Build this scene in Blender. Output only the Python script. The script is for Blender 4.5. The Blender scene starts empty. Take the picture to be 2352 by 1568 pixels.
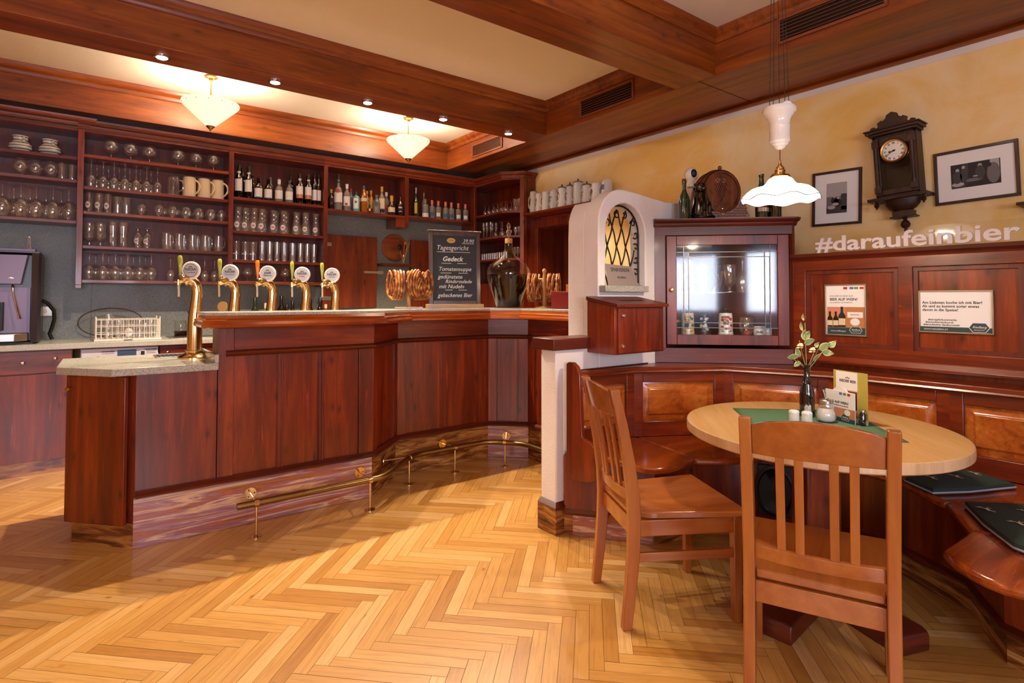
import bpy, bmesh, math, random
from mathutils import Vector, Matrix
D=bpy.data; SC=bpy.context.scene; COL=SC.collection
PI=math.pi; RD=math.radians; sin=math.sin; cos=math.cos
RNG=random.Random(11)
# ---------------------------------------------------------------- camera
yaw,pitch,roll=RD(37.130),RD(1.457),RD(0.057)
_f=Vector((sin(yaw),cos(yaw),0)); _r=Vector((cos(yaw),-sin(yaw),0)); _u=Vector((0,0,1))
_f2=_f*cos(pitch)+_u*sin(pitch); _u2=_u*cos(pitch)-_f*sin(pitch)
_r3=_r*cos(roll)+_u2*sin(roll); _u3=_u2*cos(roll)-_r*sin(roll)
cam=D.cameras.new('camera'); co=D.objects.new('camera',cam); COL.objects.link(co)
cam.sensor_width=36; cam.lens=36*1300.2/2352; cam.shift_y=-131.5/2352; cam.clip_start=.05
co.matrix_world=Matrix(((_r3.x,_u3.x,-_f2.x,0),(_r3.y,_u3.y,-_f2.y,0),(_r3.z,_u3.z,-_f2.z,1.32),(0,0,0,1)))
SC.camera=co
# ---------------------------------------------------------------- view, world, lights
vs=SC.view_settings; vs.view_transform='Standard'; vs.look='None'; vs.gamma=1; vs.use_curve_mapping=False; vs.exposure=0.1
cy=SC.cycles; cy.max_bounces=9; cy.diffuse_bounces=5; cy.glossy_bounces=4; cy.transmission_bounces=6; cy.transparent_max_bounces=24
cy.caustics_reflective=False; cy.caustics_refractive=False; cy.sample_clamp_indirect=6
w=D.worlds.new('world'); SC.world=w; w.use_nodes=True
w.node_tree.nodes['Background'].inputs[0].default_value=(.62,.74,1,1); w.node_tree.nodes['Background'].inputs[1].default_value=.9
WARM=(1,.66,.36); WARM2=(1,.80,.58); COOL=(.76,.81,1)
def lamp(name,kind,loc,power,col,rot=(0,0,0),**k):
    l=D.lights.new(name,kind); l.energy=power; l.color=col
    for a,b in k.items(): setattr(l,a,b)
    o=D.objects.new(name,l); COL.objects.link(o); o.location=loc; o.rotation_euler=rot; return o
# daylight through the two windows of the rear wall and the one on the left
for i,(x0,x1) in enumerate(((-1.4,.05),(.5,1.05))):
    lamp('window_daylight','AREA',((x0+x1)/2,-2.9,1.58),62*(x1-x0),COOL,(RD(-90),0,RD(180)),shape='RECTANGLE',size=x1-x0-.1,size_y=.9)
lamp('window_daylight','AREA',(-3.1,-1.55,1.6),40,COOL,(0,RD(-90),0),shape='RECTANGLE',size=1.4,size_y=1.5)
# five recessed spots in the beam above the bar
SPOTS=[(.379,4.24),(1.074,4.24),(1.773,4.24),(2.46,4.24),(3.165,4.24)]
for x,y in SPOTS: lamp('recessed_spot_light','SPOT',(x,y,2.862),150,WARM2,(0,0,0),spot_size=RD(112),spot_blend=.35,shadow_soft_size=.02)
# bowl lamps behind the bar (bulb inside the bowl, open to the ceiling)
BOWLS=[(.829,5.298),(2.658,5.293)]
for x,y in BOWLS: lamp('bowl_lamp_bulb','POINT',(x,y,2.985),58,WARM2,shadow_soft_size=.03)
# pendant over the table and, out of view, bowl lamps added for warm fill
PEND=(2.506,1.30)
lamp('pendant_bulb','POINT',(PEND[0],PEND[1],1.79),36,WARM2,shadow_soft_size=.035)
FILL_BOWLS=[(-.9,-.9),(1.4,-1.5),(-1.6,1.7),(.6,1.6)]
for x,y in FILL_BOWLS: lamp('added_fill_bulb','POINT',(x,y,2.985),60,WARM2,shadow_soft_size=.05)
# ---------------------------------------------------------------- colours and materials
def lin(c):
    if isinstance(c,str): c=[int(c[i:i+2],16)/255 for i in (0,2,4)]
    return tuple((x/12.92 if x<=.04045 else ((x+.055)/1.055)**2.4) for x in c)+(1,)
def newmat(name):
    m=D.materials.new(name); m.use_nodes=True; nt=m.node_tree; return m,nt,nt.nodes['Principled BSDF']
def N(nt,t,**k):
    n=nt.nodes.new(t)
    for a,b in k.items():
        if a[0]=='_': n.inputs[a[1:].replace('_',' ')].default_value=b
        else: setattr(n,a,b)
    return n
def ramp(nt,stops,fac):
    r=N(nt,'ShaderNodeValToRGB'); e=r.color_ramp.elements
    while len(e)<len(stops): e.new(.5)
    for i,(p,c) in enumerate(stops): e[i].position=p; e[i].color=c if len(c)==4 else lin(c)
    nt.links.new(fac,r.inputs[0]); return r.outputs[0]
def coords(nt,scale,rnd=True,kind='Object'):
    tc=N(nt,'ShaderNodeTexCoord'); src=tc.outputs[kind]
    if rnd:
        oi=N(nt,'ShaderNodeObjectInfo'); mu=N(nt,'ShaderNodeMath',operation='MULTIPLY'); mu.inputs[1].default_value=17.3
        nt.links.new(oi.outputs['Random'],mu.inputs[0]); ad=N(nt,'ShaderNodeVectorMath',operation='ADD')
        nt.links.new(src,ad.inputs[0]); nt.links.new(mu.outputs[0],ad.inputs[1]); src=ad.outputs[0]
    mp=N(nt,'ShaderNodeMapping'); mp.inputs['Scale'].default_value=scale; nt.links.new(src,mp.inputs[0]); return mp.outputs[0]
def plain(name,c,rough=.5,metal=0,**k):
    m,nt,b=newmat(name); b.inputs['Base Color'].default_value=lin(c); b.inputs['Roughness'].default_value=rough; b.inputs['Metallic'].default_value=metal
    for a,v in k.items(): b.inputs[a.replace('_',' ')].default_value=v
    return m
def mixc(nt,fac,a,b,mode='MIX'):
    m=N(nt,'ShaderNodeMix',data_type='RGBA',blend_type=mode)
    for s,v in ((0,fac),(6,a),(7,b)):
        if hasattr(v,'is_linked'): nt.links.new(v,m.inputs[s])
        else: m.inputs[s].default_value=v
    return m.outputs[2]
def wood(name,dark,mid,light,ax='Z',s=1,rough=.32,knots=0,coat=.25,fine=.5,bump=.15):
    m,nt,b=newmat(name); L=nt.links.new
    k={'Z':(9,9,.7),'X':(.7,9,9),'Y':(9,.7,9),'H':(.8,.8,10)}[ax]
    c=coords(nt,tuple(s*q for q in k))
    n=N(nt,'ShaderNodeTexNoise',_Scale=1,_Detail=6,_Roughness=.6,_Distortion=.8); L(c,n.inputs[0])
    col=ramp(nt,[(.28,dark),(.5,mid),(.74,light)],n.outputs[0])
    mp=N(nt,'ShaderNodeMapping'); mp.inputs['Scale'].default_value=(6,6,6); L(c,mp.inputs[0])
    n2=N(nt,'ShaderNodeTexNoise',_Scale=1,_Detail=3,_Roughness=.7); L(mp.outputs[0],n2.inputs[0])
    f=ramp(nt,[(.3,(1-fine*.55,)*3+(1,)),(.7,(1,1,1,1))],n2.outputs[0])
    col=mixc(nt,1.0,col,f,'MULTIPLY')
    if knots:
        kf_={'Z':(34,34,2.2),'X':(2.2,34,34),'Y':(34,2.2,34),'H':(3,3,34)}[ax]; c3=coords(nt,tuple(min(s,1.5)*q for q in kf_)); n3=N(nt,'ShaderNodeTexNoise',_Scale=1,_Detail=4,_Roughness=.7,_Distortion=.4); L(c3,n3.inputs[0])
        lf=ramp(nt,[(.60,(0,0,0,1)),(.72,(.55,.55,.55,1))],n3.outputs[0]); df_=ramp(nt,[(.26,(.55,.5,.48,1)),(.42,(1,1,1,1))],n3.outputs[0])
        q=lin(light); col=mixc(nt,lf,col,(min(1,q[0]*1.35),q[1]*1.3,q[2]*1.1,1)); col=mixc(nt,1.0,col,df_,'MULTIPLY')
    if knots:
        kk={'Z':(5.5,5.5,2.6),'X':(2.6,5.5,5.5),'Y':(5.5,2.6,5.5),'H':(2.6,2.6,6)}[ax]
        c2=coords(nt,tuple(q*min(s,1.6) for q in kk)); v=N(nt,'ShaderNodeTexVoronoi',_Scale=1.9); L(c2,v.inputs[0])
        nz=N(nt,'ShaderNodeTexNoise',_Scale=4,_Detail=2); L(c2,nz.inputs[0])
        ma=N(nt,'ShaderNodeMath',operation='MULTIPLY_ADD'); ma.inputs[1].default_value=.16; L(nz.outputs[0],ma.inputs[0]); L(v.outputs['Distance'],ma.inputs[2])
        kf=ramp(nt,[(.12,(1,1,1,1)),(.20+.03*knots,(.3,.3,.3,1)),(.34,(0,0,0,1))],ma.outputs[0])
        kd=tuple(q*.28 for q in lin(dark)[:3])+(1,)
        mu=N(nt,'ShaderNodeMath',operation='MULTIPLY'); mu.inputs[1].default_value=min(1,knots); L(kf,mu.inputs[0])
        col=mixc(nt,mu.outputs[0],col,kd)
    L(col,b.inputs['Base Color']); b.inputs['Roughness'].default_value=rough
    b.inputs['Coat Weight'].default_value=coat; b.inputs['Coat Roughness'].default_value=.12
    bp=N(nt,'ShaderNodeBump'); bp.inputs['Strength'].default_value=bump; bp.inputs['Distance'].default_value=.002; L(n2.outputs[0],bp.inputs['Height']); L(bp.outputs[0],b.inputs['Normal'])
    return m
def speckle(name,a,b_,c_,scale=260,rough=.25):
    m,nt,b=newmat(name); L=nt.links.new; co_=coords(nt,(1,1,1),False)
    n=N(nt,'ShaderNodeTexNoise',_Scale=scale,_Detail=2,_Roughness=.8); L(co_,n.inputs[0])
    n2=N(nt,'ShaderNodeTexNoise',_Scale=3,_Detail=2); L(co_,n2.inputs[0])
    col=ramp(nt,[(.36,c_),(.44,a),(.6,b_)],n.outputs[0]); sh=ramp(nt,[(.3,(.86,.86,.86,1)),(.7,(1,1,1,1))],n2.outputs[0])
    L(mixc(nt,1.0,col,sh,'MULTIPLY'),b.inputs['Base Color']); b.inputs['Roughness'].default_value=rough; return m
def streaks(name,stops,rot,scale,rough=.18):
    m,nt,b=newmat(name); L=nt.links.new; tc=N(nt,'ShaderNodeTexCoord'); mp=N(nt,'ShaderNodeMapping')
    mp.inputs['Rotation'].default_value=rot; mp.inputs['Scale'].default_value=scale; L(tc.outputs['Object'],mp.inputs[0])
    n=N(nt,'ShaderNodeTexNoise',_Scale=1,_Detail=7,_Roughness=.62,_Distortion=1.2); L(mp.outputs[0],n.inputs[0])
    L(ramp(nt,stops,n.outputs[0]),b.inputs['Base Color']); b.inputs['Roughness'].default_value=rough; return m
def blotch(name,a,b_,scale=1.4,rough=.85,bump=.25,bs=90):
    m,nt,b=newmat(name); L=nt.links.new; c=coords(nt,(1,1,1),False)
    n=N(nt,'ShaderNodeTexNoise',_Scale=scale,_Detail=6,_Roughness=.62,_Distortion=.5); L(c,n.inputs[0])
    L(ramp(nt,[(.36,a),(.66,b_)],n.outputs[0]),b.inputs['Base Color']); b.inputs['Roughness'].default_value=rough
    n2=N(nt,'ShaderNodeTexNoise',_Scale=bs,_Detail=3); L(c,n2.inputs[0]); bp=N(nt,'ShaderNodeBump'); bp.inputs['Strength'].default_value=bump; bp.inputs['Distance'].default_value=.004
    L(n2.outputs[0],bp.inputs['Height']); L(bp.outputs[0],b.inputs['Normal']); return m
def thinglass(name,tint=(1,1,1),k=.9,base=.13,rough=.05,film=.03):
    m,nt,b=newmat(name); L=nt.links.new; nt.nodes.remove(b); out=nt.nodes['Material Output']
    t=N(nt,'ShaderNodeBsdfTransparent'); t.inputs[0].default_value=tuple(tint)+(1,); g=N(nt,'ShaderNodeBsdfGlossy'); g.inputs['Roughness'].default_value=rough; g.inputs[0].default_value=(1,1,1,1)
    lw=N(nt,'ShaderNodeLayerWeight'); lw.inputs[0].default_value=.35
    pw=N(nt,'ShaderNodeMath',operation='POWER'); pw.inputs[1].default_value=2.2; L(lw.outputs['Facing'],pw.inputs[0])
    ma=N(nt,'ShaderNodeMath',operation='MULTIPLY_ADD'); ma.inputs[1].default_value=k; ma.inputs[2].default_value=base; ma.use_clamp=True; L(pw.outputs[0],ma.inputs[0])
    mx=N(nt,'ShaderNodeMixShader'); L(ma.outputs[0],mx.inputs[0]); L(t.outputs[0],mx.inputs[1]); L(g.outputs[0],mx.inputs[2]); 
    df=N(nt,'ShaderNodeBsdfDiffuse'); df.inputs[0].default_value=(.9,.88,.84,1); m2=N(nt,'ShaderNodeMixShader'); m2.inputs[0].default_value=film; L(mx.outputs[0],m2.inputs[1]); L(df.outputs[0],m2.inputs[2]); L(m2.outputs[0],out.inputs[0]); return m
def emis(name,c,st,base=None):
    m=plain(name,base or c,.4); b=m.node_tree.nodes['Principled BSDF']; b.inputs['Emission Color'].default_value=lin(c); b.inputs['Emission Strength'].default_value=st; return m
M={}
RED=('441306','702409','983e12')
M['pz']=wood('stained_pine_upright_grain',*RED,'Z',knots=.8)
M['px']=wood('stained_pine_long_grain',*RED,'X',knots=.5)
M['py']=wood('stained_pine_cross_grain',*RED,'Y',knots=.5)
M['ph']=wood('stained_pine_rail_grain','441306','702409','963c12','H',knots=.4)
M['pdz']=wood('dark_stained_pine','3e1006','661f08','822e0e','Z',knots=.5,rough=.42,coat=.08)
M['pdh']=wood('dark_stained_pine_rail','360e06','5c1c08','762a0e','H',knots=.2,rough=.42,coat=.08)
M['nose']=wood('polished_pine_edge','7a2c0a','a44a14','c06a28','H',rough=.16,coat=.7)
M['bx']=wood('ceiling_beam_pine','562404','883e0a','a65a16','X',knots=.6,rough=.4,coat=.1)
M['by']=wood('ceiling_beam_pine_cross','562404','883e0a','a65a16','Y',knots=.6,rough=.4,coat=.1)
M['seat']=wood('bench_seat_pine','6e2408','98400f','b85c1e','X',rough=.2,knots=.4,coat=.6)
M['panel']=wood('bench_panel_pine','8a3a10','b25a1c','cc7a30','X',rough=.25,knots=.5,coat=.5)
M['ch']=wood('cherry_chair_wood','8e4a1c','a65e26','b87234','Z',s=.8,rough=.28,fine=.25,coat=.4)
M['chx']=wood('cherry_chair_wood_flat','8e4a1c','a65e26','b87234','X',s=.8,rough=.25,fine=.25,coat=.5)
M['birch']=wood('pale_table_wood','e0ae64','ecbe78','f4ce90','X',s=.7,rough=.25,fine=.15,coat=.5)
M['birche']=wood('pale_table_edge','d0a874','e0bc8c','eacca4','Z',s=1.2,rough=.35,fine=.3,coat=.3)
M['dk']=wood('dark_walnut','1e0c06','331609','4a2412','Z',s=2,rough=.5,coat=.05)
M['dkh']=wood('dark_walnut_rail','1e0c06','331609','4a2412','H',s=2,rough=.5,coat=.05)
M['granite']=speckle('grey_granite','a6a49a','c2bfb2','5c5c5a')
M['splash']=speckle('grey_stone_splashback','6f7472','858885','3f4444',200,.4)
M['marble']=streaks('mauve_streaked_marble',[(.28,'5a3028'),(.39,'b4683c'),(.46,'8e5c64'),(.52,'ac8080'),(.57,'deba90'),(.64,'ac7064'),(.74,'c46c2c')],(0,RD(-8),0),(1.5,3,24))
M['marblen']=streaks('rust_streaked_marble',[(.3,'2e1a10'),(.45,'6e3c1c'),(.55,'a06a34'),(.7,'c89858')],(0,RD(35),0),(3,3,22))
M['yellow']=blotch('sponged_ochre_plaster','eabc66','f0dab0',1.6)
M['white']=blotch('white_plaster','e0d8d4','ece6e2',2,.9,.5)
M['ceil']=blotch('cream_ceiling_plaster','e6dccf','ece4d8',.8,.9,.3,120)
M['strip']=plain('pale_cove_paint','e0d4cc',.8)
M['brass']=plain('polished_brass','dcbc84',.13,1)
M['brassd']=plain('aged_brass','967a4c',.3,1)
M['gold']=plain('gilt_metal','c89a50',.3,1)
M['steel']=plain('brushed_steel','b8b4b0',.3,1)
M['chrome']=plain('chrome','dcdcdc',.1,1)
M['black']=plain('black_metal','100f0e',.4,.3)
M['blackp']=plain('black_plastic','0c0c0e',.5)
M['iron']=plain('wrought_iron','1c1814',.45,.5)
M['cream']=plain('cream_stoneware','dcc8a4',.25,0,Coat_Weight=.5)
M['stein']=plain('grey_salt_glaze','c4c0bc',.25,0,Coat_Weight=.4)
M['steinw']=plain('white_stoneware','dcd8d0',.22,0,Coat_Weight=.5)
M['pewter']=plain('pewter','5a5650',.35,.9)
M['porc']=plain('white_porcelain','f0ece4',.12,0,Coat_Weight=.6)
M['paper']=plain('white_paper','ece8e6',.7)
M['ink']=plain('black_ink','181818',.7)
M['glass']=thinglass('clear_glass',(.97,.965,.96))
M['glassd']=thinglass('smoky_clear_glass',(.93,.92,.9),.8,.04,.04,0)
M['pane']=thinglass('window_pane_glass',(.97,.98,.98),.25,.024,.06,0)
M['bgreen']=plain('green_bottle_glass','16301a',.06,0,Coat_Weight=1)
M['bdark']=plain('dark_bottle_glass','0e0b08',.06,0,Coat_Weight=1)
M['bbrown']=plain('brown_bottle_glass','2a1408',.06,0,Coat_Weight=1)
# ---------------------------------------------------------------- mesh helpers
class MB:
    def __init__(s): s.v=[]; s.f=[]; s.m=[]; s.uv=None
    def add(s,vs,fs,mi=0,T=None):
        o=len(s.v); s.v+= [tuple(T@Vector(v)) for v in vs] if T is not None else [tuple(v) for v in vs]
        s.f+=[tuple(i+o for i in f) for f in fs]; s.m+=[mi]*len(fs); return s
    def box(s,x0,y0,z0,x1,y1,z1,mi=0,T=None):
        v=[(x,y,z) for z in (z0,z1) for y in (y0,y1) for x in (x0,x1)]
        return s.add(v,[(0,2,3,1),(4,5,7,6),(0,1,5,4),(2,6,7,3),(0,4,6,2),(1,3,7,5)],mi,T)
    def prism(s,poly,z0,z1,mi=0,T=None):   # poly ccw in xy
        n=len(poly); v=[(x,y,z0) for x,y in poly]+[(x,y,z1) for x,y in poly]
        return s.add(v,[tuple(range(n-1,-1,-1)),tuple(range(n,2*n))]+[(i,(i+1)%n,n+(i+1)%n,n+i) for i in range(n)],mi,T)
    def lathe(s,prof,n=20,mi=0,T=None,closed=False):
        v=[];f=[];m=len(prof)
        for r,z in prof:
            for k in range(n): a=2*PI*k/n; v.append((max(r,0)*cos(a),max(r,0)*sin(a),z))
        for i in range(m-1 if not closed else m):
            j=(i+1)%m
            for k in range(n): f.append((i*n+k,i*n+(k+1)%n,j*n+(k+1)%n,j*n+k))
        if not closed:
            if prof[0][0]>1e-5: f.append(tuple(range(n-1,-1,-1)))
            if prof[-1][0]>1e-5: f.append(tuple((m-1)*n+k for k in range(n)))
        return s.add(v,f,mi,T)
    def shell(s,prof,n=20,mi=0,T=None):    # open surface of revolution
        v=[];f=[];m=len(prof)
        for r,z in prof:
            for k in range(n): a=2*PI*k/n; v.append((max(r,.0002)*cos(a),max(r,.0002)*sin(a),z))
        for i in range(m-1):
            for k in range(n): f.append((i*n+k,i*n+(k+1)%n,(i+1)*n+(k+1)%n,(i+1)*n+k))
        return s.add(v,f,mi,T)
    def tube(s,pts,r,n=8,mi=0,T=None,cap=True,closed=False):
        P=[Vector(p) for p in pts]; m=len(P); rr=r if isinstance(r,(list,tuple)) else [r]*m
        v=[];f=[]; t0=(P[1]-P[0]).normalized(); up=Vector((0,0,1)) if abs(t0.z)<.9 else Vector((1,0,0)); a=t0.cross(up).normalized()
        for i,p in enumerate(P):
            if closed: t=(P[(i+1)%m]-P[i-1]).normalized()
            else: t=((P[min(i+1,m-1)]-P[max(i-1,0)])).normalized()
            a=(a-t*a.dot(t)).normalized(); b=t.cross(a)
            for k in range(n): q=2*PI*k/n; v.append(p+(a*cos(q)+b*sin(q))*rr[i])
        for i in range(m if closed else m-1):
            j=(i+1)%m
            for k in range(n): f.append((i*n+k,i*n+(k+1)%n,j*n+(k+1)%n,j*n+k))
        if cap and not closed: f.append(tuple(range(n-1,-1,-1))); f.append(tuple((m-1)*n+k for k in range(n)))
        return s.add(v,f,mi,T)
    def sweep(s,prof,path,mi=0,T=None,closed=False):   # prof: (outward to the right of travel, z); path: xy with mitres
        P=[Vector(p) for p in path]; m=len(P); n=len(prof); v=[];f=[]
        for i,p in enumerate(P):
            a=(P[i]-P[i-1]).normalized() if (i>0 or closed) else None; b=(P[(i+1)%m]-P[i]).normalized() if (i<m-1 or closed) else None
            a=a or b; b=b or a; na=Vector((a.y,-a.x)); nb=Vector((b.y,-b.x)); q=(na+nb); q=q/ (1+na.dot(nb))
            for o,z in prof: v.append((p.x+q.x*o,p.y+q.y*o,z))
        for i in range(m if closed else m-1):
            j=(i+1)%m
            for k in range(n): f.append((i*n+k,i*n+(k+1)%n,j*n+(k+1)%n,j*n+k))
        if not closed: f.append(tuple(range(n-1,-1,-1))); f.append(tuple((m-1)*n+k for k in range(n)))
        return s.add(v,f,mi,T)
    def ball(s,c,r,n=12,mi=0,T=None,sz=(1,1,1)):
        h=n//2+1; pr=[(r*sin(PI*i/h),-r*cos(PI*i/h)) for i in range(h+1)]; o=len(s.v)
        TT=Matrix.Translation(c)@Matrix.Diagonal((*sz,1)); s.lathe([(max(a,.0001),b) for a,b in pr],n,mi,(T@TT) if T is not None else TT); return s
    def disc(s,c,r,n=20,mi=0,T=None): return s.add([(c[0]+r*cos(2*PI*k/n),c[1]+r*sin(2*PI*k/n),c[2]) for k in range(n)],[tuple(range(n))],mi,T)
def tr(x,y,z,rz=0,rx=0,ry=0): return Matrix.Translation((x,y,z))@Matrix.Rotation(rz,4,'Z')@Matrix.Rotation(ry,4,'Y')@Matrix.Rotation(rx,4,'X')
def props(o,label=None,cat=None,group=None,kind=None):
    for k,v in (('label',label),('category',cat),('group',group),('kind',kind)):
        if v: o[k]=v
    return o
def thing(name,label,cat,loc=(0,0,0),rz=0,group=None,kind=None):
    o=D.objects.new(name,None); o.empty_display_size=.05; COL.objects.link(o); o.location=loc; o.rotation_euler=(0,0,rz); return props(o,label,cat,group,kind)
def build(name,mb,mats,parent=None,label=None,cat=None,group=None,kind=None,bev=0,local=False,sharp=35,loc=None,rz=0):
    mats=mats if isinstance(mats,(list,tuple)) else [mats]
    me=D.meshes.new(name); vs_=mb.v
    if parent is None and not local:
        xs=[v[0] for v in vs_]; ys=[v[1] for v in vs_]; zs=[v[2] for v in vs_]
        org=Vector(((min(xs)+max(xs))/2,(min(ys)+max(ys))/2,min(zs)))
    elif not local:
        p=parent; org=Vector((0,0,0))
        while p: org=org+p.location; p=p.parent
    else: org=Vector((0,0,0))
    me.from_pydata([(v[0]-org.x,v[1]-org.y,v[2]-org.z) for v in vs_],[],mb.f)
    for m in mats: me.materials.append(M[m] if isinstance(m,str) else m)
    me.polygons.foreach_set('material_index',mb.m); me.polygons.foreach_set('use_smooth',[True]*len(mb.f)); me.update(); me.validate()
    me.set_sharp_from_angle(angle=RD(sharp))
    o=D.objects.new(name,me); COL.objects.link(o)
    if parent: o.parent=parent
    elif not local: o.location=org
    if loc is not None: o.location=loc
    if rz: o.rotation_euler=(0,0,rz)
    if bev: b=o.modifiers.new('bevel','BEVEL'); b.width=bev; b.segments=2; b.limit_method='ANGLE'; b.angle_limit=RD(40)
    return props(o,label,cat,group,kind)
def dup(root,loc,rz=None,label=None,group=None):
    r=root.copy(); COL.objects.link(r); r.location=loc
    if rz is not None: r.rotation_euler=(0,0,rz)
    if label: r['label']=label
    if group: r['group']=group
    for ch in list(root.children):
        c=ch.copy(); COL.objects.link(c); c.parent=r
        for g in ch.children: d=g.copy(); COL.objects.link(d); d.parent=c
    return r
_tx={}
def text(s,size,depth=.0008,align='CENTER',bold=False,italic=0,sx=1):
    k=(s,size,depth,align,bold,italic,sx)
    if k in _tx: return _tx[k]
    cu=D.curves.new('t','FONT'); cu.body=s; cu.size=size; cu.extrude=depth; cu.align_x=align; cu.align_y='CENTER'; cu.shear=italic; cu.resolution_u=3
    if bold: cu.offset=size*.02
    ob=D.objects.new('t',cu); COL.objects.link(ob); dg=bpy.context.evaluated_depsgraph_get(); me=D.meshes.new_from_object(ob.evaluated_get(dg))
    vs_=[(v.co.x*sx,v.co.y,v.co.z) for v in me.vertices]; fs=[tuple(p.vertices) for p in me.polygons]
    D.objects.remove(ob); D.curves.remove(cu); D.meshes.remove(me); _tx[k]=(vs_,fs); return _tx[k]
def addtext(mb,s,size,T,mi=0,**k):
    v,f=text(s,size,**k); mb.add(v,f,mi,T); return mb
def face(px,py,pz,ang): # frame of a vertical surface whose outward normal points to angle ang: local x to the reader's right, local y up, local z outward
    n=Vector((cos(ang),sin(ang),0)); x=Vector((-sin(ang),cos(ang),0)); y=Vector((0,0,1))
    return Matrix(((x.x,y.x,n.x,px),(x.y,y.y,n.y,py),(x.z,y.z,n.z,pz),(0,0,0,1)))
# ================================================================ the room
XL,YR,XR,YB,ZC=-3.2,-3.0,4.22,6.17,3.19
def floor():   # herringbone parquet, every stave a quad with its own grain offset
    Wd,n=.0546,8; L=Wd*n; q=math.sqrt(.5); mb=MB(); mb.box(XL-.1,YR-.1,-.06,XR+1.2,YB+.1,-.002,1)
    ox,oy=.878,2.356; base=len(mb.v); uvs=[]; rnds=[]
    def P(u,v): u-=n*Wd; return (ox+(u+v)*q, oy+(-u+v)*q)
    rg=random.Random(5); g=.0007
    for b in range(-190,190):
        for k in range(-14,15):
            for typ in (0,1):
                if typ==0: a=b+2*n*k; u0,u1,v0,v1=a*Wd,(a+n)*Wd,b*Wd,(b+1)*Wd
                else: a=b; s=a-2*n+1+2*n*k; u0,u1,v0,v1=a*Wd,(a+1)*Wd,s*Wd,(s+n)*Wd
                cx,cy_=P((u0+u1)/2,(v0+v1)/2)
                if not(XL-.3<cx<XR+1 and YR-.3<cy_<YB+.2): continue
                c=[P(u0+g,v0+g),P(u1-g,v0+g),P(u1-g,v1-g),P(u0+g,v1-g)]; z=rg.uniform(0,.0004)-.0004
                mb.add([(x,y,z) for x,y in c],[(3,2,1,0)] if False else [(0,1,2,3)]); r=rg.random()
                ou,ov=rg.uniform(0,60),rg.uniform(0,60); 
                uv=[(ou,ov),(ou+L,ov),(ou+L,ov+Wd),(ou,ov+Wd)] if typ==0 else [(ou,ov),(ou,ov+Wd),(ou+L,ov+Wd),(ou+L,ov)]
                uvs.append(uv); rnds.append(r)
    m,nt,b=newmat('herringbone_oak_stave'); Lk=nt.links.new
    uvn=N(nt,'ShaderNodeUVMap'); uvn.uv_map='UVMap'; mp=N(nt,'ShaderNodeMapping'); mp.inputs['Scale'].default_value=(3.5,55,1); Lk(uvn.outputs[0],mp.inputs[0])
    ns=N(nt,'ShaderNodeTexNoise',_Scale=1,_Detail=6,_Roughness=.65,_Distortion=1.2); Lk(mp.outputs[0],ns.inputs[0])
    at=N(nt,'ShaderNodeAttribute'); at.attribute_name='stave_tone'
    tone=ramp(nt,[(0,'b27c38'),(.25,'c49048'),(.75,'ce9c54'),(1,'dab072')],at.outputs['Fac'])
    gr=ramp(nt,[(.3,(.76,.70,.62,1)),(.55,(1,1,1,1)),(.8,(.9,.86,.8,1))],ns.outputs[0])
    mp2=N(nt,'ShaderNodeMapping'); mp2.inputs['Scale'].default_value=(9,16,1); Lk(uvn.outputs[0],mp2.inputs[0]); vo=N(nt,'ShaderNodeTexVoronoi',_Scale=.5); Lk(mp2.outputs[0],vo.inputs[0])
    kn=ramp(nt,[(.0,(.42,.26,.14,1)),(.06,(.8,.68,.5,1)),(.1,(1,1,1,1))],vo.outputs['Distance'])
    Lk(mixc(nt,1.0,mixc(nt,1.0,tone,gr,'MULTIPLY'),kn,'MULTIPLY'),b.inputs['Base Color']); b.inputs['Roughness'].default_value=.3; b.inputs['Coat Weight'].default_value=.35; b.inputs['Coat Roughness'].default_value=.22
    M['floor']=m; M['gap']=plain('parquet_joint','5c3a1a',.8)
    mb.m=[1]*6+[0]*len(uvs)
    # shift manually because the uv layer must follow
    o=build('floor',mb,['floor','gap'],kind='structure'); me=o.data
    ul=me.uv_layers.new(name='UVMap'); at=me.attributes.new('stave_tone','FLOAT','FACE')
    li=0
    for i,p in enumerate(me.polygons):
        if i<6: continue
        for j,l in enumerate(p.loop_indices): ul.data[l].uv=uvs[i-6][j]
        at.data[i].value=rnds[i-6]
floor()
S_='structure'
def st(name,mb,m,**k): return build(name,mb,m,kind=S_,**k)
st('ceiling',MB().box(XL-.1,YR-.1,ZC,XR+.1,YB+.1,ZC+.1),'ceil')
# yellow right wall with the door opening towards the kitchen
DY0,DY1,DZ=4.20,5.05,2.14
mb=MB(); mb.box(XR,YR,0,XR+.3,DY0,ZC); mb.box(XR,DY1,0,XR+.3,YB+.1,ZC); mb.box(XR,DY0,DZ,XR+.3,DY1,ZC); st('wall_right',mb,'yellow')
st('trim_1',MB().box(XR-.004,YR,2.80,XR,YB,2.86),'strip')
mb=MB(); mb.box(XL-.1,YB,0,XR+.3,YB+.1,ZC); st('wall_back',mb,'yellow')
mb=MB(); mb.box(XL-.1,YR,0,XL,-2.25,ZC); mb.box(XL-.1,-.85,0,XL,YB,ZC); mb.box(XL-.1,-2.25,0,XL,-.85,.85); mb.box(XL-.1,-2.25,2.35,XL,-.85,ZC); st('wall_left',mb,'yellow')
mb=MB(); xs=(XL-.1,-1.4,.05,.5,1.05,XR+.3)
for a,b in ((0,1),(2,3),(4,5)): mb.box(xs[a],YR-.1,0,xs[b],YR,ZC)
for a in (1,3): mb.box(xs[a],YR-.1,0,xs[a+1],YR,.8); mb.box(xs[a],YR-.1,2.3,xs[a+1],YR,ZC)
st('wall_rear',mb,'yellow')
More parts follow.
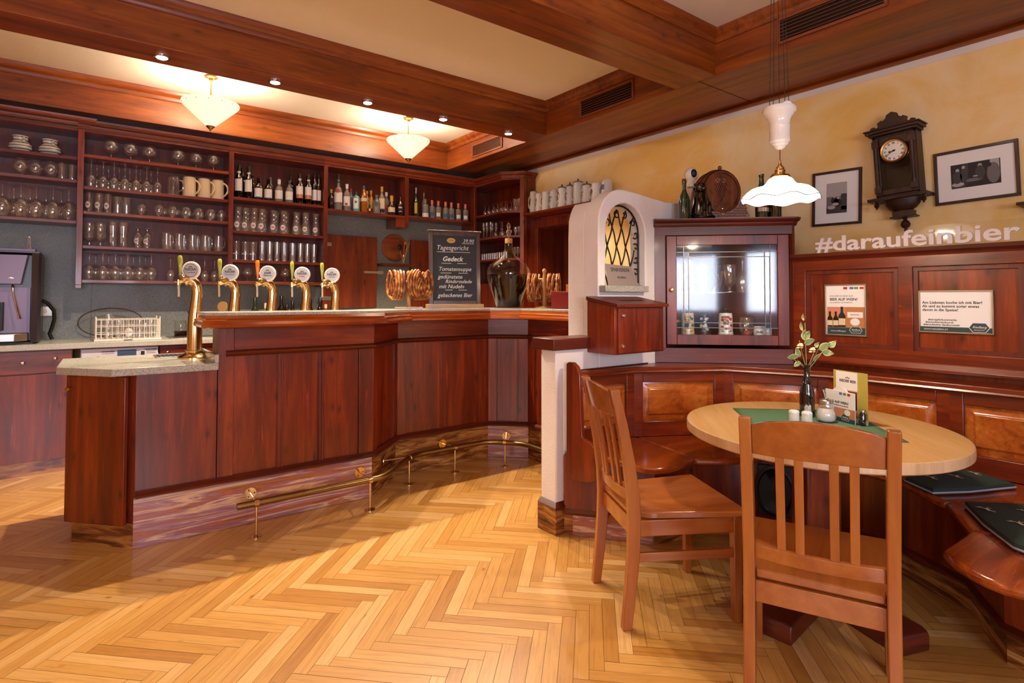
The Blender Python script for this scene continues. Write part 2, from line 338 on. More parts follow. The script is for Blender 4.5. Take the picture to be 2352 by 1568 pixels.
for i,(x0,x1) in enumerate(((-1.4,.05),(.5,1.05))):
    t=thing('window_%d'%(i+1),None,None,((x0+x1)/2,YR-.05,.8),kind=S_); mb=MB()
    for a in (x0,x1-.06): mb.box(a,YR-.08,.8,a+.06,YR-.02,2.3)
    for z in (.8,2.24): mb.box(x0,YR-.08,z,x1,YR-.02,z+.06)
    build('window_frame',mb,'pdz',t); build('pane',MB().box(x0,YR-.052,.82,x1,YR-.048,2.28),'pane',t)
t=thing('window_3',None,None,(XL-.05,-1.55,.85),kind=S_); mb=MB()
for a in (-2.25,-1.58,-.91): mb.box(XL-.08,a,.85,XL-.02,a+.06,2.35)
for z in (.85,2.29): mb.box(XL-.08,-2.25,z,XL-.02,-.85,z+.06)
build('window_frame',mb,'pdz',t); build('pane',MB().box(XL-.052,-2.23,.87,XL-.048,-.87,2.33),'pane',t)
# timber ceiling: soffits, beams, crown mouldings
crown=[(0,3.10),(.012,3.10),(.02,3.115),(.02,3.135),(.034,3.145),(.045,3.165),(.05,3.19),(0,3.19)]
mb=MB(); mb.box(3.5,YR,2.88,XR,YB,ZC); st('trim_2',mb,'by',bev=.004)
mb=MB(); mb.box(XL,5.93,2.88,3.5,YB,ZC-.001); st('trim_3',mb,'bx',bev=.004)
bt=0
BE=[(4.09,4.39),(2.27,2.60),(.45,.78),(-1.37,-1.04)]
for a,b in BE:
    bt+=1; st('trim_%d'%(3+bt),MB().box(XL,a,2.88,3.5,b,ZC-.001),'bx',bev=.004)
edges=[5.93]+[v for p in BE for v in (p[1],p[0])]+[YR]
mb=MB()
for i in range(0,len(edges),2):
    y1,y0=edges[i],edges[i+1]
    mb.sweep([(a,z) for a,z in crown],[(XL,y1),(3.5,y1),(3.5,y0),(XL,y0)])
st('trim_8',mb,'bx')
wallm=[(0,2.86),(.03,2.86),(.035,2.87),(.022,2.88),(0,2.88)]
mb=MB(); mb.sweep([(0,2.845),(.028,2.845),(.036,2.86),(.026,2.872),(.02,2.8805),(0,2.8805)],[(XR,YB),(XR,YR)]); st('trim_9',mb,'by')
mb=MB()  # joint strips of the soffit
mb.box(3.502,2.40,2.8775,XR-.03,2.404,2.8805); st('trim_10',mb,'black')
# kitchen door in the right wall
mb=MB()
for y0,y1 in ((DY0-.09,DY0),(DY1,DY1+.09)): mb.box(XR-.025,y0,0,XR+.001,y1,DZ+.10)
mb.box(XR-.027,DY0-.12,DZ,XR+.001,DY1+.10,DZ+.10); mb.box(XR-.04,DY0-.12,DZ+.09,XR+.001,DY1+.11,DZ+.115)
st('trim_11',mb,'pz',bev=.004)
mb=MB(); mb.box(XR,DY1-.012,0,XR+.42,DY1+.02,DZ); mb.box(XR,DY0-.02,0,XR+.42,DY0+.012,DZ); mb.box(XR,DY0,DZ-.012,XR+.42,DY1,DZ+.02); mb.box(XR+.40,DY0-.1,0,XR+.5,DY1+.1,DZ+.2); st('trim_12',mb,'pdz')
t=thing('door_1',None,None,(XR+.39,4.62,0),kind=S_)
mb=MB(); X=XR+.36; mb.box(X,DY0+.012,0,X+.04,DY1-.012,DZ-.012)
build('door_leaf',mb,'pdz',t)
mb=MB()
for z0,z1 in ((.15,.95),(1.05,1.92)):
    a,b=4.32,4.9; mb.box(X-.012,a,z0,X,a+.03,z1); mb.box(X-.012,b-.03,z0,X,b,z1); mb.box(X-.012,a+.03,z0,X,b-.03,z0+.03); mb.box(X-.012,a+.03,z1-.03,X,b-.03,z1); mb.box(X-.006,a+.03,z0+.03,X,b-.03,z1-.03)
build('door_panel_moulding',mb,'pz',t,bev=.003)
# stone splashback behind the back bar
mb=MB(); mb.box(XL,YB-.02,.955,.055,YB,2.9); mb.box(.059,YB-.023,.955,XR-.001,YB,2.9); st('trim_13',mb,'splash')
# ---------------------------------------------------------------- partition wall with arched niche
WY,WT=2.40,.13
def partition():
    mb=MB()
    # outline of the high part, front view (x,z): left edge, rounded shoulder, dip, hump behind the cabinet, with an arched hole
    out=[(2.47,1.09)]+[(2.47,1.70)]
    for k in range(1,9): a=PI-k*PI/2/8; out.append((2.69+.22*cos(a),1.77+.235*sin(a)))
    out+= [(2.80,2.0),(2.95,1.985),(3.11,1.97),(3.30,1.98),(3.36,2.00),(3.42,2.06),(3.50,2.12),(3.60,2.15),(3.80,2.16),(3.98,2.16),(3.98,0),(3.0,0)]
    ax0,ax1,az0,azs=2.535,2.903,1.39,1.737; r=(ax1-ax0)/2; cx=(ax0+ax1)/2
    hole=[(ax0,az0),(ax0,azs)]+[(cx-r*cos(k*PI/12),azs+r*sin(k*PI/12)) for k in range(1,12)]+[(ax1,azs),(ax1,az0)]
    bm=bmesh.new()
    def loop(pts,y): return [bm.verts.new((x,y,z)) for x,z in pts]
    full=[(2.47,0)]+out
    vo=loop(full,WY); vh=loop(hole,WY)
    es=[bm.edges.new((vo[i],vo[(i+1)%len(vo)])) for i in range(len(vo))]+[bm.edges.new((vh[i],vh[(i+1)%len(vh)])) for i in range(len(vh))]
    bmesh.ops.triangle_fill(bm,use_beauty=True,edges=es)
    g=bmesh.ops.extrude_face_region(bm,geom=bm.faces[:]); bmesh.ops.translate(bm,vec=(0,WT,0),verts=[x for x in g['geom'] if isinstance(x,bmesh.types.BMVert)])
    bmesh.ops.recalc_face_normals(bm,faces=bm.faces[:])
    bm.verts.index_update(); vs_=[v.co.copy() for v in bm.verts]; fs=[tuple(v.index for v in f.verts) for f in bm.faces]; bm.free()
    mb.add(vs_,fs)
    cp=[(2.47,0),(2.53,0),(2.53,1.931)]+[q for q in out[::-1] if q[0]<2.53 and q[1]>1.7]+[(2.47,1.70)]
    k=len(cp); mb.add([(x,WY+.12,z) for x,z in cp]+[(x,2.67,z) for x,z in cp],[tuple(range(k)),tuple(range(2*k-1,k-1,-1))]+[(i,k+i,k+(i+1)%k,(i+1)%k) for i in range(k)])
    mb.prism([(2.127,2.40),(2.471,2.40),(2.471,2.53),(2.127,2.53)],0,1.03)
    mb.prism([(3.97,2.41),(4.22,2.75),(4.22,2.95),(3.97,2.53)],0,2.14)
    st('wall_partition',mb,'white',bev=.008)
partition()
mb=MB(); mb.prism([(2.085,2.37),(2.468,2.37),(2.468,2.56),(2.085,2.56)],1.03,1.095); st('trim_14',mb,'pdh',bev=.004)
mb=MB(); mb.box(2.115,2.388,0,2.26,2.545,.145); st('trim_15',mb,'marblen')
mb=MB(); mb.sweep([(0,.145),(.02,.145),(.026,.158),(.012,.172),(0,.18)],[(2.127,2.53),(2.127,2.40),(2.26,2.40)]); st('trim_16',mb,'pdh')
# panelling of the nook: raised wainscot in front of the yellow wall, ledge on top
PX=3.64
mb=MB(); mb.box(PX,YR,0,PX+.04,1.93,1.55); mb.box(PX+.04,YR,1.50,XR,2.41,1.55)
mb.prism([(PX,1.93),(PX+.04,1.93),(PX+.04,2.40),(PX,2.40)],0,1.0)
ys=[(1.73,1.20),(1.13,.70-.02),(.61,.15),(.08,-.4)]
st('trim_17',mb,'pz')
mb=MB()
def frame(y1,y0,z0,z1):
    d=.006; 
    for (a,b,c,e) in ((y0,y0+.022,z0,z1),(y1-.022,y1,z0,z1),(y0+.022,y1-.022,z0,z0+.022),(y0+.022,y1-.022,z1-.022,z1)): mb.prism([(PX-.014,a),(PX-.0,a),(PX,b),(PX-.014,b)][::-1],c,e)
stile=MB(); F=PX-.028
PZ0,PZ1=1.03,1.50
cols=[(1.93,1.735),(1.17,1.06),(.655,.56),(.10,0)]
cols=[(1.90,1.72),(1.215,1.145),(.685,.60),(.12,.05),(-.45,-.52),(-1,-1.1)]
for a,b in cols: stile.box(F,b,PZ0,PX+.001,a,PZ1)
stile.box(F,-1.1,PZ1-.005,PX+.001,1.9,1.565); stile.box(F,-1.1,.955,PX+.001,1.9,PZ0+.005)
st('trim_18',stile,'ph',bev=.003)
for i in range(len(cols)-1): frame(cols[i][1],cols[i+1][0],PZ0+.005,PZ1-.005)
st('trim_19',mb,'pdz')
mb=MB(); mb.sweep([(0,1.555),(.03,1.555),(.034,1.565),(.052,1.58),(.056,1.60),(-.02,1.60)],[(PX,1.93),(PX,-1.1)]); st('trim_20',mb,'pdh',bev=.002)
mb=MB(); mb.sweep([(0,.93),(.045,.93),(.05,.945),(.034,.975),(0,.985)],[(PX,1.90),(PX,-1.1)]); st('trim_21',mb,'ph',bev=.002)
# ================================================================ the bar counter
bar=thing('bar_counter','angled red-brown panelled bar counter with granite top and marble kick plate','bar counter',(1.85,3.9,0))
PB=[(.62,3.60),(1.56,3.60),(1.885,3.91),(2.71,3.91),(2.955,3.68),(2.955,2.68)]       # front face of the panelling
def strip(path,off0,off1,z0,z1,mb=None):
    mb=mb or MB(); mb.sweep([(off0,z0),(off1,z0),(off1,z1),(off0,z1)],path); return mb
core=MB(); core.prism([(.62,3.63),(1.55,3.63),(1.88,3.94),(2.72,3.94),(2.985,3.69),(2.985,2.68),(3.10,2.68),(3.10,3.75),(2.76,4.08),(1.84,4.08),(1.5,3.78),(.62,3.78)],.02,1.19); build('carcass',core,'pdz',bar)
wk=MB(); wk.prism([(.63,3.78),(1.5,3.78),(1.84,4.08),(2.76,4.08),(3.10,3.75),(3.10,2.68),(3.42,2.68),(3.42,3.9),(2.95,4.40),(.63,4.40)],.90,.95); build('working_top',wk,'granite',bar)
wc=MB(); wc.prism([(.63,3.79),(1.5,3.79),(1.84,4.09),(2.76,4.09),(3.11,3.75),(3.11,2.68),(3.38,2.68),(3.38,3.88),(2.93,4.36),(.63,4.36)],0,.90); build('service_side_cupboards',wc,'pz',bar)
for i in range(5):
    a,b=Vector(PB[i]),Vector(PB[i+1]); d=(b-a); L=d.length; ang=math.atan2(d.y,d.x); T=tr(a.x,a.y,0,ang)
    mb=MB()
    if i==0: marks=[0,.085,.325,.365,.575,.61,.84,L]; kinds='sbmbmbs'
    elif i==2: marks=[0,.075,.37,.405,.73,L]; kinds='sbmbs'
    elif i==3: marks=[0,.075,.25,L]; kinds='sbs'
    elif i==1: marks=[0,.07,.38,L]; kinds='sbs'
    else: marks=[0,.08,.45,.485,.85,L]; kinds='sbmbs'
    for k in range(len(kinds)):
        x0,x1=marks[k],marks[k+1]; kd=kinds[k]
        if kd=='s': mb.box(x0+.0005,0,.285,x1-.0005,.03,1.155,0,T)
        elif kd=='b': mb.box(x0,.010,.285,x1,.03,1.155,1,T)
        else:
            mb.box(x0,.004,.285,x1,.03,1.155,0,T)
            for q in (.25,.75): mb.box(x0+(x1-x0)*q-.005,-.003,.285,x0+(x1-x0)*q+.005,.006,.99,2,T)
    build('panel',mb,['pz','px' if 0 else 'pz','pdz'],bar,bev=.0015)
    build('frieze_board',MB().box(.0 if i else .085,-.003,1.02,L,.02,1.16,0,T),'ph',bar,bev=.0015)
build('upper_moulding',MB().sweep([(-.02,.985),(.005,.985),(.02,.995),(.026,1.01),(.012,1.018),(-.02,1.022)],[(.66,3.6)]+PB[1:]),'pdh',bar)
build('base_moulding',MB().sweep([(-.02,.262),(.006,.262),(.03,.272),(.034,.285),(.018,.292),(.008,.30),(-.02,.30)],[(.235,3.60)]+PB[1:]),'pdh',bar)
for i,(p,q,m) in enumerate((((.228,3.603),(1.555,3.603),'marble'),((1.555,3.603),(1.875,3.915),'marblen'),((1.875,3.915),(2.715,3.915),'marblen'),((2.715,3.915),(2.96,3.685),'marble'),((2.96,3.685),(2.96,2.68),'marblen'))):
    L=math.dist(p,q); build('kick_plate',MB().box(0,0,.002,L,.025,.265,0,None),m,bar,local=True,loc=(p[0]-1.85,p[1]-3.9,0),rz=math.atan2(q[1]-p[1],q[0]-p[0]),label='mauve marble kick plate' if m=='marble' else 'rust streaked kick plate')
PN=[(.53,3.87),(.53,3.58),(.64,3.50),(1.61,3.50),(1.95,3.80),(2.655,3.80),(2.83,3.64),(2.83,2.68)]
build('nosing',MB().sweep([(-.11,1.150),(-.012,1.150),(0,1.157),(.002,1.170),(-.006,1.186),(-.004,1.196),(-.018,1.204),(-.020,1.222),(-.11,1.222)],PN),'nose',bar)
gp=[(.548,3.87),(.548,3.59),(.648,3.518),(1.603,3.518),(1.943,3.818),(2.662,3.818),(2.848,3.647),(2.848,2.68),(3.2,2.68),(3.2,3.80),(2.80,4.17),(1.81,4.17),(1.47,3.87)]
build('granite_top',MB().prism(gp,1.222,1.240),'granite',bar,bev=.002)
# ---------------------------------------------------------------- low end of the bar
end=thing('bar_end_cabinet','low red-brown end cabinet of the bar with chamfered door','cabinet',(.25,3.95,0))
build('body',MB().prism([(.232,3.605),(.618,3.605),(.618,4.33),(-.04,4.33),(-.04,3.90)],.13,.914),'pz',end,bev=.002)
build('plinth',MB().prism([(.236,3.606),(.618,3.606),(.618,4.30),(-.03,4.30),(-.03,3.905)],.0,.135),'marblen',end)
a=Vector((.2255,3.603)); b=Vector((-.045,3.903)); dd=(b-a).normalized(); ang=math.atan2(dd.y,dd.x)
T=tr(a.x,a.y,0,ang)
dr=build('door',MB().box(.035,.003,.125,.405,.026,.905,0,T),'pz',end,bev=.003)
def knobmb(T,r=.013,mi=0): return MB().lathe([(.006,0),(.006,.008),(r*.7,.012),(r,.018),(r,.022),(r*.75,.027),(.0001,.029)],14,mi,T)
build('knob',knobmb(T@tr(.375,.026,.835,0,RD(-90))),'gold',dr)
slab=build('bar_worktop',MB().prism([(.123,3.565),(.618,3.565),(.618,4.37),(-.094,4.37),(-.109,3.853)],.9145,.955),'granite',None,'pale speckled granite worktop slab on the low bar end','worktop',bev=.005)
build('upstand',MB().box(.600,3.575,.955,.6195,4.33,1.0),'granite',slab)
dt=thing('drip_tray','perforated steel drip tray beside the front beer tap','drip tray',(.50,4.13,.955)); build('tray',MB().box(.36,4.06,.955,.59,4.27,.960),'steel',dt,bev=.002)
g=MB()
for i in range(9):
    for j in range(7): g.box(.372+i*.024,4.07+j*.028,.960,.388+i*.024,4.086+j*.028,.9604)
build('grille',g,'black',dt)
# ---------------------------------------------------------------- brass foot rail
fr=thing('foot_rail','brass foot rail running along the foot of the bar','foot rail',(1.8,3.5,0))
RP=[(.685,3.385),(1.44,3.385)]+[(1.50,3.389),(1.555,3.41),(1.60,3.445)]+[(1.83,3.65)]+[(1.885,3.69),(1.94,3.716),(2.0,3.728)]+[(2.50,3.728)]+[(2.56,3.72),(2.61,3.69),(2.65,3.65),(2.72,3.56),(2.755,3.50),(2.765,3.42),(2.765,2.70)]
build('rail',MB().tube([(x,y,.185) for x,y in RP],.0185,12),'brassd',fr)
posts=[(.785,3.385,(.80,3.60)),(1.45,3.386,(1.468,3.60)),(1.87,3.682,(1.70,3.75)),(2.278,3.728,(2.275,3.915)),(2.672,3.62,(2.825,3.81))]
for x,y,wl in posts:
    p=build('post',MB().lathe([(.034,.0),(.034,.004),(.012,.008),(.006,.012),(.006,.165)],14,0,tr(x,y,0)),'brass',fr)
    build('clamp',MB().tube([(x-.012,y,.185),(x+.012,y,.185)],.022,14),'brass',p) if wl[1]!=3.81 else build('clamp',MB().tube([(x-.008,y+.009,.185),(x+.008,y-.009,.185)],.022,14),'brass',p)
    d=Vector((wl[0]-x,wl[1]-y,0)); n=d.normalized(); an=math.atan2(n.y,n.x)
    mb=MB().tube([(x,y,.19),(wl[0],wl[1],.178)],.005,8); Td=tr(wl[0]-n.x*.006,wl[1]-n.y*.006,.178,an,0,RD(90)); mb.lathe([(.033,0),(.033,.005),(.0001,.005)],20,0,Td)
    for k in range(3): q=k*2*PI/3+.5; mb.lathe([(.004,-.0008),(.0001,-.0008)],8,1,Td@tr(.022*cos(q),.022*sin(q),0))
    build('wall_bracket',mb,['brass','black'],fr,label='round screwed brass bracket')
# ---------------------------------------------------------------- beer taps
M['tgreen']=plain('olive_acrylic','a0a040',.15,0,Coat_Weight=.6); M['torange']=plain('orange_acrylic','e87018',.15,0,Coat_Weight=.6)
M['badge']=plain('badge_white','e8e0d4',.3); M['badgei']=plain('badge_inner','c4c4cc',.25); M['tred']=plain('badge_red_ink','b03028',.5); M['tink']=plain('badge_grey_ink','2c2c34',.5); M['tblue']=plain('badge_blue_ink','5a78a0',.5)
def tap(x,y,lab,hm,t1,t2,inkm,ring,first):
    t=thing('beer_tap',lab,'beer tap',(x,y,.955),0,'brass beer taps on the bar')
    R_=lambda p:[(r,z) for r,z in p]
    build('base_flange',MB().lathe([(.092,0),(.092,.008),(.082,.018),(.058,.030),(.046,.036),(.046,.040),(.052,.043),(.052,.049),(.046,.052),(.0001,.052)],28),'brass',t,local=True)
    pts=[(0,0,.05),(0,0,.12),(0,0,.2),(.001,0,.26),(.004,0,.31),(.008,0,.36),(.010,0,.40),(.006,0,.435),(-.006,0,.462),(-.025,0,.478),(-.048,0,.480),(-.066,0,.472)]
    rr=[.042,.042,.041,.038,.034,.031,.030,.030,.030,.030,.030,.031]
    build('column',MB().tube(pts,rr,20),'brass',t,local=True)
    e=MB().tube([(-.060,0,.476),(-.068,0,.471)],.037,20); e.tube([(-.066,0,.472),(-.090,0,.462)],.014,10); e.tube([(-.09,0,.478),(-.09,0,.446)],.011,10); e.tube([(-.09,0,.466),(-.112,-.004,.470)],.007,8)
    build('faucet',e,'brass',t,local=True)
    build('spout',MB().tube([(-.09,0,.45),(-.088,0,.40),(-.088,0,.375)],.0065,8),'cream',t,local=True)
    build('tap_handle',MB().lathe([(.006,0),(.007,.03),(.011,.07),(.014,.105),(.013,.122),(.008,.131),(.0001,.133)],14,0,tr(-.08,.03,.497,0,RD(-6))),hm,t,local=True)
    Tb=tr(-.028,-.026,.534,RD(-36),0)@Matrix.Rotation(RD(90),4,'X')
    bg=build('badge',MB().lathe([(.0001,-.008),(.05,-.008),(.0555,-.004),(.0555,.004),(.050,.008),(.0485,.0065),(.0001,.0065)],30,0,Tb),'badge',t,local=True)
    mb=MB()
    if ring: mb.lathe([(.040,.0068),(.0365,.0068)],28,1,Tb,closed=False) if 0 else mb.shell([(.0415,.0070),(.0385,.0070)],30,1,Tb)
    mb.shell([(.0001,.0067),(.0385 if ring else .046,.0067)],28,0,Tb)
    addtext(mb,t1,.021,Tb@Matrix.Translation((0,.006,.0072)),2,depth=.0003,bold=True); addtext(mb,t2,.016,Tb@Matrix.Translation((0,-.012,.0072)),3,depth=.0003,bold=False)
    for k in (-1,0,1): mb.lathe([(.004,.0072),(.0001,.0072)],6,2,Tb@Matrix.Translation((k*.008,.024-abs(k)*.003,0)))
    build('badge_print',mb,['badgei','tink','tink',inkm],bg,local=True)
    build('stem',MB().tube([(-.028,-.014,.480),(-.028,-.016,.50)],.006,8),'brass',t,local=True)
    return t
for k,(x,y,lab,hm,a,b,ik,rg) in enumerate(((.549,3.95,'brass beer tap on the low worktop, nearest tap with black-ringed badge','tgreen','RIEDER','Turmbier','tink',1),
    (.80,4.13,'brass beer tap with green handle and blue-lettered badge, second from the left','tgreen','RIEDER','Weissbier','tblue',0),
    (1.035,4.13,'brass beer tap with bright orange handle behind the bar top','torange','Josefi','Stiftsbräu','tink',0),
    (1.266,4.13,'brass beer tap with green handle and red-lettered badge','tgreen','RIEDER','Helles','tred',0),
    (1.480,4.13,'brass beer tap nearest the wooden wall hatch, round white badge','tgreen','RIEDER','GOLD','tink',0))): tap(x,y,lab,hm,a,b,ik,rg,k==0)
# ---------------------------------------------------------------- things standing on the bar
M['oak']=wood('pale_oak','9a7040','b88a54','caa06c','X',s=1.4,knots=0)
M['beech']=plain('beech_wood','b88c54',.5)
def pretz(name='pretzel'):
    m,nt,b=newmat('baked_pretzel_crust'); c=coords(nt,(1,1,1)); n=N(nt,'ShaderNodeTexNoise',_Scale=22,_Detail=3); nt.links.new(c,n.inputs[0])
    nt.links.new(ramp(nt,[(.35,'5e2a0c'),(.5,'8e4a1a'),(.68,'c89454')],n.outputs[0]),b.inputs['Base Color']); b.inputs['Roughness'].default_value=.35
    return m
M['pretz']=pretz(); M['salt']=plain('coarse_salt','f0e8dc',.6)
def pretzel(T,label,group):
    # curve: loops of a pretzel in the local xz plane
    P=[]
    pts=[(-.035,-.075),(-.01,-.045),(.02,-.01),(.055,.03),(.078,.065),(.07,.10),(.035,.112),(0,.09),(-.0,.09),(-.035,.112),(-.07,.10),(-.078,.065),(-.055,.03),(-.02,-.01),(.01,-.045),(.035,-.075)]
    # body: big arc below, twist in the middle
    arc=[(.092*sin(a),-.005-.1*cos(a)) for a in [RD(q) for q in range(-150,151,15)]]
    P=[(0.045,-.088)]+[(.015,-.05),(-.02,-.005),(-.045,.03),(-.05,.05)]
    ring=arc
    mb=MB()
    jit=RNG.uniform(-.004,.004)
    mb.tube([(x,0,z+.005) for x,z in ring],[.0075+.005*math.cos((i-10)/10*1.4) for i in range(len(ring))],8)
    mb.tube([ring[0] and (ring[0][0],0,ring[0][1]+.005),(-.03,.004,.07),(.0,.006,.03),(.028,.006,-.02),(.05,.004,-.07)],[.008,.0075,.0075,.0075,.006],7)
    mb.tube([(ring[-1][0],0,ring[-1][1]+.005),(.03,-.004,.07),(.0,-.006,.03),(-.028,-.006,-.02),(-.05,-.004,-.07)],[.008,.0075,.0075,.0075,.006],7)
    for k in range(16):
        a=RNG.uniform(-2.6,2.6); mb.ball((.092*sin(a)+RNG.uniform(-.004,.004),RNG.choice((-1,1))*.008,-.1*cos(a)+RNG.uniform(-.004,.004)),.0022,5,1)
    T=T@Matrix.Diagonal((1.15,1.0,1.15,1)); mb.v=[tuple(T@Vector(v)) for v in mb.v]
    o=build('pretzel',mb,['pretz','salt'],None,label,'pretzel',group); return o
def stand(x,y,rz,lab,sq,h=.30,group=None):
    t=thing('pretzel_stand',lab,'pretzel stand',(x,y,1.24),rz)
    build('base',MB().box(-.105,-.09,0,.105,.09,.016) if sq else MB().lathe([(.08,0),(.08,.006),(.06,.016),(.02,.024),(.0001,.024)],24),'beech' if not sq else 'oak',t,local=True,bev=.003)
    build('post',MB().lathe([(.017,.015),(.017,h-.06),(.012,h-.02),(.012,h-.01),(.017,h),(.018,h+.012),(.012,h+.024),(.0001,h+.028)],16),'beech',t,local=True)
    build('peg',MB().tube([(-.125,0,h-.06),(.125,0,h-.06)],.008,10),'beech',t,local=True); return t
stand(2.02,4.0,RD(-25),'wooden pretzel stand with square base, left of the chalkboard',True,.27)
ORD=['','second','third','fourth','fifth','sixth','seventh','eighth','ninth','tenth','eleventh','twelfth','thirteenth','fourteenth','fifteenth']
def ordn(i,n,one=''):
    if n==1: return one
    return 'leftmost' if i==0 else 'rightmost' if i==n-1 else ('middle' if n==3 else ORD[i]+' from left')
def hang(cx,cy,rz,zp,offs,lab,grp):
    for i,(o,yw) in enumerate(offs):
        d=Vector((cos(rz),sin(rz)))*o; T=tr(cx+d.x,cy+d.y,zp-.1,rz+RD(90)+yw,0,RNG.uniform(-.15,.15)); pretzel(T,lab.replace('#',ordn(i,len(offs))),grp)
hang(2.02,4.0,RD(-25),1.535,[(-.128,.35),(-.104,.28),(-.08,.25),(-.056,.2)],'salted pretzel, # on the left arm of the square-based stand','pretzels on the left arm')
hang(2.02,4.0,RD(-25),1.535,[(.05,-.55),(.074,-.62),(.098,-.65),(.122,-.7)],'salted pretzel, # on the right arm of the square-based stand','pretzels on the right arm')
stand(3.03,3.56,RD(-55),'turned wooden pretzel stand with round base beside the glass carboy',False,.30)
hang(3.03,3.56,RD(-55),1.52,[(-.124,.1),(-.102,-.05),(-.080,.05),(-.058,.0)],'pretzel, # on the left arm of the carboy-side stand','pretzels left on carboy-side stand')
hang(3.03,3.56,RD(-55),1.515,[(-.03,-1.2)],'front pretzel facing the room on the stand beside the carboy',None)
hang(3.03,3.56,RD(-55),1.52,[(.045,.1),(.07,-.1),(.094,.0),(.118,.12)],'pretzel, # on the right arm of the carboy-side stand','pretzels right on carboy-side stand')
# chalkboard
cb=thing('chalkboard','framed chalkboard menu with white handwriting on an oak foot','chalkboard',(2.44,4.0,1.24),RD(-19))
build('foot',MB().box(-.235,-.045,0,.235,.05,.035),'oak',cb,local=True,bev=.003)
Tt=tr(0,0,.03,0,RD(-3)); W=.215; Hh=.60
fm=MB()
for x0,x1,z0,z1 in ((-W,-W+.033,0,Hh),(W-.033,W,0,Hh),(-W+.033,W-.033,0,.033),(-W+.033,W-.033,Hh-.033,Hh)): fm.box(x0,-.016,z0,x1,.012,z1,0,Tt)
fm.box(-W-.012,-.022,Hh,W+.012,.016,Hh+.012,0,Tt)
M['frd']=wood('dark_oak_frame','30201a','4a3228','5e4236','Z',s=1.4); M['slate']=blotch('chalkboard_slate','16181c','24262c',6,.6,.0)
build('frame',fm,'frd',cb,local=True,bev=.003); build('slate',MB().box(-W+.03,-.006,.03,W-.03,.004,Hh-.03,0,Tt),'slate',cb,local=True)
mb=MB(); Tf=Tt@Matrix.Translation((0,-.0068,0))@Matrix.Rotation(RD(90),4,'X')
def chalk(s,x,z,size,**k): addtext(mb,s,size,Tf@Matrix.Translation((x,z,0)),0,depth=.0004,italic=.25,**k)
chalk('39,90',.115,.528,.042); chalk('Tagesgericht',-.02,.468,.054,sx=.98); chalk('Gedeck',-.02,.375,.054,bold=True); chalk('Tomatensuppe',.0,.292,.046); chalk('gedünstete',-.04,.228,.046); chalk('Rindsroulade',.03,.190,.042); chalk('mit Nudeln',-.03,.148,.046); chalk('gebackenes Bier',.0,.076,.046,sx=.95)
for a,b,z in ((-.15,.13,.432),(-.11,-.03,.338),(.02,.10,.338),(-.12,-.03,.258),(.03,.11,.258),(-.08,-.02,.118),(.03,.10,.118),(.06,.165,.506)): mb.box(a,-.0006,z,b,.0002,z+.0035,0,Tt@Matrix.Translation((0,-.0066,0)))
mb.lathe([(.036,0),(.036,.0015),(.0001,.0015)],24,1,Tf@Matrix.Translation((.0-.03,.53,0))@Matrix.Diagonal((1,.6,1,1))); addtext(mb,'RIEDER',.013,Tf@Matrix.Translation((-.03,.53,.0018)),2,depth=.0003)
M['chalk']=plain('white_chalk','d8d8d4',.9)
build('chalk_writing',mb,['chalk','gold','ink'],cb,local=True)
# carboy
dj=thing('glass_carboy','large glass carboy of dark liqueur with stopper on the bar corner','carboy',(2.905,3.885,1.24))
op=[(.0001,.004),(.098,.004),(.108,.014),(.122,.06),(.150,.14),(.172,.20),(.186,.26),(.190,.30),(.184,.335),(.160,.372),(.11,.41),(.062,.445),(.044,.48),(.036,.51),(.034,.56),(.038,.565),(.038,.575)]
build('glass_body',MB().shell(op,40),'glassd',dj,local=True)
M['liq']=plain('dark_liqueur','1a0402',.12,0,Specular_IOR_Level=.25)
build('liqueur',MB().lathe([(.0001,.007),(.094,.007),(.104,.016),(.118,.06),(.146,.14),(.168,.20),(.182,.258),(.186,.285),(.0001,.285)],36),'liq',dj,local=True)
build('cork',MB().lathe([(.030,.555),(.033,.595),(.0001,.595)],16),'beech',dj,local=True)
s_=MB(); s_.lathe([(.008,.59),(.010,.615),(.018,.63),(.022,.65),(.014,.668),(.010,.68),(.016,.69),(.018,.705),(.012,.722),(.0001,.73)],14); s_.ball((-.02,-.01,.655),.012,8); s_.ball((.02,.0,.66),.012,8)
M['cglass']=plain('solid_crystal','f4f4f0',.03,0,Transmission_Weight=1,IOR=1.45)
build('stopper',s_,'cglass',dj,local=True)
M['redbox']=plain('dark_red_leatherette','6c0a0c',.45)
rb=thing('cash_box','dark red box with hinged lid beside the white niche wall','box',(3.02,3.19,1.24)); build('box_body',MB().box(2.93,3.02,1.241,3.12,3.36,1.352),'redbox',rb,bev=.002); build('lid',MB().box(2.928,3.018,1.354,3.122,3.362,1.375),'redbox',rb,bev=.002)
M['cedar']=wood('orange_cedar','b0661e','c87a2c','d88e3c','Y',s=1)
for z,l in ((1.376,'lower of two flat orange cigar boxes on the red box'),(1.404,'upper of two flat orange cigar boxes on the red box')):
    t=thing('cigar_box',l,'box',(3.06,3.13,z)); build('box_body',MB().box(2.985,3.02,z,3.115,3.25,z+.026),'cedar',t,bev=.002); build('clasp',MB().box(2.982,3.12,z+.008,2.985,3.15,z+.014),'brass',t)
d=build('wooden_heart_coaster',MB().lathe([(.001,-.002),(.03,-.002),(.03,.002),(.001,.002)],20,0,tr(.66,3.72,1.272,RD(-40),RD(84))),'beech',None,'small pale wooden disc leaning at the left end of the bar top','disc')
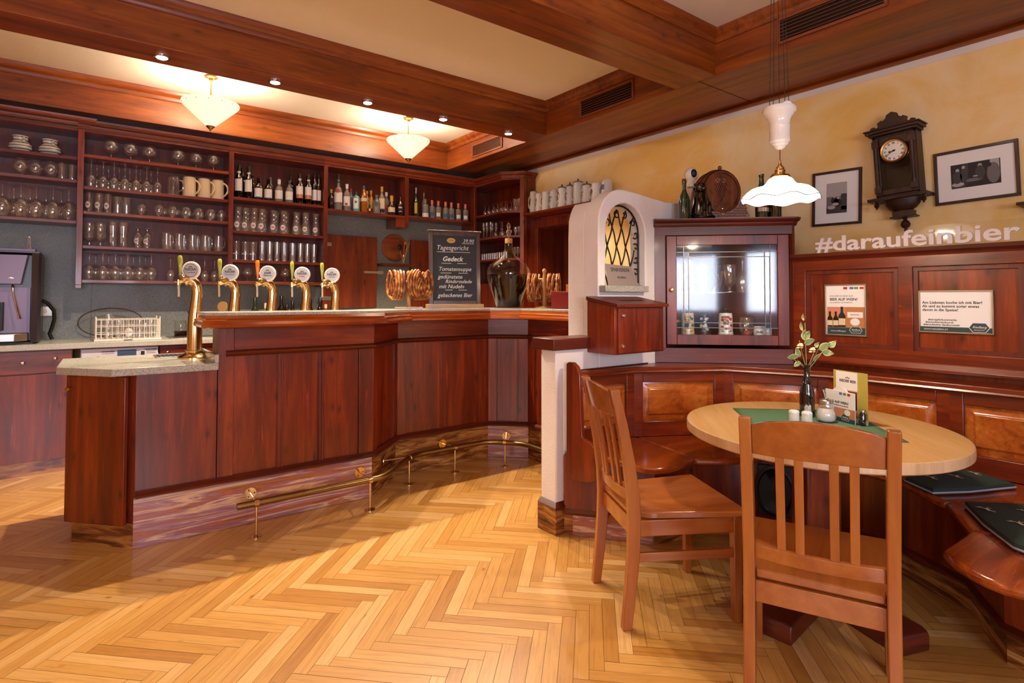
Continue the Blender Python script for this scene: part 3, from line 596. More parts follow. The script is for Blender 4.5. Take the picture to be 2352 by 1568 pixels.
# ================================================================ back bar: base cupboards and worktop
def drawer_unit(name,label,x0,x1,knobs,door=True):
    t=thing(name,label,'cabinet',((x0+x1)/2,5.85,0)); build('carcass',MB().box(x0,5.555,.12,x1,6.14,.928),'pdz',t)
    dr=build('drawer',MB().box(x0+.004,5.53,.757,x1-.004,5.556,.922),'px',t,bev=.002)
    for kx,kz in knobs: build('knob',knobmb(tr(kx,5.53,kz,0,RD(90)),.014),'brass' if kx<-.2 else 'chrome',dr)
    if door:
        d=build('door',MB().box(x0+.004,5.53,.105,x1-.004,5.556,.749),'pz',t,bev=.002)
    return t
drawer_unit('base_cabinet','red-brown base cabinet with brass-knobbed drawer at the left edge',-.75,-.058,[(-.348,.842),(-.16,.866)])
drawer_unit('base_cabinet','base cabinet with knobbed drawer, right of the dishwasher',.515,1.15,[(.572,.871)])
drawer_unit('base_cabinet','base cabinet hidden behind the bar, below the dark bottles',1.155,1.95,[(1.5,.871)])
st('baseboard_back',MB().box(-.75,5.56,.0,1.95,5.60,.115),'marblen')
t=thing('glass_washer','white under-counter glass washer with a blue display strip','dishwasher',(.24,5.85,0))
M['appl']=plain('appliance_white','c8c4d4',.3); M['applb']=plain('display_blue','3a5070',.2)
build('body',MB().box(-.01,5.54,.12,.505,6.1,.922),'appl',t,bev=.003); build('control_panel',MB().box(-.005,5.528,.80,.50,5.542,.918),'appl',t,bev=.002)
mb=MB(); mb.box(.225,5.525,.835,.352,5.529,.905,1); mb.box(.375,5.525,.84,.415,5.529,.9,0); mb.box(.382,5.524,.85,.408,5.528,.89,2); mb.box(.09,5.525,.84,.11,5.529,.86,2)
addtext(mb,'winterhalter',.018,face(.165,5.5265,.897,-PI/2),2,depth=.0004,bold=True); addtext(mb,'winterhalter',.018,face(.45,5.5265,.903,-PI/2),2,depth=.0004,bold=True)
mb.box(.125,5.5262,.88,.205,5.528,.882,1); mb.box(.42,5.5262,.885,.485,5.528,.887,1); mb.box(.42,5.5262,.872,.485,5.528,.874,1)
build('panel_print',mb,['appl','applb','ink'],t)
build('back_worktop',MB().box(-.75,5.50,.93,1.95,6.147,.974),'granite',None,'long pale granite worktop along the splashback wall','worktop',bev=.005)
# coffee machine
cm=thing('coffee_machine','purple-grey fully automatic coffee machine on the back worktop','coffee machine',(-.5,5.85,.974))
M['cmd']=plain('machine_dark','2a2228',.3); M['cmp']=plain('machine_mauve_panel','6e5c6e',.35,.3)
build('housing',MB().box(-.72,5.70,.985,-.262,6.08,1.66),'cmd',cm,bev=.012)
build('side_column',MB().prism([(-.315,5.60),(-.275,5.62),(-.262,5.70),(-.315,5.70)],.985,1.665),'cmd',cm,bev=.004)
mb=MB(); mb.add([(-.72,5.60,1.425),(-.375,5.60,1.425),(-.338,5.60,1.645),(-.72,5.60,1.645),(-.72,5.71,1.425),(-.375,5.71,1.425),(-.338,5.71,1.645),(-.72,5.71,1.645)],[(0,1,2,3),(5,4,7,6),(1,5,6,2),(4,0,3,7),(3,2,6,7),(4,5,1,0)]); build('front_door',mb,'cmp',cm,bev=.003)
build('logo_plate',MB().lathe([(.018,0),(.016,.003),(.0001,.004)],20,0,tr(-.432,5.599,1.47,0,RD(90))@Matrix.Diagonal((1,.45,1,1))),'chrome',cm)
build('back_splash_panel',MB().box(-.72,5.66,1.06,-.322,5.70,1.40),'cmp',cm)
build('spout_housing',MB().box(-.72,5.60,1.08,-.47,5.68,1.29),'blackp',cm,bev=.004)
build('steam_wand',MB().tube([(-.425,5.64,1.42),(-.42,5.615,1.36),(-.385,5.60,1.20),(-.378,5.60,1.165)],[.006,.006,.006,.010],8),'chrome',cm)
build('drip_grid',MB().prism([(-.72,5.54),(-.40,5.54),(-.33,5.60),(-.33,5.70),(-.72,5.70)],1.0,1.055),'steel',cm,bev=.003)
build('top_rim',MB().box(-.72,5.62,1.66,-.268,6.06,1.675),'cmd',cm,bev=.003)
build('warming_tray',MB().box(-.70,5.70,1.675,-.30,6.04,1.70),'cmp',cm,bev=.003)
build('feet',MB().box(-.70,5.62,.974,-.30,6.04,.99),'blackp',cm)
mb=MB().shell([(.0225,0),(.024,.004),(.024,.01),(.017,.02),(.016,.10),(.0155,.105)],18)
build('small_glass',mb,'glass',None,'small clear vase-shaped glass on top of the coffee machine','glass',local=True,loc=(-.345,5.80,1.7))
build('power_cable',MB().tube([(-.262,5.9,1.30),(-.23,5.92,1.28),(-.19,5.94,1.22),(-.185,5.95,1.15),(-.2,5.97,1.08),(-.215,5.98,1.03),(-.20,5.99,.985)],.014,10),'blackp',None,'thick black hose looping beside the coffee machine','cable')
so=thing('wall_socket','white double wall socket on the splashback by the coffee machine','socket',(-.245,6.14,1.17)); build('plate',MB().box(-.31,6.138,1.17,-.205,6.147,1.25),'porc',so,bev=.003); build('insert',MB().lathe([(.02,0),(.018,.003),(.0001,.003)],16,0,tr(-.26,6.138,1.21,0,RD(90))),'cream',so)
# dish rack with jars
rk=thing('glass_basket','white wire basket holding upturned glasses on the back worktop','basket',(.30,5.75,.974))
M['rackw']=plain('white_coated_wire','dcd0c8',.5)
mb=MB(); x0,x1,y0,y1=.085,.52,5.62,5.90
for z in (1.03,1.09,1.145): mb.tube([(x0,y0,z),(x1,y0,z),(x1,y1,z),(x0,y1,z)],.0028,6,closed=True)
nx=12
for i in range(nx+1):
    x=x0+(x1-x0)*i/nx
    for y in (y0,y1): mb.tube([(x,y,.985),(x,y,1.145)],.0025,6)
    if 0<i<nx: mb.tube([(x,y0,.99),(x,y1,.99)],.0022,6)
for j in range(1,8):
    y=y0+(y1-y0)*j/8
    for x in (x0,x1): mb.tube([(x,y,.985),(x,y,1.145)],.0025,6)
for x in (x0,x1):
    for y in (y0,y1): mb.tube([(x,y,.98),(x,y,1.165)],.005,8)
build('wire_cage',mb,'rackw',rk); build('base_tray',MB().box(.072,5.605,.974,.533,5.915,.988),'rackw',rk,bev=.003); build('name_plate',MB().box(.27,5.603,.978,.33,5.606,.983),'ink',rk)
RKG='glasses in the wire basket'
# ---------------------------------------------------------------- glass kinds (each kind one mesh, copied)
K={}
def reg(k,prof,mat='glass',n=18,bottom=None,extra=None,flip=False):
    if flip: h=max(z for r,z in prof); prof=[(r,h-z) for r,z in prof][::-1]
    mb=MB().shell(prof,n,0)
    K[k]=(mb,mat,extra)
def wine(R,H,hs,rf): # bowl radius, total height, stem height, foot radius
    return [(rf,0),(rf*.9,.003),(rf*.3,.007),(.004,.015),(.0035,hs*.8),(.006,hs),(R*.6,hs+.012),(R*.92,hs+(H-hs)*.28),(R,hs+(H-hs)*.45),(R*.92,hs+(H-hs)*.75),(R*.76,H)]
reg('bigwine',wine(.052,.215,.085,.038),flip=True)
reg('wine',wine(.034,.185,.085,.032),flip=True)
reg('wine2',wine(.043,.175,.07,.035),flip=True)
reg('wine3',wine(.036,.165,.07,.033),flip=True)
reg('snifter',wine(.050,.13,.035,.032))
reg('goblet',[(.022,0),(.024,.003),(.028,.012),(.040,.035),(.044,.055),(.036,.085),(.030,.095),(.033,.10)],flip=False)
reg('tumbler',[(.001,.004),(.026,.004),(.028,0),(.030,.01),(.035,.115)])
reg('tallglass',[(.001,.006),(.028,.006),(.029,0),(.031,.03),(.036,.14),(.035,.15)])
reg('slim',[(.001,.006),(.025,.006),(.026,0),(.024,.05),(.029,.11),(.031,.15)])
reg('weizen',[(.001,.01),(.030,.01),(.032,0),(.027,.04),(.029,.10),(.038,.17),(.037,.20)])
reg('footed',[(.030,0),(.030,.004),(.012,.012),(.011,.026),(.030,.042),(.040,.058),(.042,.15),(.041,.155)])
reg('tulip',[(.030,0),(.029,.003),(.007,.010),(.006,.02),(.024,.04),(.034,.07),(.030,.11),(.027,.135),(.030,.155)][:],flip=True)
reg('roundcup',[(.001,.004),(.020,.004),(.022,0),(.036,.02),(.042,.045),(.038,.07),(.034,.08)])
reg('beermug',[(.001,.008),(.040,.008),(.042,0),(.043,.02),(.043,.12),(.041,.15)],extra=lambda: MB().tube([(.042,0,.125),(.066,0,.12),(.074,0,.09),(.070,0,.05),(.042,0,.035)],.006,8))
reg('handleglass',[(.001,.006),(.036,.006),(.038,0),(.038,.125),(.037,.13)],extra=lambda: MB().tube([(.037,0,.105),(.058,0,.10),(.063,0,.07),(.058,0,.04),(.037,0,.03)],.005,8))
reg('carafe',[(.001,.005),(.040,.005),(.042,0),(.044,.03),(.042,.06),(.030,.11),(.026,.14),(.029,.17),(.037,.20),(.036,.202)])
reg('flute',wine(.021,.20,.085,.028)); reg('flutei',wine(.030,.18,.10,.034),flip=True); reg('shot',[(.001,.008),(.017,.008),(.018,0),(.021,.06)],n=14)
reg('shot2',[(.018,0),(.018,.003),(.006,.01),(.006,.03),(.016,.05),(.019,.10)],n=14); reg('smallg',wine(.032,.13,.045,.030),flip=True); reg('jar',[(.001,.004),(.036,.004),(.040,.01),(.042,.09),(.033,.11),(.036,.112),(.036,.13)])
M['lbl']=plain('round_white_label','dcd6d0',.5); M['lblr']=plain('label_red_print','a83c34',.5)
made={}
HZ={'bigwine':1.2,'wine':1.26,'wine2':1.33,'wine3':1.3,'snifter':1.08,'tallglass':1.24,'tumbler':1.2,'roundcup':1.28,'footed':1.18,'weizen':1.06,'tulip':1.1,'handleglass':1.18,'carafe':1.1,'slim':1.3,'goblet':1.2,'shot':1.3}
def glass(kind,x,y,z,label,group,cat='glass',mark=None,s=1,rz=0):
    key=(kind,mark)
    if key not in made:
        mb,mat,ex=K[kind]; names={'bigwine':'wine_glass','wine':'wine_glass','wine2':'wine_glass','wine3':'wine_glass','snifter':'brandy_glass','goblet':'goblet','tumbler':'tumbler','tallglass':'beer_glass','slim':'beer_glass','weizen':'wheat_beer_glass','footed':'footed_beer_glass','tulip':'tulip_glass','roundcup':'round_glass_cup','beermug':'glass_beer_mug','handleglass':'glass_beer_mug','carafe':'glass_carafe','flute':'flute_glass','flutei':'stemmed_glass','shot':'shot_glass','shot2':'shot_glass','smallg':'stemmed_glass','jar':'glass_jar'}
        r=build(names[kind],MB().add(mb.v,mb.f),mat,local=True)
        if ex: build('handle',ex(),'glass',r,local=True)
        if mark:
            lm=MB(); R0=max(a for a,b in [(math.hypot(v[0],v[1]),v[2]) for v in mb.v])
            if mark[0]=='disc':
                zc=mark[1]; rr_=mark[2]; T=face(0,0,zc,RD(-115)); Rl=mark[3]
                n=18; vs_=[(0,0,Rl)]; 
                for k in range(n): q=2*PI*k/n; xx=rr_*cos(q); vs_.append((xx,rr_*1.15*sin(q),math.sqrt(max(Rl*Rl-xx*xx,0))))
                lm.add(vs_,[(0,k+1,(k+1)%n+1) for k in range(n)],0,T)
                lm.add([(-rr_*.6,-rr_*.12,Rl+.001),(rr_*.6,-rr_*.12,Rl+.001),(rr_*.6,rr_*.2,Rl+.001),(-rr_*.6,rr_*.2,Rl+.001)],[(0,1,2,3)],1,T)
                build('printed_logo',lm,['lbl',mark[4]],r,local=True)
            else:
                T=face(0,0,mark[2],RD(-115))@Matrix.Translation((0,0,mark[3]))
                if mark[4]: T=T@Matrix.Rotation(RD(90),4,'Z')
                addtext(lm,mark[1],mark[5],T,0,depth=.0003,bold=True); build('lettering',lm,['lbl'],r,local=True)
        made[key]=[r,False]
    rt,used=made[key]
    if not used: made[key][1]=True; o=rt; o.location=(x,y,z); o.rotation_euler=(0,0,rz)
    else: o=dup(rt,(x,y,z),rz)
    for p_ in ('group',):
        if p_ in o: del o[p_]
    o['label']=label; o['category']=cat
    if group: o['group']=group
    if isinstance(s,tuple): o.scale=s
    else: o.scale=(s,s,s*HZ.get(kind,1))
    return o
for i,(kd,x,y) in enumerate((('weizen',.17,5.72),('footed',.25,5.80),('jar',.32,5.70),('tallglass',.385,5.72),('tumbler',.43,5.82),('tallglass',.47,5.72))):
    lab=['tall flared glass standing out of the wire basket, leftmost in it','footed glass in the wire basket, second from its left end','jar-shaped glass with white label in the wire basket','beer glass in the wire basket, right of the jar','short tumbler in the wire basket near its right end','beer glass at the right end of the wire basket'][i]
    glass(kd,x,y,.99,lab,RKG,s=(1,1,1),mark=('disc',.05,.03,.043,'lbl') if kd=='jar' else None)
tg=thing('oval_tray','large clear oval tray leaning on the splashback behind the wire basket','tray',(.2,6.08,.974))
T=tr(.20,6.085,1.105,0,RD(-78)); build('tray_glass',MB().shell([(.001,0),(.225,0),(.235,.010)],40,0,T@Matrix.Diagonal((1,.55,1,1))),'glassd',tg); build('tray_rim',MB().tube([(.235*cos(a),.235*.55*sin(a),.012) for a in [2*PI*k/36 for k in range(36)]],.004,6,0,T,closed=True),'frd',tg)
kt=thing('coffee_pot','round glass pot with dark liquid beside the tap','pot',(.715,5.95,.974)); build('pot_glass',MB().shell([(.001,.002),(.05,.002),(.056,.02),(.055,.10),(.05,.145)],22,0,tr(.715,5.95,.974)),'glassd',kt); build('coffee',MB().lathe([(.001,.004),(.048,.004),(.053,.02),(.054,.05),(.001,.05)],22,0,tr(.715,5.95,.974)),'liq',kt)
fc=thing('sink_faucet','chrome sink faucet with black lever behind the front tap','faucet',(.80,6.05,.974)); build('spout',MB().tube([(.80,6.05,.974),(.80,6.05,1.12),(.80,6.03,1.16),(.80,5.98,1.17),(.80,5.94,1.15)],.011,10),'chrome',fc); build('lever',MB().tube([(.80,6.05,1.16),(.78,6.05,1.20)],.006,8),'blackp',fc)
sk=thing('sink','steel sink set into the back worktop by the faucet','sink',(.80,5.8,.972)); build('rim',MB().box(.60,5.60,.9745,1.02,6.0,.979),'steel',sk,bev=.002); build('basin',MB().box(.63,5.63,.979,.99,5.97,.9795),'frd',sk)
# dark bottles on the back worktop, seen over the bar
def bottle(x,y,z,prof,mats,label,group=None,bands=(),cap=None,name='bottle',seg=18,s=1):
    """prof: outer profile; bands: (z0,z1,mat,arc degrees); cap: (z0,z1,mat)"""
    t=thing(name,label,'bottle',(x,y,z),0,group)
    pr=[(r*s,q*s) for r,q in prof]
    build('glass_body',MB().lathe(pr,seg),mats,t,local=True)
    def rad(zz):
        for (r0,z0),(r1,z1) in zip(pr,pr[1:]):
            if z0<=zz<=z1 and z1>z0: return r0+(r1-r0)*(zz-z0)/(z1-z0)
        return pr[-1][0]
    for z0,z1,m,arc in bands:
        z0*=s; z1*=s; mb=MB(); n=12; c=RD(-118)
        rows=[z0+(z1-z0)*k/3 for k in range(4)]; vs_=[]
        for zz in rows:
            for k in range(n+1): a=c+RD(arc)*(k/n-.5); r=rad(zz)+.0009; vs_.append((r*cos(a),r*sin(a),zz))
        mb.add(vs_,[(j*(n+1)+k,j*(n+1)+k+1,(j+1)*(n+1)+k+1,(j+1)*(n+1)+k) for j in range(3) for k in range(n)])
        build('label',mb,m,t,local=True)
    if cap: z0,z1,m=cap; build('cap',MB().lathe([(rad(z0*s)+.0015,z0*s),(rad(z0*s)+.0018,z1*s-.002),(.0001,z1*s)],14),m,t,local=True)
    return t
WINE=[(.0001,.012),(.030,.0),(.037,.004),(.0375,.18),(.034,.205),(.018,.235),(.0145,.25),(.014,.31),(.0155,.312),(.0155,.32),(.0001,.32)]
SQUAT=[(.0001,.006),(.034,0),(.038,.004),(.038,.125),(.032,.15),(.016,.168),(.014,.18),(.014,.215),(.0155,.217),(.0155,.225),(.0001,.225)]
SLIM=[(.0001,.006),(.022,0),(.025,.004),(.025,.19),(.020,.215),(.012,.235),(.011,.29),(.012,.295),(.0001,.295)]
SPIR=[(.0001,.006),(.034,0),(.037,.004),(.037,.17),(.030,.195),(.016,.215),(.014,.225),(.0135,.26),(.015,.262),(.015,.28),(.0001,.28)]
CHAMP=[(.0001,.02),(.034,.0),(.042,.006),(.043,.13),(.038,.18),(.022,.225),(.017,.25),(.015,.29),(.018,.292),(.018,.31),(.0001,.315)]
GB='dark bottles on the back worktop'
M['red']=plain('red_label','b02018',.5); M['clear']=plain('clear_spirit_glass','b0aaa2',.05,0,Transmission_Weight=.55,IOR=1.3,Coat_Weight=.8); M['amber']=plain('amber_spirit','9a5212',.06,0,Coat_Weight=1); M['blue']=plain('pale_blue_glass','5c9aa4',.05,0,Coat_Weight=1); M['pink']=plain('copper_cap','d08468',.3,.4); M['whc']=plain('white_cap','e4e0dc',.4); M['yel']=plain('gold_yellow_cap','d0a040',.35,.3); M['lc']=plain('cream_label','dccca8',.55); M['teal']=plain('teal_label','34506a',.5)
for x,s,m,cap,lab in ((1.35,1.10,'bgreen',None,'dark green wine bottle, leftmost on the back worktop'),(1.45,.95,'clear',(.26,.315,'lc'),'clear slim bottle with cream top beside the green wine bottle'),(1.60,1.16,'bdark',None,'tall black bottle behind the second and third taps'),(1.655,.9,'bbrown',None,'short brown bottle behind the taps'),(1.71,1.0,'bdark',None,'black bottle with blue sheen left of the red-labelled one'),(1.79,.72,'bgreen',(.21,.225,'whc'),'small green bottle with white cap'),(1.84,.85,'bbrown',None,'bottle with red label behind the third tap'),(1.89,1.05,'bdark',None,'large black bottle left of the fourth tap'),(1.99,1.08,'bdark',None,'black bottle right of the fourth tap'),(2.05,.9,'amber',(.27,.318,'lc'),'pale-topped bottle beside the wooden hatch')):
    bottle(x,5.98,.974,WINE if m!='bgreen' or s>1 else SQUAT,m,lab,None,[(.05,.14,'red' if 'red label' in lab else 'lc',110)] if ('red' in lab or 'white cap' in lab) else (),cap,s=s)
build('back_worktop',MB().box(1.96,5.62,.93,3.82,6.147,.974),'granite',None,'granite worktop continuing below the wooden wall hatches','worktop',bev=.005)
build('base_cabinet',MB().box(1.96,5.65,.0,3.80,6.14,.928),'pz',None,'long base cupboard below the wooden wall hatches','cabinet')
# ================================================================ wall shelves behind the bar
SY=5.85; BK=6.125
def cornice(mb,path,z=2.72):
    mb.sweep([(-.02,z),(.004,z),(.012,z+.012),(.016,z+.028),(.034,z+.036),(.046,z+.05),(.050,z+.068),(-.02,z+.068)],path)
def unit(name,label,x0,x1,uprights,shelves,bot,top=2.72,crn=None,cz=2.72):
    t=thing(name,label,'shelf',((x0+x1)/2,6.0,bot))
    build('back_panel',MB().box(x0,BK,shelves[-1]-.02,x1,6.146,2.78),'pdz',t)
    for a,b,z in uprights: build('upright',MB().box(a,SY,z,b,BK,top),'pz',t,bev=.002)
    for z in shelves: build('shelf_board',MB().box(x0,SY+.008,z-.026,x1,BK,z),'px',t,bev=.002)
    build('top_board',MB().box(x0,SY+.005,2.70,x1,BK,2.72),'px',t)
    mb=MB(); cornice(mb,crn or [(x0-.045,SY),(x1,SY)],cz); build('cornice',mb,'px',t)
    return t
u1=unit('wall_shelf','open wall shelf at the left edge with striped pitchers on top row',-1.40,-.057,[(-1.44,-1.40,1.43)],[2.484,2.294,1.957],1.93,crn=[(-1.44,SY-.012),(-.012+.03,SY-.012),(.018,SY+.05)],cz=2.735)
u2=unit('wall_shelf','tall wall shelf of wine glasses and cream steins above the basket',-.012,1.078,[(-.056,-.013,1.43)],[2.516,2.25,2.043,1.758,1.473],1.43)
for a in (-.056,): build('bracket_foot',MB().prism([(a,SY),(a+.043,SY),(a+.043,SY+.02),(a,SY+.02)],1.40,1.43),'pz',u2,bev=.003)
u3=unit('wall_shelf','wall shelf with dark wine bottles on top and carafes below',1.1205,1.978,[(1.0785,1.120,1.46)],[2.285,1.968,1.689,1.484],1.46)
u4=unit('wall_shelf','single-board wall shelf of spirit bottles above the wooden hatch',2.0185,2.9055,[(1.9785,2.018,1.44),(2.906,2.948,2.129)],[2.26],2.129)
u5=unit('wall_shelf','wall shelf with copper-capped clear bottles left of the corner shelf',2.9485,3.8415,[],[2.27],2.24)
build('end_gusset',MB().box(2.8,SY+.02,2.13,2.906,BK,2.24),'pz',u4)
# corner shelf: runs along Y, bends 45 degrees, then returns to the yellow wall
cs=thing('corner_shelf','corner shelf unit of small glasses beside the kitchen door','shelf',(4.03,5.5,1.4))
CP=[(3.861,5.842),(3.861,5.30),(4.045,5.116),(4.215,5.116)]
outl=[(4.215,5.12),(4.215,6.146),(3.861,6.146),(3.861,5.30),(4.045,5.12)]
def offp(d): return [(4.20,5.118+d),(4.20,6.146),(3.861+d,6.146),(3.861+d,5.30+d*.41),(4.045+d*.41,5.118+d)]
for z in (2.342,2.055,1.79): build('shelf_board',MB().prism(offp(.012)[::1],z-.024,z),'py',cs,bev=.002)
build('cupboard_below',MB().prism(offp(.008),1.02,1.50),'pz',cs)
build('back_panel',MB().box(4.198,5.14,1.45,4.2165,6.146,2.76),'pz',cs)
build('back_panel',MB().box(3.876,6.125,1.5,4.1975,6.146,2.76),'pz',cs)
build('upright',MB().box(3.8425,SY,1.36,3.876,6.146,2.72),'pz',cs,bev=.002)
build('upright',MB().prism([(4.012,5.149),(4.045,5.116),(4.09,5.116),(4.09,5.14),(4.055,5.14),(4.03,5.165)],1.0,2.72),'pz',cs,bev=.002)
build('side_panel',MB().box(4.09,5.112,1.0,4.2165,5.132,2.72),'pz',cs)
build('top_board',MB().prism(offp(.004),2.70,2.72),'py',cs)
mb=MB(); cornice(mb,CP); build('cornice',mb,'py',cs)
mb=MB(); mb.box(3.8765,5.86,.974,3.90,6.14,1.36); build('lower_cheek',mb,'pz',cs)
# stein shelf over the kitchen door
ss=build('stein_shelf',MB().box(4.03,3.75,2.275,4.2155,5.109,2.30),'py',None,'red-brown shelf over the kitchen door carrying ceramic steins','shelf',bev=.003)
build('valance',MB().box(4.16,3.9,2.256,4.2155,5.109,2.275),'py',ss)
# ---------------------------------------------------------------- contents
def row(kind,xs,y,z,lab,grp,cat='glass',mark=None,s=1,jy=.012,rz=0):
    for i,x in enumerate(xs):
        glass(kind,x,y+RNG.uniform(-jy,jy),z,lab.replace('#',ordn(i,len(xs))),grp,cat,mark,s,rz+RNG.uniform(-.1,.1) if rz else 0)
r_=row
# unit 1
def pitcher(x,lab):
    t=thing('striped_pitcher',lab,'pitcher',(x,5.97,2.484),RD(-70),'striped pitchers on the left shelf'); s=1.0
    m=M.get('strp')
    if not m:
        m,nt,b=newmat('white_glaze_green_stripes'); tc=N(nt,'ShaderNodeTexCoord'); wv=N(nt,'ShaderNodeTexWave',wave_type='BANDS',bands_direction='Z',_Scale=13,_Distortion=1.2); nt.links.new(tc.outputs['Object'],wv.inputs[0])
        nt.links.new(ramp(nt,[(.12,'405c50'),(.22,'e4e0d4')],wv.outputs['Fac']),b.inputs['Base Color']); b.inputs['Roughness'].default_value=.2; M['strp']=m
    build('body',MB().lathe([(.0001,0),(.046,0),(.062,.015),(.075,.038),(.072,.062),(.052,.085),(.044,.095),(.050,.125),(.052,.132),(.048,.132),(.042,.10),(.0001,.09)],28),m,t,local=True)
    build('handle',MB().tube([(.046,0,.118),(.068,0,.118),(.078,0,.10),(.072,0,.08),(.058,0,.072)],.007,8),m,t,local=True)
pitcher(-.421,'green-striped white pitcher, left one on the top shelf'); pitcher(-.238,'green-striped white pitcher, right one on the top shelf')
row('goblet',[-.417,-.324,-.228],5.96,2.294,'short rounded goblet, # on the middle board of the left-edge shelf','goblets left shelf',s=1.15)
row('tumbler',[-.153,-.089],5.95,2.294,'slim metal-looking tumbler, # beside the goblets','tumblers left shelf')
row('bigwine',[-.519,-.429+.02,-.315,-.21,-.108],5.95,1.957,'large upturned wine glass, # of the bottom row at the left edge','upturned wine glasses left shelf',s=1.08)
row('bigwine',[-.46,-.36,-.26,-.16],6.06,1.957,'large upturned wine glass in the back of the left-edge bottom row, #','upturned wine glasses left shelf back',s=1.08)
# unit 2
row('snifter',[.171,.312,.450,.671,.818,.961],5.95,2.516,'brandy balloon glass, # on the top board','brandy glasses',s=1.12)
X=[.037,.119,.196,.273,.354,.432,.514]
row('wine',X,5.94,2.25,'upturned wine glass, # in the front row beside the steins','upturned wine glasses beside the steins')
row('wine',[x+.04 for x in X[:6]],6.05,2.25,'upturned wine glass, # in the second row beside the steins','back upturned wine glasses')
glass('beermug',.636,5.94,2.25,'clear dimpled glass beer mug left of the cream steins',None,'beer mug',s=1.15,rz=-.5)
def stoneware(x,y,z,lab,mat='cream',r=.058,h=.185,grp='cream stoneware steins',rz=-.6,lid=False,deco=None,hd=True,taper=1):
    t=thing('ceramic_stein',lab,'stein',(x,y,z),rz,grp)
    build('body',MB().lathe([(.0001,.002),(r*.98,0),(r,.006),(r,.02),(r*.96,.03),(r*.95*taper,h-.02),(r*.90*taper,h-.004),(r*.87*taper,h),(r*.82*taper,h-.004),(r*.80*taper,.03),(.0001,.02)],26),mat,t,local=True)
    if hd: build('handle',MB().tube([(r*.93,0,h*.86)]+[(r+.038*math.sin(PI*q/10)**.7,0,h*(.86-.66*q/10)) for q in range(1,10)]+[(r*.95,0,h*.18)],.0085,8),mat,t,local=True)
    if lid: build('pewter_lid',MB().lathe([(r*.92*taper,h+.001),(r*.93*taper,h+.006),(r*.6,h+.016),(.008,h+.022),(.006,h+.03),(.010,h+.038),(.0001,h+.046)],22),'pewter',t,local=True)
    if deco: deco(t,r*taper,h)
    return t
for i,x in enumerate((.765,.886,1.0)): stoneware(x,5.95,2.25,'plain cream stoneware stein, %s of the three'%ordn(i,3))
D1=('disc',.055,.021,.0345,'lblr')
row('tallglass',[.028,.093,.156],5.94,2.043,'beer glass with round white logo, # of three','logo beer glasses',mark=D1,s=.92)
row('tumbler',[.225,.289],5.94,2.043,'plain tall tumbler, # beside the white-logo beer glasses','tumblers unit two',s=1.08)
row('roundcup',[.399],5.95,2.043,'low dark round cup between tumblers and round glass cups',None)
row('roundcup',[.53,.634,.737,.839,.94,1.034],5.94,2.043,'low round glass cup, # in the front row','round glass cups',s=1.05)
row('roundcup',[.58,.68,.78,.88,.98],6.04,2.043,'low round glass cup, # in the back row','round glass cups back',s=1.05)
row('footed',[.033,.108],5.95,1.758,'footed cylinder beer glass, # on the fourth board','footed beer glasses',s=1.1)
row('weizen',[.196,.270],5.95,1.758,'tall wheat beer glass with vertical lettering, # of two','wheat beer glasses',mark=('txt','WEIHENBIER' if 0 else 'RIEDER WEISSE',.10,.036,True,.020),s=1.03)
row('tulip',[.374,.443],5.95,1.758,'upturned tulip beer glass with round red logo, # of two','logo tulip glasses',mark=('disc',.055,.018,.0325,'lblr'),s=1.05)
row('handleglass',[.589,.689,.797,.90,1.01],5.94,1.758,'glass beer mug with handle, # on the fourth board','handled beer mugs',rz=-.6)
row('handleglass',[.63,.74,.85,.95],6.05,1.758,'glass beer mug in the back row of the fourth board, #','handled beer mugs back',rz=-.6)
row('wine2',[.035,.128,.216,.304,.391,.478],5.94,1.473,'large upturned wine glass, # on the lowest board','upturned wine glasses lowest board')
row('wine2',[.08,.17,.26,.35,.44],6.05,1.473,'large upturned wine glass, # in the back of the lowest board','upturned wine glasses lowest board back')
row('wine3',[.627,.72,.81,.902,.985,1.04],5.95,1.473,'smaller upturned wine glass, # behind the two left tap badges','small upturned wine glasses')
# unit 3 bottles
DB='tall dark wine bottles with oval white label'
WL=[(.07,.185,'whc',120),(.245,.262,'whc',200)]
for i,x in enumerate((1.183,1.272)): bottle(x,5.94,2.285,WINE,'bdark','tall dark bottle with arched white label, %s on the bottle shelf'%('leftmost' if i==0 else 'second'),DB,WL,(.28,.325,'bgreen'))
for i,x in enumerate((1.36,1.451)): bottle(x,5.93,2.285,SQUAT,'bdark','squat dark bottle with wide white label, %s of the pair'%('left' if i==0 else 'right'),'squat dark bottles',[(.03,.115,'whc',140),(.02,.03,'teal',140)],(.17,.228,'bdark'))
bottle(1.552,5.93,2.285,SQUAT,'clear','squat clear bottle with white label and green-white cap',None,[(.03,.115,'whc',140)],(.18,.23,'whc')); bottle(1.651,5.93,2.285,SQUAT,'clear','squat clear bottle with white label and silver cap',None,[(.03,.115,'whc',140),(.02,.03,'teal',140)],(.19,.23,'pewter'))
for i,x in enumerate((1.759,1.846)): bottle(x,5.94,2.285,WINE,'bdark','tall dark bottle with arched white and brown label, %s of the right pair'%('left' if i==0 else 'right'),DB,[(.10,.185,'whc',120),(.06,.10,'pink',120),(.25,.265,'whc',200)],(.28,.325,'bgreen'))
for i,x in enumerate((1.912,1.955)): bottle(x,5.94,2.285,SLIM,'bdark','slim black bottle with white strip label, %s at the right upright'%('left one' if i==0 else 'right one'),'slim black bottles',[(.05,.15,'whc',110)],(.26,.30,'bdark'),s=1.1)
for i,x in enumerate((1.235,1.33,1.40,1.50,1.58,1.70,1.79,1.87,1.94)): bottle(x,6.05,2.285,SLIM if i in(1,2,3,4) else WINE,'bdark' if i not in(3,4) else 'clear','bottle in the back row of the wine shelf, %s'%ordn(i,9),'back row wine bottles',(),None,s=.9 if i in(1,2,3,4) else 1)
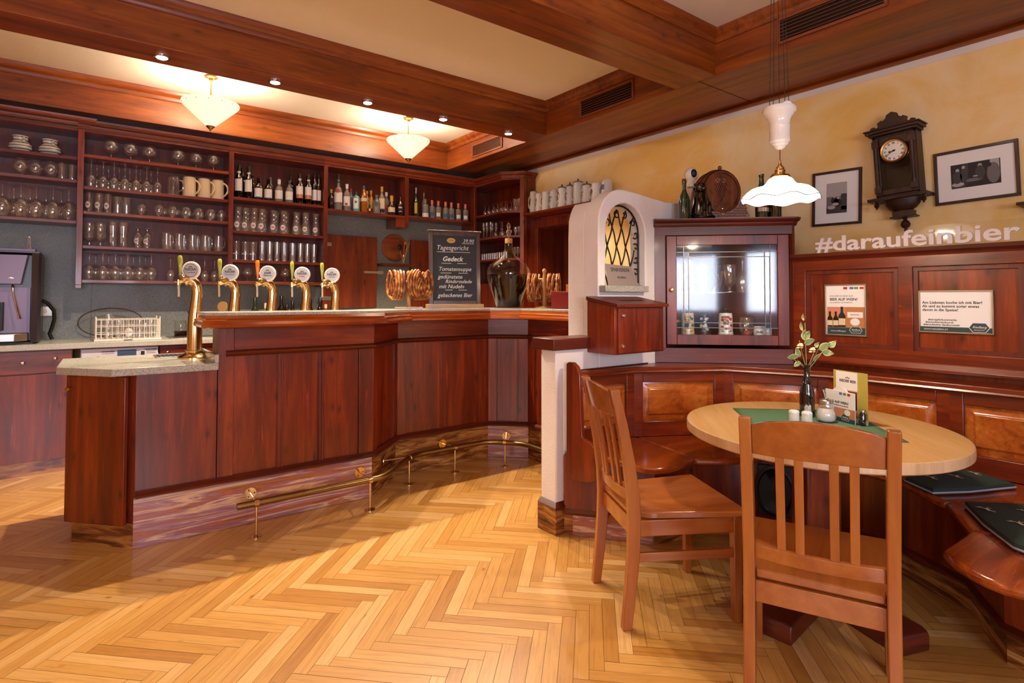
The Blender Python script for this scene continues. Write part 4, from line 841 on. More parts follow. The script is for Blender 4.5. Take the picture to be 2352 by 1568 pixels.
DC=('disc',.052,.022,.0435,'lblr')
row('carafe',[1.178,1.247,1.323,1.395,1.509,1.60,1.726,1.817,1.924],5.94,1.968,'glass carafe with round red-white logo, # in the front row','glass carafes',mark=DC,s=1.05)
row('carafe',[1.21,1.29,1.45,1.56,1.66,1.77,1.87],6.05,1.968,'glass carafe, # in the back row','back glass carafes',s=1.05)
row('tallglass',[1.168,1.247,1.318],5.94,1.689,'beer glass with white band lettering, # of three','lettered beer glasses',mark=('txt','RIEDER',.05,.034,False,.016),s=.98)
row('slim',[1.40,1.47,1.54,1.611,1.69,1.77,1.84,1.91],5.94,1.689,'slim waisted beer glass, # in the front row','slim beer glasses')
row('slim',[1.43,1.50,1.57,1.65,1.73,1.80,1.87,1.94],6.04,1.689,'slim waisted beer glass, # in the back row','slim beer glasses back')
row('snifter',[1.178,1.27,1.38,1.509,1.622,1.742,1.85],5.95,1.484,'low round glass on the lowest board behind the taps, #','round glasses behind the taps',s=.95)
# unit 4 spirits
Z4=2.26
SB='spirit bottles'
bottle(2.087,5.95,Z4,SQUAT,'bbrown','squat amber jug-shaped bottle, leftmost spirit bottle',None,(),(.19,.235,'yel'),s=.95)
bottle(2.155,5.92,Z4,SPIR,'clear','tall clear rum bottle with white label and black pourer',None,[(.07,.20,'whc',150),(.155,.19,'red',46)],(.25,.33,'blackp'),s=1.17)
bottle(2.244,5.91,Z4,SPIR,'clear','clear rum bottle with white cap and printed label',None,[(.05,.15,'whc',120),(.055,.08,'red',40)],(.235,.285,'whc'),s=1.02)
bottle(2.33,6.02,Z4,SPIR,'clear','clear bottle with red cap standing behind the blue gin bottle',None,(),(.235,.28,'red'),s=.95)
bottle(2.349,5.91,Z4,[(.0001,.004),(.036,0),(.04,.004),(.04,.15),(.03,.17),(.014,.18),(.014,.215),(.0001,.217)],'blue','pale blue gin bottle with white square label',None,[(.03,.145,'whc',80),(.09,.115,'teal',30)],(.185,.22,'pewter'))
bottle(2.44,5.92,Z4,SPIR,'amber','orange brandy bottle with cream band and blue neck',None,[(.12,.155,'lc',170),(.225,.25,'yel',300)],(.25,.29,'teal'),s=1.02)
bottle(2.508,6.0,Z4,SPIR,'amber','amber bottle with gold cap behind the brandy bottle',None,[(.07,.15,'yel',120)],(.24,.28,'yel'),s=.93)
bottle(2.50,5.90,Z4,SLIM,'bbrown','miniature dark bottle in front of the amber ones',None,[(.05,.12,'lc',110)],None,s=.42)
bottle(2.565,6.02,Z4,SPIR,'amber','second amber bottle with gold cap in the back row',None,[(.07,.17,'yel',120)],(.235,.285,'yel'),s=.97)
bottle(2.585,5.91,Z4,[(.0001,.004),(.036,0),(.04,.004),(.04,.11),(.028,.15),(.014,.165),(.014,.19),(.018,.192),(.018,.205),(.0001,.207)],'clear','stubby clear bottle with pale blue print',None,[(.08,.13,'teal',50)],None,s=1.02)
bottle(2.655,5.93,Z4,SPIR,'clear','tall clear schnapps bottle with cream label and gold cap',None,[(.06,.17,'lc',110),(.02,.05,'bbrown',110)],(.245,.30,'yel'),s=1.05)
bottle(2.755,6.03,Z4,SPIR,'clear','clear bottle with white cap in the back row right of the centre',None,[(.07,.13,'red',60)],(.235,.285,'whc'),s=.98)
bottle(2.76,5.90,Z4,[(.0001,.004),(.036,0),(.042,.004),(.042,.09),(.03,.13),(.015,.155),(.014,.21),(.016,.213),(.0001,.22)],'bbrown','round-shouldered cognac bottle with cream label and yellow cap',None,[(.03,.085,'lc',130)],(.15,.222,'yel'))
bottle(2.83,6.03,Z4,SLIM,'bdark','thin dark bottle behind the square whiskey bottle',None,(),None,s=.85)
bottle(2.868,5.90,Z4,[(.0001,.004),(.034,0),(.038,.004),(.038,.125),(.030,.145),(.015,.17),(.0145,.20),(.0165,.203),(.0165,.215),(.0001,.216)],'bdark','square-shouldered whiskey bottle with black label, rightmost spirit',None,[(.03,.11,'ink',100),(.085,.10,'whc',60),(.045,.05,'whc',50)],None)
# unit 5
Z5=2.27
bottle(3.02,6.04,Z5,SLIM,'bdark','small dark bottle in the shadow at the left of the copper-cap shelf',None,(),None,s=.45)
bottle(3.095,5.96,Z5,SPIR,'bgreen','tall olive-green bottle with metal pourer',None,[(.04,.16,'yel',50)],(.27,.335,'steel'),s=1.05)
bottle(3.248,6.05,Z5,SLIM,'clear','thin clear bottle with pourer behind the first clear one',None,(),(.28,.32,'steel'),s=1)
CL=[(.0001,.006),(.034,0),(.038,.004),(.038,.13),(.034,.145),(.016,.16),(.014,.17),(.014,.205),(.016,.207),(.0001,.215)]
bottle(3.205,5.93,Z5,CL,'clear','large clear bottle with low white label, first of the clear bottles',None,[(.008,.05,'whc',120)],None,s=1.08)
for i,x in enumerate((3.30,3.385,3.485,3.567,3.667,3.770)): bottle(x,5.94,Z5,CL,'clear','clear copper-capped spirit bottle, %s of the row of six'%ordn(i,6),'copper-capped bottles',[(.03,.075,'teal' if i in(0,2,3) else 'whc',70)],(.165,.222,'pink'))
# corner unit
for i,y in enumerate((5.78,5.70,5.61,5.52,5.43,5.36)): glass('wine3',3.96,y,2.342,'small upturned round-bowled glass, %s on the top board of the corner shelf'%ordn(i,6),'upturned glasses corner shelf',s=(.80,.80,.74))
for i,y in enumerate((5.74,5.65,5.56,5.47,5.39)): glass('wine3',4.07,y,2.342,'small upturned glass in the back of the corner shelf top board, %s'%ordn(i,5),'upturned glasses corner shelf back',s=(.85,.85,.8))
for i,y in enumerate((5.27,5.21,5.155)): glass('tallglass',4.06+.02*i,y+.02,2.342,'straight tall glass at the right of the corner shelf top board, %s'%ordn(i,3),'straight glasses corner shelf',s=(.97,.97,1.02))
for i,y in enumerate((5.80,5.73,5.65,5.74,5.66)): glass('flute',3.95 if i<3 else 4.04,y,2.055,'narrow flute glass on the middle board of the corner shelf, %s'%['leftmost in front','second in front','third in front','left one behind','right one behind'][i],'flute glasses')
for i,y in enumerate((5.57,5.50,5.43,5.36)): glass('flutei',3.97+.03*(i%2),y,2.055,'upturned long-stemmed glass on the corner shelf middle board, %s'%ordn(i,4),'upturned stemmed glasses corner')
for i,y in enumerate((5.27,5.235,5.20,5.17,5.30,5.33)): glass('shot2',4.05+.02*(i%3),y+.01,2.055,'tiny stemmed glass at the right end of the corner shelf middle board, %s'%ordn(i,6),'tiny stemmed glasses',s=1.1)
for i in range(12): glass('shot',3.93,5.80-i*.045,1.79,'shot glass in the front row of the lowest corner board, %s'%ordn(i,12),'front shot glasses')
for i in range(9): glass('shot',4.0,5.79-i*.05,1.79,'shot glass in the second row of the lowest corner board, %s'%ordn(i,9),'back shot glasses')
for i in range(4): glass('shot2',4.06+.01*i,5.31-i*.045,1.79,'tall stemmed shot glass on the lowest corner board, %s'%ordn(i,4),'tall shot glasses',s=1.35)
# steins on the shelf over the kitchen door
def prn(txts=(),blob=None):
    def f(t,r,h):
        T=face(0,0,0,RD(180-28)-t.rotation_euler.z)
        def patch(cx,cz,w,hh,m,nm,shape=0):
            n=12; vs_=[];R_=r*.985
            if shape: 
                vs_=[(cx,cz)]+[(cx+w/2*cos(2*PI*k/n),cz+hh/2*sin(2*PI*k/n)) for k in range(n)]; fs=[(0,k+1,(k+1)%n+1) for k in range(n)]
            else: vs_=[(cx-w/2+w*k/6,z) for z in (cz-hh/2,cz+hh/2) for k in range(7)]; fs=[(k,k+1,k+8,k+7) for k in range(6)]
            build(nm,MB().add([(R_*1.01*sin(x/R_),z,R_*1.01*cos(x/R_)) for x,z in vs_],fs,0,T),m,t,local=True)
        for b_ in (blob or []): patch(*b_)
        for s,z,sz,m in txts:
            v,fs=text(s,sz,.0003,'CENTER',True); R_=r*1.005
            build('lettering',MB().add([(R_*sin(x/R_),y+z,R_*cos(x/R_)+zz) for x,y,zz in v],fs,0,T),m,t,local=True)
    return f
M['pblue']=plain('cobalt_print','3a5ca8',.4); M['pmar']=plain('maroon_print','6a3038',.4); M['pbr']=plain('brown_orange_print','b05a20',.4); M['pgr']=plain('green_print','4a6a4a',.4)
SX=4.12
ST=[(5.035,.045,.25,'stein','tall narrow stein with pewter lid and small dark print, nearest the corner shelf',1,prn([('AUGUST',.15,.018,'ink'),('BRÄU',.12,.022,'ink')])),
(4.937,.043,.215,'steinw','white stein with green and yellow crest print',0,prn([],[(.005,.12,.06,.10,'pgr','print',1),(.01,.13,.035,.05,'yel','print_centre',1)])),
(4.815,.051,.215,'steinw','white stein printed with the number 33',0,prn([('33',.14,.036,'ink'),('Jahre',.085,.018,'pblue')])),
(4.675,.056,.215,'stein','grey stein with blue script print',0,prn([('Gösser',.135,.032,'pblue'),('BRÄU',.09,.022,'pblue')])),
(4.545,.054,.215,'steinw','white stein with lid and maroon coat of arms',1,prn([('BRAUEREI',.05,.014,'ink')],[(0,.13,.075,.10,'pmar','print',1)])),
(4.420,.044,.215,'stein','stein with lid and round orange 90 badge',1,prn([('90',.115,.03,'steinw')],[(0,.115,.07,.07,'pbr','print',1)])),
(4.295,.058,.235,'stein','plain grey stein with pewter lid, tallest of the middle',1,None),
(4.165,.055,.185,'stein','grey stein with lid and red-green wreath print',1,prn([('Bürger',.115,.022,'red'),('Bräu',.085,.022,'pgr')])),
(4.030,.055,.185,'steinw','white rounded stein with dark round emblem',0,prn([],[(0,.10,.05,.05,'pmar','print',1)])),
(3.885,.062,.195,'stein','grey stein with blue pattern, partly behind the arched wall',0,prn([],[(0,.12,.09,.05,'pblue','print',0)]))]
for y,r,h,m,l,lid,dc in ST: stoneware(SX,y,2.30,l,m,r,h,None,RD(95) if 1 else 0,bool(lid),dc,taper=.96)
# ---------------------------------------------------------------- hatches, board and small shelf on the splashback
def hatch(lab,x0,x1,z0,z1,hinge,latch):
    t=thing('wall_hatch',lab,'hatch door',((x0+x1)/2,6.12,z0)); build('leaf',MB().box(x0,6.105,z0,x1,6.146,z1),'pz',t,bev=.003)
    for z in hinge: build('hinge',MB().box(x0-.03,6.098,z-.02,x0+.09,6.106,z+.02),'steel',t,bev=.002)
    if latch: l=MB(); l.box(x1-.16,6.085,1.605,x1+.03,6.10,1.63); l.box(x1+.0,6.08,1.60,x1+.07,6.106,1.64); build('latch',l,'steel',t,bev=.003)
hatch('dark red wooden wall hatch with steel latch behind the taps',2.06,2.68,1.215,2.02,(1.32,1.91),True)
hatch('second dark red wooden wall hatch behind the chalkboard',3.11,3.72,1.215,2.02,(),False)
rb_=thing('round_wooden_board','carved round wooden board hanging on the splashback','board',(2.91,6.13,1.77)); M['terra']=wood('turned_reddish_board','7a3412','98481c','b05c26','X',s=1.2)
T=tr(2.91,6.146,1.918,0,RD(90)); build('disc',MB().lathe([(.0001,0),(.158,0),(.158,.014),(.150,.02),(.12,.018),(.11,.022),(.06,.018),(.0001,.02)],40,0,T),'terra',rb_)
ws=build('small_wall_shelf',MB().add([(2.69,5.98,1.72),(3.07,5.98,1.72),(3.07,6.146,1.72),(2.69,6.146,1.72),(2.71,5.99,1.69),(3.05,5.99,1.69),(3.05,6.146,1.69),(2.71,6.146,1.69)],[(0,1,2,3),(7,6,5,4),(0,4,5,1),(1,5,6,2),(2,6,7,3),(3,7,4,0)]),'pdh',None,'small dark shelf under the round wooden board','shelf')
bj=thing('utensil_glass','glass of long wooden spoons and a black brush on the small shelf','utensil glass',(2.985,6.05,1.72))
build('glass_body',MB().shell([(.001,.004),(.024,.004),(.026,.01),(.03,.11)],18,0,tr(2.985,6.05,1.72)),'glass',bj)
for i,(a,b) in enumerate(((-.3,.02),(.18,-.1),(.26,.05),(.1,.12),(.33,-.05))): build('stick',MB().tube([(2.985,6.05,1.735),(2.985+a*.22,6.05+b*.2,1.735+.21+.01*i)],.004,6),'beech',bj)
build('brush_head',MB().ball((2.935,6.05,1.915),.028,10,0,None,(1,.6,1.3)),'blackp',bj); build('spoon_head',MB().ball((3.01,6.05,1.97),.022,10),'cedar',bj)
# ================================================================ the nook: corner bench
bn=thing('corner_bench','built-in red-brown corner bench with raised-panel backs round the table','bench',(2.9,1.6,0))
BV=[(2.24,2.385),(2.698,2.315),(3.202,2.033),(3.42,1.506),(3.423,.94),(3.42,.30),(3.35,-.2)]
cap=MB(); cap.prism([BV[0],(2.24,2.396),(3.63,2.396),(3.63,-.2)][::1][::-1]+[],0,0) if 0 else None
poly=[BV[0],BV[1],BV[2],BV[3],BV[4],BV[5],(3.42,-.2),(3.632,-.2),(3.632,2.394),(2.24,2.394)]
build('back_cap',MB().prism(poly,.877,.903),'ph',bn,bev=.004)
build('cap_lip',MB().sweep([(-.01,.862),(.004,.862),(.010,.872),(.006,.88),(-.01,.88)],[BV[i] for i in range(6)]),'ph',bn)
mb=MB(); mb.tube([(2.30,2.385,.905),(2.90,2.385,.905)],.006,6); build('wall_bead',mb,'pdh',bn)
for i in range(5):
    a,b=Vector(BV[i]),Vector(BV[i+1]); d=b-a; L=d.length; T=tr(a.x,a.y,0,math.atan2(d.y,d.x))
    fr_=MB(); z0,z1=.475,.877; s0=.055; pz0,pz1=.567,.806
    fr_.box(-.006,.012,z0,s0,.04,z1,0,T); fr_.box(L-s0,.012,z0,L+.006,.04,z1,0,T); fr_.box(s0,.012,pz1,L-s0,.04,z1,0,T); fr_.box(s0,.012,z0,L-s0,.04,pz0,0,T)
    bk=build('back_frame',fr_,'ph',bn,bev=.003)
    x0,x1=s0,L-s0; q=.045
    rp=MB(); vs_=[(x0,.034,pz0),(x1,.034,pz0),(x1,.034,pz1),(x0,.034,pz1),(x0+q,.016,pz0+q),(x1-q,.016,pz0+q),(x1-q,.016,pz1-q),(x0+q,.016,pz1-q),(x0+q*.75,.026,pz0+q*.75),(x1-q*.75,.026,pz0+q*.75),(x1-q*.75,.026,pz1-q*.75),(x0+q*.75,.026,pz1-q*.75)]
    rp.add(vs_,[(0,1,9,8),(1,2,10,9),(2,3,11,10),(3,0,8,11),(8,9,5,4),(9,10,6,5),(10,11,7,6),(11,8,4,7),(4,5,6,7)],0,T)
    build('back_panel',rp,'panel',bn,bev=.002,label='glossy orange raised panel')
cusp=[(2.595,1.824),(2.93,1.63),(3.10,1.30),(2.882,.812)]
def arc(p,q,b,n=6): # gentle scallop between two points, bulging to the seat side
    p,q=Vector(p),Vector(q); d=q-p; nn=Vector((-d.y,d.x)).normalized(); return [tuple(p+d*t+nn*(b*math.sin(PI*t))) for t in [k/n for k in range(n+1)]]
seats=[[(2.19,2.385),(2.20,2.21),(2.245,2.10),(2.252,1.98),(2.252,1.90),(2.285,1.838),(2.36,1.806),(2.43,1.803),(2.52,1.812),(2.595,1.824),(2.713,2.33),(2.2,2.39)],
 arc((2.598,1.823),(2.928,1.632),-.03)+[(3.215,2.045),(2.716,2.327)],
 arc((2.933,1.628),(3.099,1.302),-.02)+[(3.432,1.51),(3.218,2.04)],
 [(3.102,1.298),(3.095,1.15),(3.081,1.051),(2.97,.928),(2.885,.815),(3.43,.36),(3.43,1.505)],
 [(2.882,.811),(2.76,.74),(2.60,.657),(2.90,.0),(3.43,.0),(3.43,.355)],
 [(2.597,.657),(2.46,.66),(2.326,.661),(2.255,.608),(2.219,.561),(2.197,.52),(2.186,.475),(2.20,.41),(2.25,.30),(2.33,.15),(2.34,.0),(2.897,.0)]]
def ccw(p):
    A=sum(p[i][0]*p[(i+1)%len(p)][1]-p[(i+1)%len(p)][0]*p[i][1] for i in range(len(p))); return p if A>0 else p[::-1]
for s in seats: build('seat_board',MB().prism(ccw(s),.440,.475),'seat',bn,bev=.012)
FP=[(2.175,2.385),(2.465,1.985),(2.75,1.915),(2.98,1.75),(3.15,1.38),(3.16,1.085),(2.985,.755),(2.735,.605),(2.69,.58),(2.60,.30),(2.60,.0)]
mb=MB(); mb.sweep([(-.02,.12),(.004,.12),(.004,.44),(-.02,.44)],FP); build('front_panelling',mb,'pz',bn)
mb=MB(); mb.sweep([(0,.115),(.016,.115),(.022,.13),(.008,.142),(0,.15)],FP); build('base_moulding',mb,'pdh',bn)
build('kick_board',MB().sweep([(-.02,0),(-.002,0),(-.002,.12),(-.02,.12)],FP),'marblen',bn,label='dark streaked kick board'); L=math.dist(FP[0],FP[1])
build('marble_kick_plate',MB().box(.05,-.004,.002,L-.01,.002,.113,0,tr(FP[0][0],FP[0][1],0,math.atan2(FP[1][1]-FP[0][1],FP[1][0]-FP[0][0]))),'marble',bn)
# scrolled end panel
ep=[(2.36,.32),(2.36,.955),(2.345,.965),(2.315,.965),(2.285,.945),(2.265,.90),(2.262,.80),(2.255,.65),(2.25,.565),(2.225,.55),(2.20,.545),(2.165,.52),(2.13,.48),(2.11,.43),(2.12,.38),(2.16,.345),(2.22,.325),(2.28,.318)]
v=[(2.165+ (y-2.39)*-.12,y,z) for y,z in ep]; v2=[(x+.026,y,z) for x,y,z in v]; n=len(v)
build('end_panel',MB().add(v+v2,[tuple(range(n)),tuple(range(2*n-1,n-1,-1))]+[(i,n+i,n+(i+1)%n,(i+1)%n) for i in range(n)]),'pz',bn,bev=.004)
# round loudspeaker set into the bench front
a,b=Vector(FP[3]),Vector(FP[4]); d=(b-a).normalized(); c=a+d*.14; ang=math.atan2(d.y,d.x)-PI/2
sp=thing('loudspeaker','black oval loudspeaker set in the bench front under the table','loudspeaker',(c.x,c.y,.12)); F_=face(c.x,c.y,.275,ang)
build('box',MB().box(-.085,-.135,.005,.085,.135,.02,0,F_),'blackp',sp,bev=.004); build('cone',MB().lathe([(.098,.02),(.098,.032),(.088,.034),(.08,.026),(.03,.022),(.0001,.026)],28,0,F_@Matrix.Diagonal((1,1.4,1,1))),'black',sp)
# cushions
def deer():
    m,nt,b=newmat('dark_green_deer_fabric'); L=nt.links.new; tc=N(nt,'ShaderNodeTexCoord'); n=N(nt,'ShaderNodeTexNoise',_Scale=300); L(tc.outputs['Object'],n.inputs[0]); L(ramp(nt,[(.3,'12201c'),(.7,'24382e')],n.outputs[0]),b.inputs['Base Color']); b.inputs['Roughness'].default_value=.9; return m
M['deer']=deer(); M['greyc']=plain('grey_piping','9a94a4',.9); M['deerw']=plain('pale_embroidery','c8c4a8',.8)
def cushion(pts,lab,spots,rot):
    t=thing('seat_cushion',lab,'cushion',(sum(p[0] for p in pts)/len(pts),sum(p[1] for p in pts)/len(pts),.476),0,None)
    c=Vector(t.location[:2]); pts=ccw(pts); mb=MB(); rings=[(1,.479),(1.0,.487),(.97,.503),(.8,.512),(.4,.517)]
    dense=[]
    for i in range(len(pts)):
        p,q=Vector(pts[i]),Vector(pts[(i+1)%len(pts)])
        for k in range(6): dense.append(p+(q-p)*k/6)
    n=len(dense); vs_=[(c.x+(p.x-c.x)*s,c.y+(p.y-c.y)*s,z) for s,z in rings for p in dense]+[(c.x,c.y,.518)]
    fs=[(r*n+i,r*n+(i+1)%n,(r+1)*n+(i+1)%n,(r+1)*n+i) for r in range(len(rings)-1) for i in range(n)]+[((len(rings)-1)*n+i,(len(rings)-1)*n+(i+1)%n,len(rings)*n) for i in range(n)]+[tuple(range(n-1,-1,-1))]
    build('pad',mb.add(vs_,fs),'deer',t); build('piping',MB().tube([(p.x,p.y,.487) for p in dense],.004,6,closed=True),'greyc',t)
    em=MB()
    for sx,sy,a in spots:   # little leaping stags
        T=tr(sx,sy,.5200,a)@Matrix.Diagonal((1.0,1.1,1,1))
        def seg(x0,y0,x1,y1,w): 
            d=Vector((x1-x0,y1-y0)); nn=Vector((-d.y,d.x)).normalized()*w/2; em.add([(x0-nn.x,y0-nn.y,0),(x1-nn.x,y1-nn.y,0),(x1+nn.x,y1+nn.y,0),(x0+nn.x,y0+nn.y,0)],[(0,1,2,3)],0,T)
        seg(-.015,0,.012,.004,.010); seg(.010,.004,.018,.018,.006); seg(.018,.018,.026,.016,.006); seg(.018,.018,.014,.030,.002); seg(.018,.020,.024,.030,.002); seg(.010,.0,.026,-.008,.003); seg(.008,0,.016,-.014,.003); seg(-.014,0,-.026,-.012,.003); seg(-.012,0,-.014,-.016,.003)
    build('stag_embroidery',em,'deerw',t)
cushion([(3.02,1.0),(2.925,.865),(3.07,.775),(3.31,.67),(3.40,.82),(3.40,1.05)],'dark green stag-print cushion on the bench right beside the table edge',[(3.05,.90,.4),(3.16,.84,.6),(3.17,.95,.8),(3.28,.80,.3),(3.27,1.0,.9),(3.34,.92,.2)],0)
cushion([(2.86,.74),(2.66,.63),(2.50,.515),(2.46,.42),(2.60,.2),(2.95,.28),(3.06,.55)],'dark green stag-print cushion at the right edge of the photo, nearest the camera',[(2.76,.64,.6),(2.84,.54,.2),(2.68,.53,.7),(2.75,.43,.1),(2.60,.43,.8),(2.9,.42,.4),(2.66,.35,.5)],0)
# ================================================================ oval table
tb=thing('table','pale oval wooden table with dark pedestal foot in the nook','table',(2.645,1.225,0),RD(42.8))
el=[(.60*cos(a),.553*sin(a)) for a in [2*PI*k/72 for k in range(72)]]
build('tabletop',MB().prism([(x*.999,y*.999) for x,y in el],.7492,.7505),'birch',tb,local=True) if 0 else None
mb=MB(); n=72; rings=[(.985,.705),(1,.711),(1,.741),(.996,.748),(.985,.7505)]
vs_=[(x*s,y*s,z) for s,z in rings for x,y in el]; fs=[(r*n+i,r*n+(i+1)%n,(r+1)*n+(i+1)%n,(r+1)*n+i) for r in range(4) for i in range(n)]; mb.add(vs_,fs,1); mb.add([(x*.985,y*.985,.7505) for x,y in el],[tuple(range(n))],0); mb.add([(x*.985,y*.985,.705) for x,y in el],[tuple(range(n-1,-1,-1))],1)
build('tabletop',mb,['birch','birche'],tb,local=True)
T0=Matrix.Rotation(RD(-42.8),4,'Z')
build('support_rail',MB().box(-.36,-.04,.655,.36,.04,.705,0,T0@Matrix.Rotation(RD(-25),4,'Z')),'birche',tb,local=True,bev=.004); build('support_rail',MB().box(-.04,-.36,.656,.04,.36,.7055,0,T0@Matrix.Rotation(RD(-25),4,'Z')),'birche',tb,local=True,bev=.004)
build('pedestal',MB().box(-.075,-.075,.07,.075,.075,.66,0,T0@Matrix.Rotation(RD(-38),4,'Z')),'pz',tb,local=True,bev=.006)
for a,L0,L1 in ((186,.49,.42),(249.5,.455,.42)):
    R_=T0@Matrix.Rotation(RD(a),4,'Z'); w_=.074; P_=[(-L1,0),(L0,0),(L0,.055),(L0-.008,.07),(L0-.03,.078),(-L1+.03,.078),(-L1,.055)]
    k=len(P_); v=[(x,-w_,z+(.0008 if a>200 else 0)) for x,z in P_]+[(x,w_,z+(.0008 if a>200 else 0)) for x,z in P_]
    build('foot_beam',MB().add(v,[tuple(range(k)),tuple(range(2*k-1,k-1,-1))]+[(i,k+i,k+(i+1)%k,(i+1)%k) for i in range(k)],0,R_),'pdh',tb,local=True,bev=.005)
# ================================================================ chairs
def make_chair(lab,loc,rz):
    t=thing('dining_chair',lab,'chair',loc,rz)   # origin under the rear posts at seat level, local +x is forward
    for s in (-1,1):
        prof=[(-.035,0),(-.018,.15),(-.004,.30),(0,.42),(-.004,.52),(-.022,.66),(-.052,.82),(-.085,.955)]; v=[];m=len(prof)
        for x,z in prof: 
            hw=.0175; hd=.019+.006*math.sin(PI*min(1,z/.9)); y0=s*.193
            v+=[(x-hd,y0-hw,z),(x+hd,y0-hw,z),(x+hd,y0+hw,z),(x-hd,y0+hw,z)]
        f=[(i*4+k,i*4+(k+1)%4,(i+1)*4+(k+1)%4,(i+1)*4+k) for i in range(m-1) for k in range(4)]+[(3,2,1,0),tuple(4*(m-1)+k for k in range(4))]
        build('leg',MB().add(v,f),'ch',t,local=True,bev=.004,sharp=50)
        build('leg',MB().add([(x,y,z) for z,q in ((0,.016),(.43,.020)) for x,y in ((.432-q,s*.215-q),(.432+q,s*.215-q),(.432+q,s*.215+q),(.432-q,s*.215+q))],[(0,1,5,4),(1,2,6,5),(2,3,7,6),(3,0,4,7),(3,2,1,0),(4,5,6,7)]),'ch',t,local=True,bev=.003)
        build('side_rail',MB().add([(.018,s*.193-.011,.365),(.414,s*.215-.011,.365),(.414,s*.215+.011,.365),(.018,s*.193+.011,.365),(.018,s*.193-.011,.428),(.414,s*.215-.011,.428),(.414,s*.215+.011,.428),(.018,s*.193+.011,.428)],[(3,2,1,0),(4,5,6,7),(0,1,5,4),(1,2,6,5),(2,3,7,6),(3,0,4,7)]),'chx',t,local=True,bev=.002)
        build('stretcher',MB().add([(.0,s*.193-.008,.262),(.414,s*.215-.008,.262),(.414,s*.215+.008,.262),(.0,s*.193+.008,.262),(.0,s*.193-.008,.298),(.414,s*.215-.008,.298),(.414,s*.215+.008,.298),(.0,s*.193+.008,.298)],[(3,2,1,0),(4,5,6,7),(0,1,5,4),(1,2,6,5),(2,3,7,6),(3,0,4,7)]),'chx',t,local=True,bev=.002)
    build('rear_rail',MB().box(-.006,-.176,.355,.016,.176,.424),'chx',t,local=True,bev=.002)
    build('front_rail',MB().box(.422,-.195,.365,.444,.195,.428),'chx',t,local=True,bev=.002)
    # dished seat
    nx,ny=14,14; v=[];f=[]
    for j in range(ny+1):
        for i in range(nx+1):
            u=i/nx; w_=j/ny*2-1; x=-.002+.475*u; hw=.190+.058*u-(.016 if u<.08 else 0); y=w_*hw
            d=.012*max(0,1-((u-.45)/.36)**2)*max(0,1-(w_/.78)**2); v.append((x,y,.4565-d+.0))
    o=len(v); v+=[(a,b,.430) for a,b,c in v]; k=nx+1
    for j in range(ny):
        for i in range(nx): a=j*k+i; f.append((a,a+1,a+k+1,a+k)); f.append((o+a,o+a+k,o+a+k+1,o+a+1))
    for i in range(nx): f.append((i,o+i,o+i+1,i+1)); a=ny*k+i; f.append((a,a+1,o+a+1,o+a))
    for j in range(ny): a=j*k; f.append((a,a+k,o+a+k,o+a)); a=j*k+nx; f.append((a,o+a,o+a+k,a+k))
    build('seat',MB().add(v,f),'chx',t,local=True,bev=.005,sharp=50)
    def curved(z0f,z1f,x0,thick,n=14,curve=.022,W=.176):   # back rail bowed to the rear
        v=[]
        for i in range(n+1):
            w_=i/n*2-1; y=w_*W; xo=-curve*(1-w_*w_)
            for (dx,zz) in ((-thick/2,z0f(w_)),(thick/2,z0f(w_)),(thick/2,z1f(w_)),(-thick/2,z1f(w_))):
                xx=x0(zz)+xo+dx; v.append((xx,y,zz))
        f=[(i*4+k,(i+1)*4+k,(i+1)*4+(k+1)%4,i*4+(k+1)%4) for i in range(n) for k in range(4)]+[(0,1,2,3),tuple(4*n+3-k for k in range(4))]
        return MB().add(v,f)
    def lean(z):
        P_=[(.42,0),(.52,-.004),(.66,-.022),(.82,-.052),(.955,-.085),(1.0,-.096)]
        for (a,b),(c,d) in zip(P_,P_[1:]):
            if z<=c: return b+(d-b)*(z-a)/(c-a)
        return -.096
    build('top_rail',curved(lambda w:.838,lambda w:.930+.030*(1-w*w)**.8,lean,.021),'chx',t,local=True,bev=.003,sharp=50)
    build('lower_rail',curved(lambda w:.497,lambda w:.540,lean,.020),'chx',t,local=True,bev=.002,sharp=50)
    for y in (-.098,-.046,.046,.098):
        w_=y/.176; xo=-.022*(1-w_*w_); v=[]; zs=[.535,.62,.70,.78,.842]
        for z in zs: x=lean(z)+xo; v+=[(x-.006,y-.0125,z),(x+.006,y-.0125,z),(x+.006,y+.0125,z),(x-.006,y+.0125,z)]
        build('back_slat',MB().add(v,[(i*4+k,i*4+(k+1)%4,(i+1)*4+(k+1)%4,(i+1)*4+k) for i in range(4) for k in range(4)]+[(3,2,1,0),(16,17,18,19)]),'ch',t,local=True,bev=.002)
    return t
c1=make_chair('reddish wooden slat-back chair seen from the side, left of the table',(1.873,1.711,0),RD(-27.6))
c2=dup(c1,(1.803,.832,0),RD(23.7),'reddish wooden slat-back chair seen from behind, in front of the table')
# ================================================================ glass-fronted corner cabinet
cc=thing('corner_cabinet','corner display cabinet with leaded glass door on the bench ledge','cabinet',(3.3,2.1,.904))
K0,K1=Vector((3.047,2.353)),Vector((3.605,1.795)); 
body=[(2.99,2.396),(3.047,2.353),(3.605,1.795),(3.634,1.795),(3.634,2.396)]
TC=tr(K0.x,K0.y,0,RD(-45)); LW=(K1-K0).length
build('base_board',MB().prism(body,.904,1.0),'pdh',cc,bev=.002); build('top_board',MB().prism(body,1.735,1.79),'pdh',cc,bev=.002)
build('side_post',MB().prism([(2.99,2.396),(3.047,2.353),(3.065,2.371),(3.02,2.396)],.99,1.74),'pdz',cc); build('side_post',MB().prism([(3.605,1.795),(3.634,1.795),(3.634,1.84),(3.61,1.82)],.99,1.74),'pdz',cc)
M['cabin']=wood('cabinet_inside','3e1810','5a2416','743220','Z',rough=.5,coat=0)
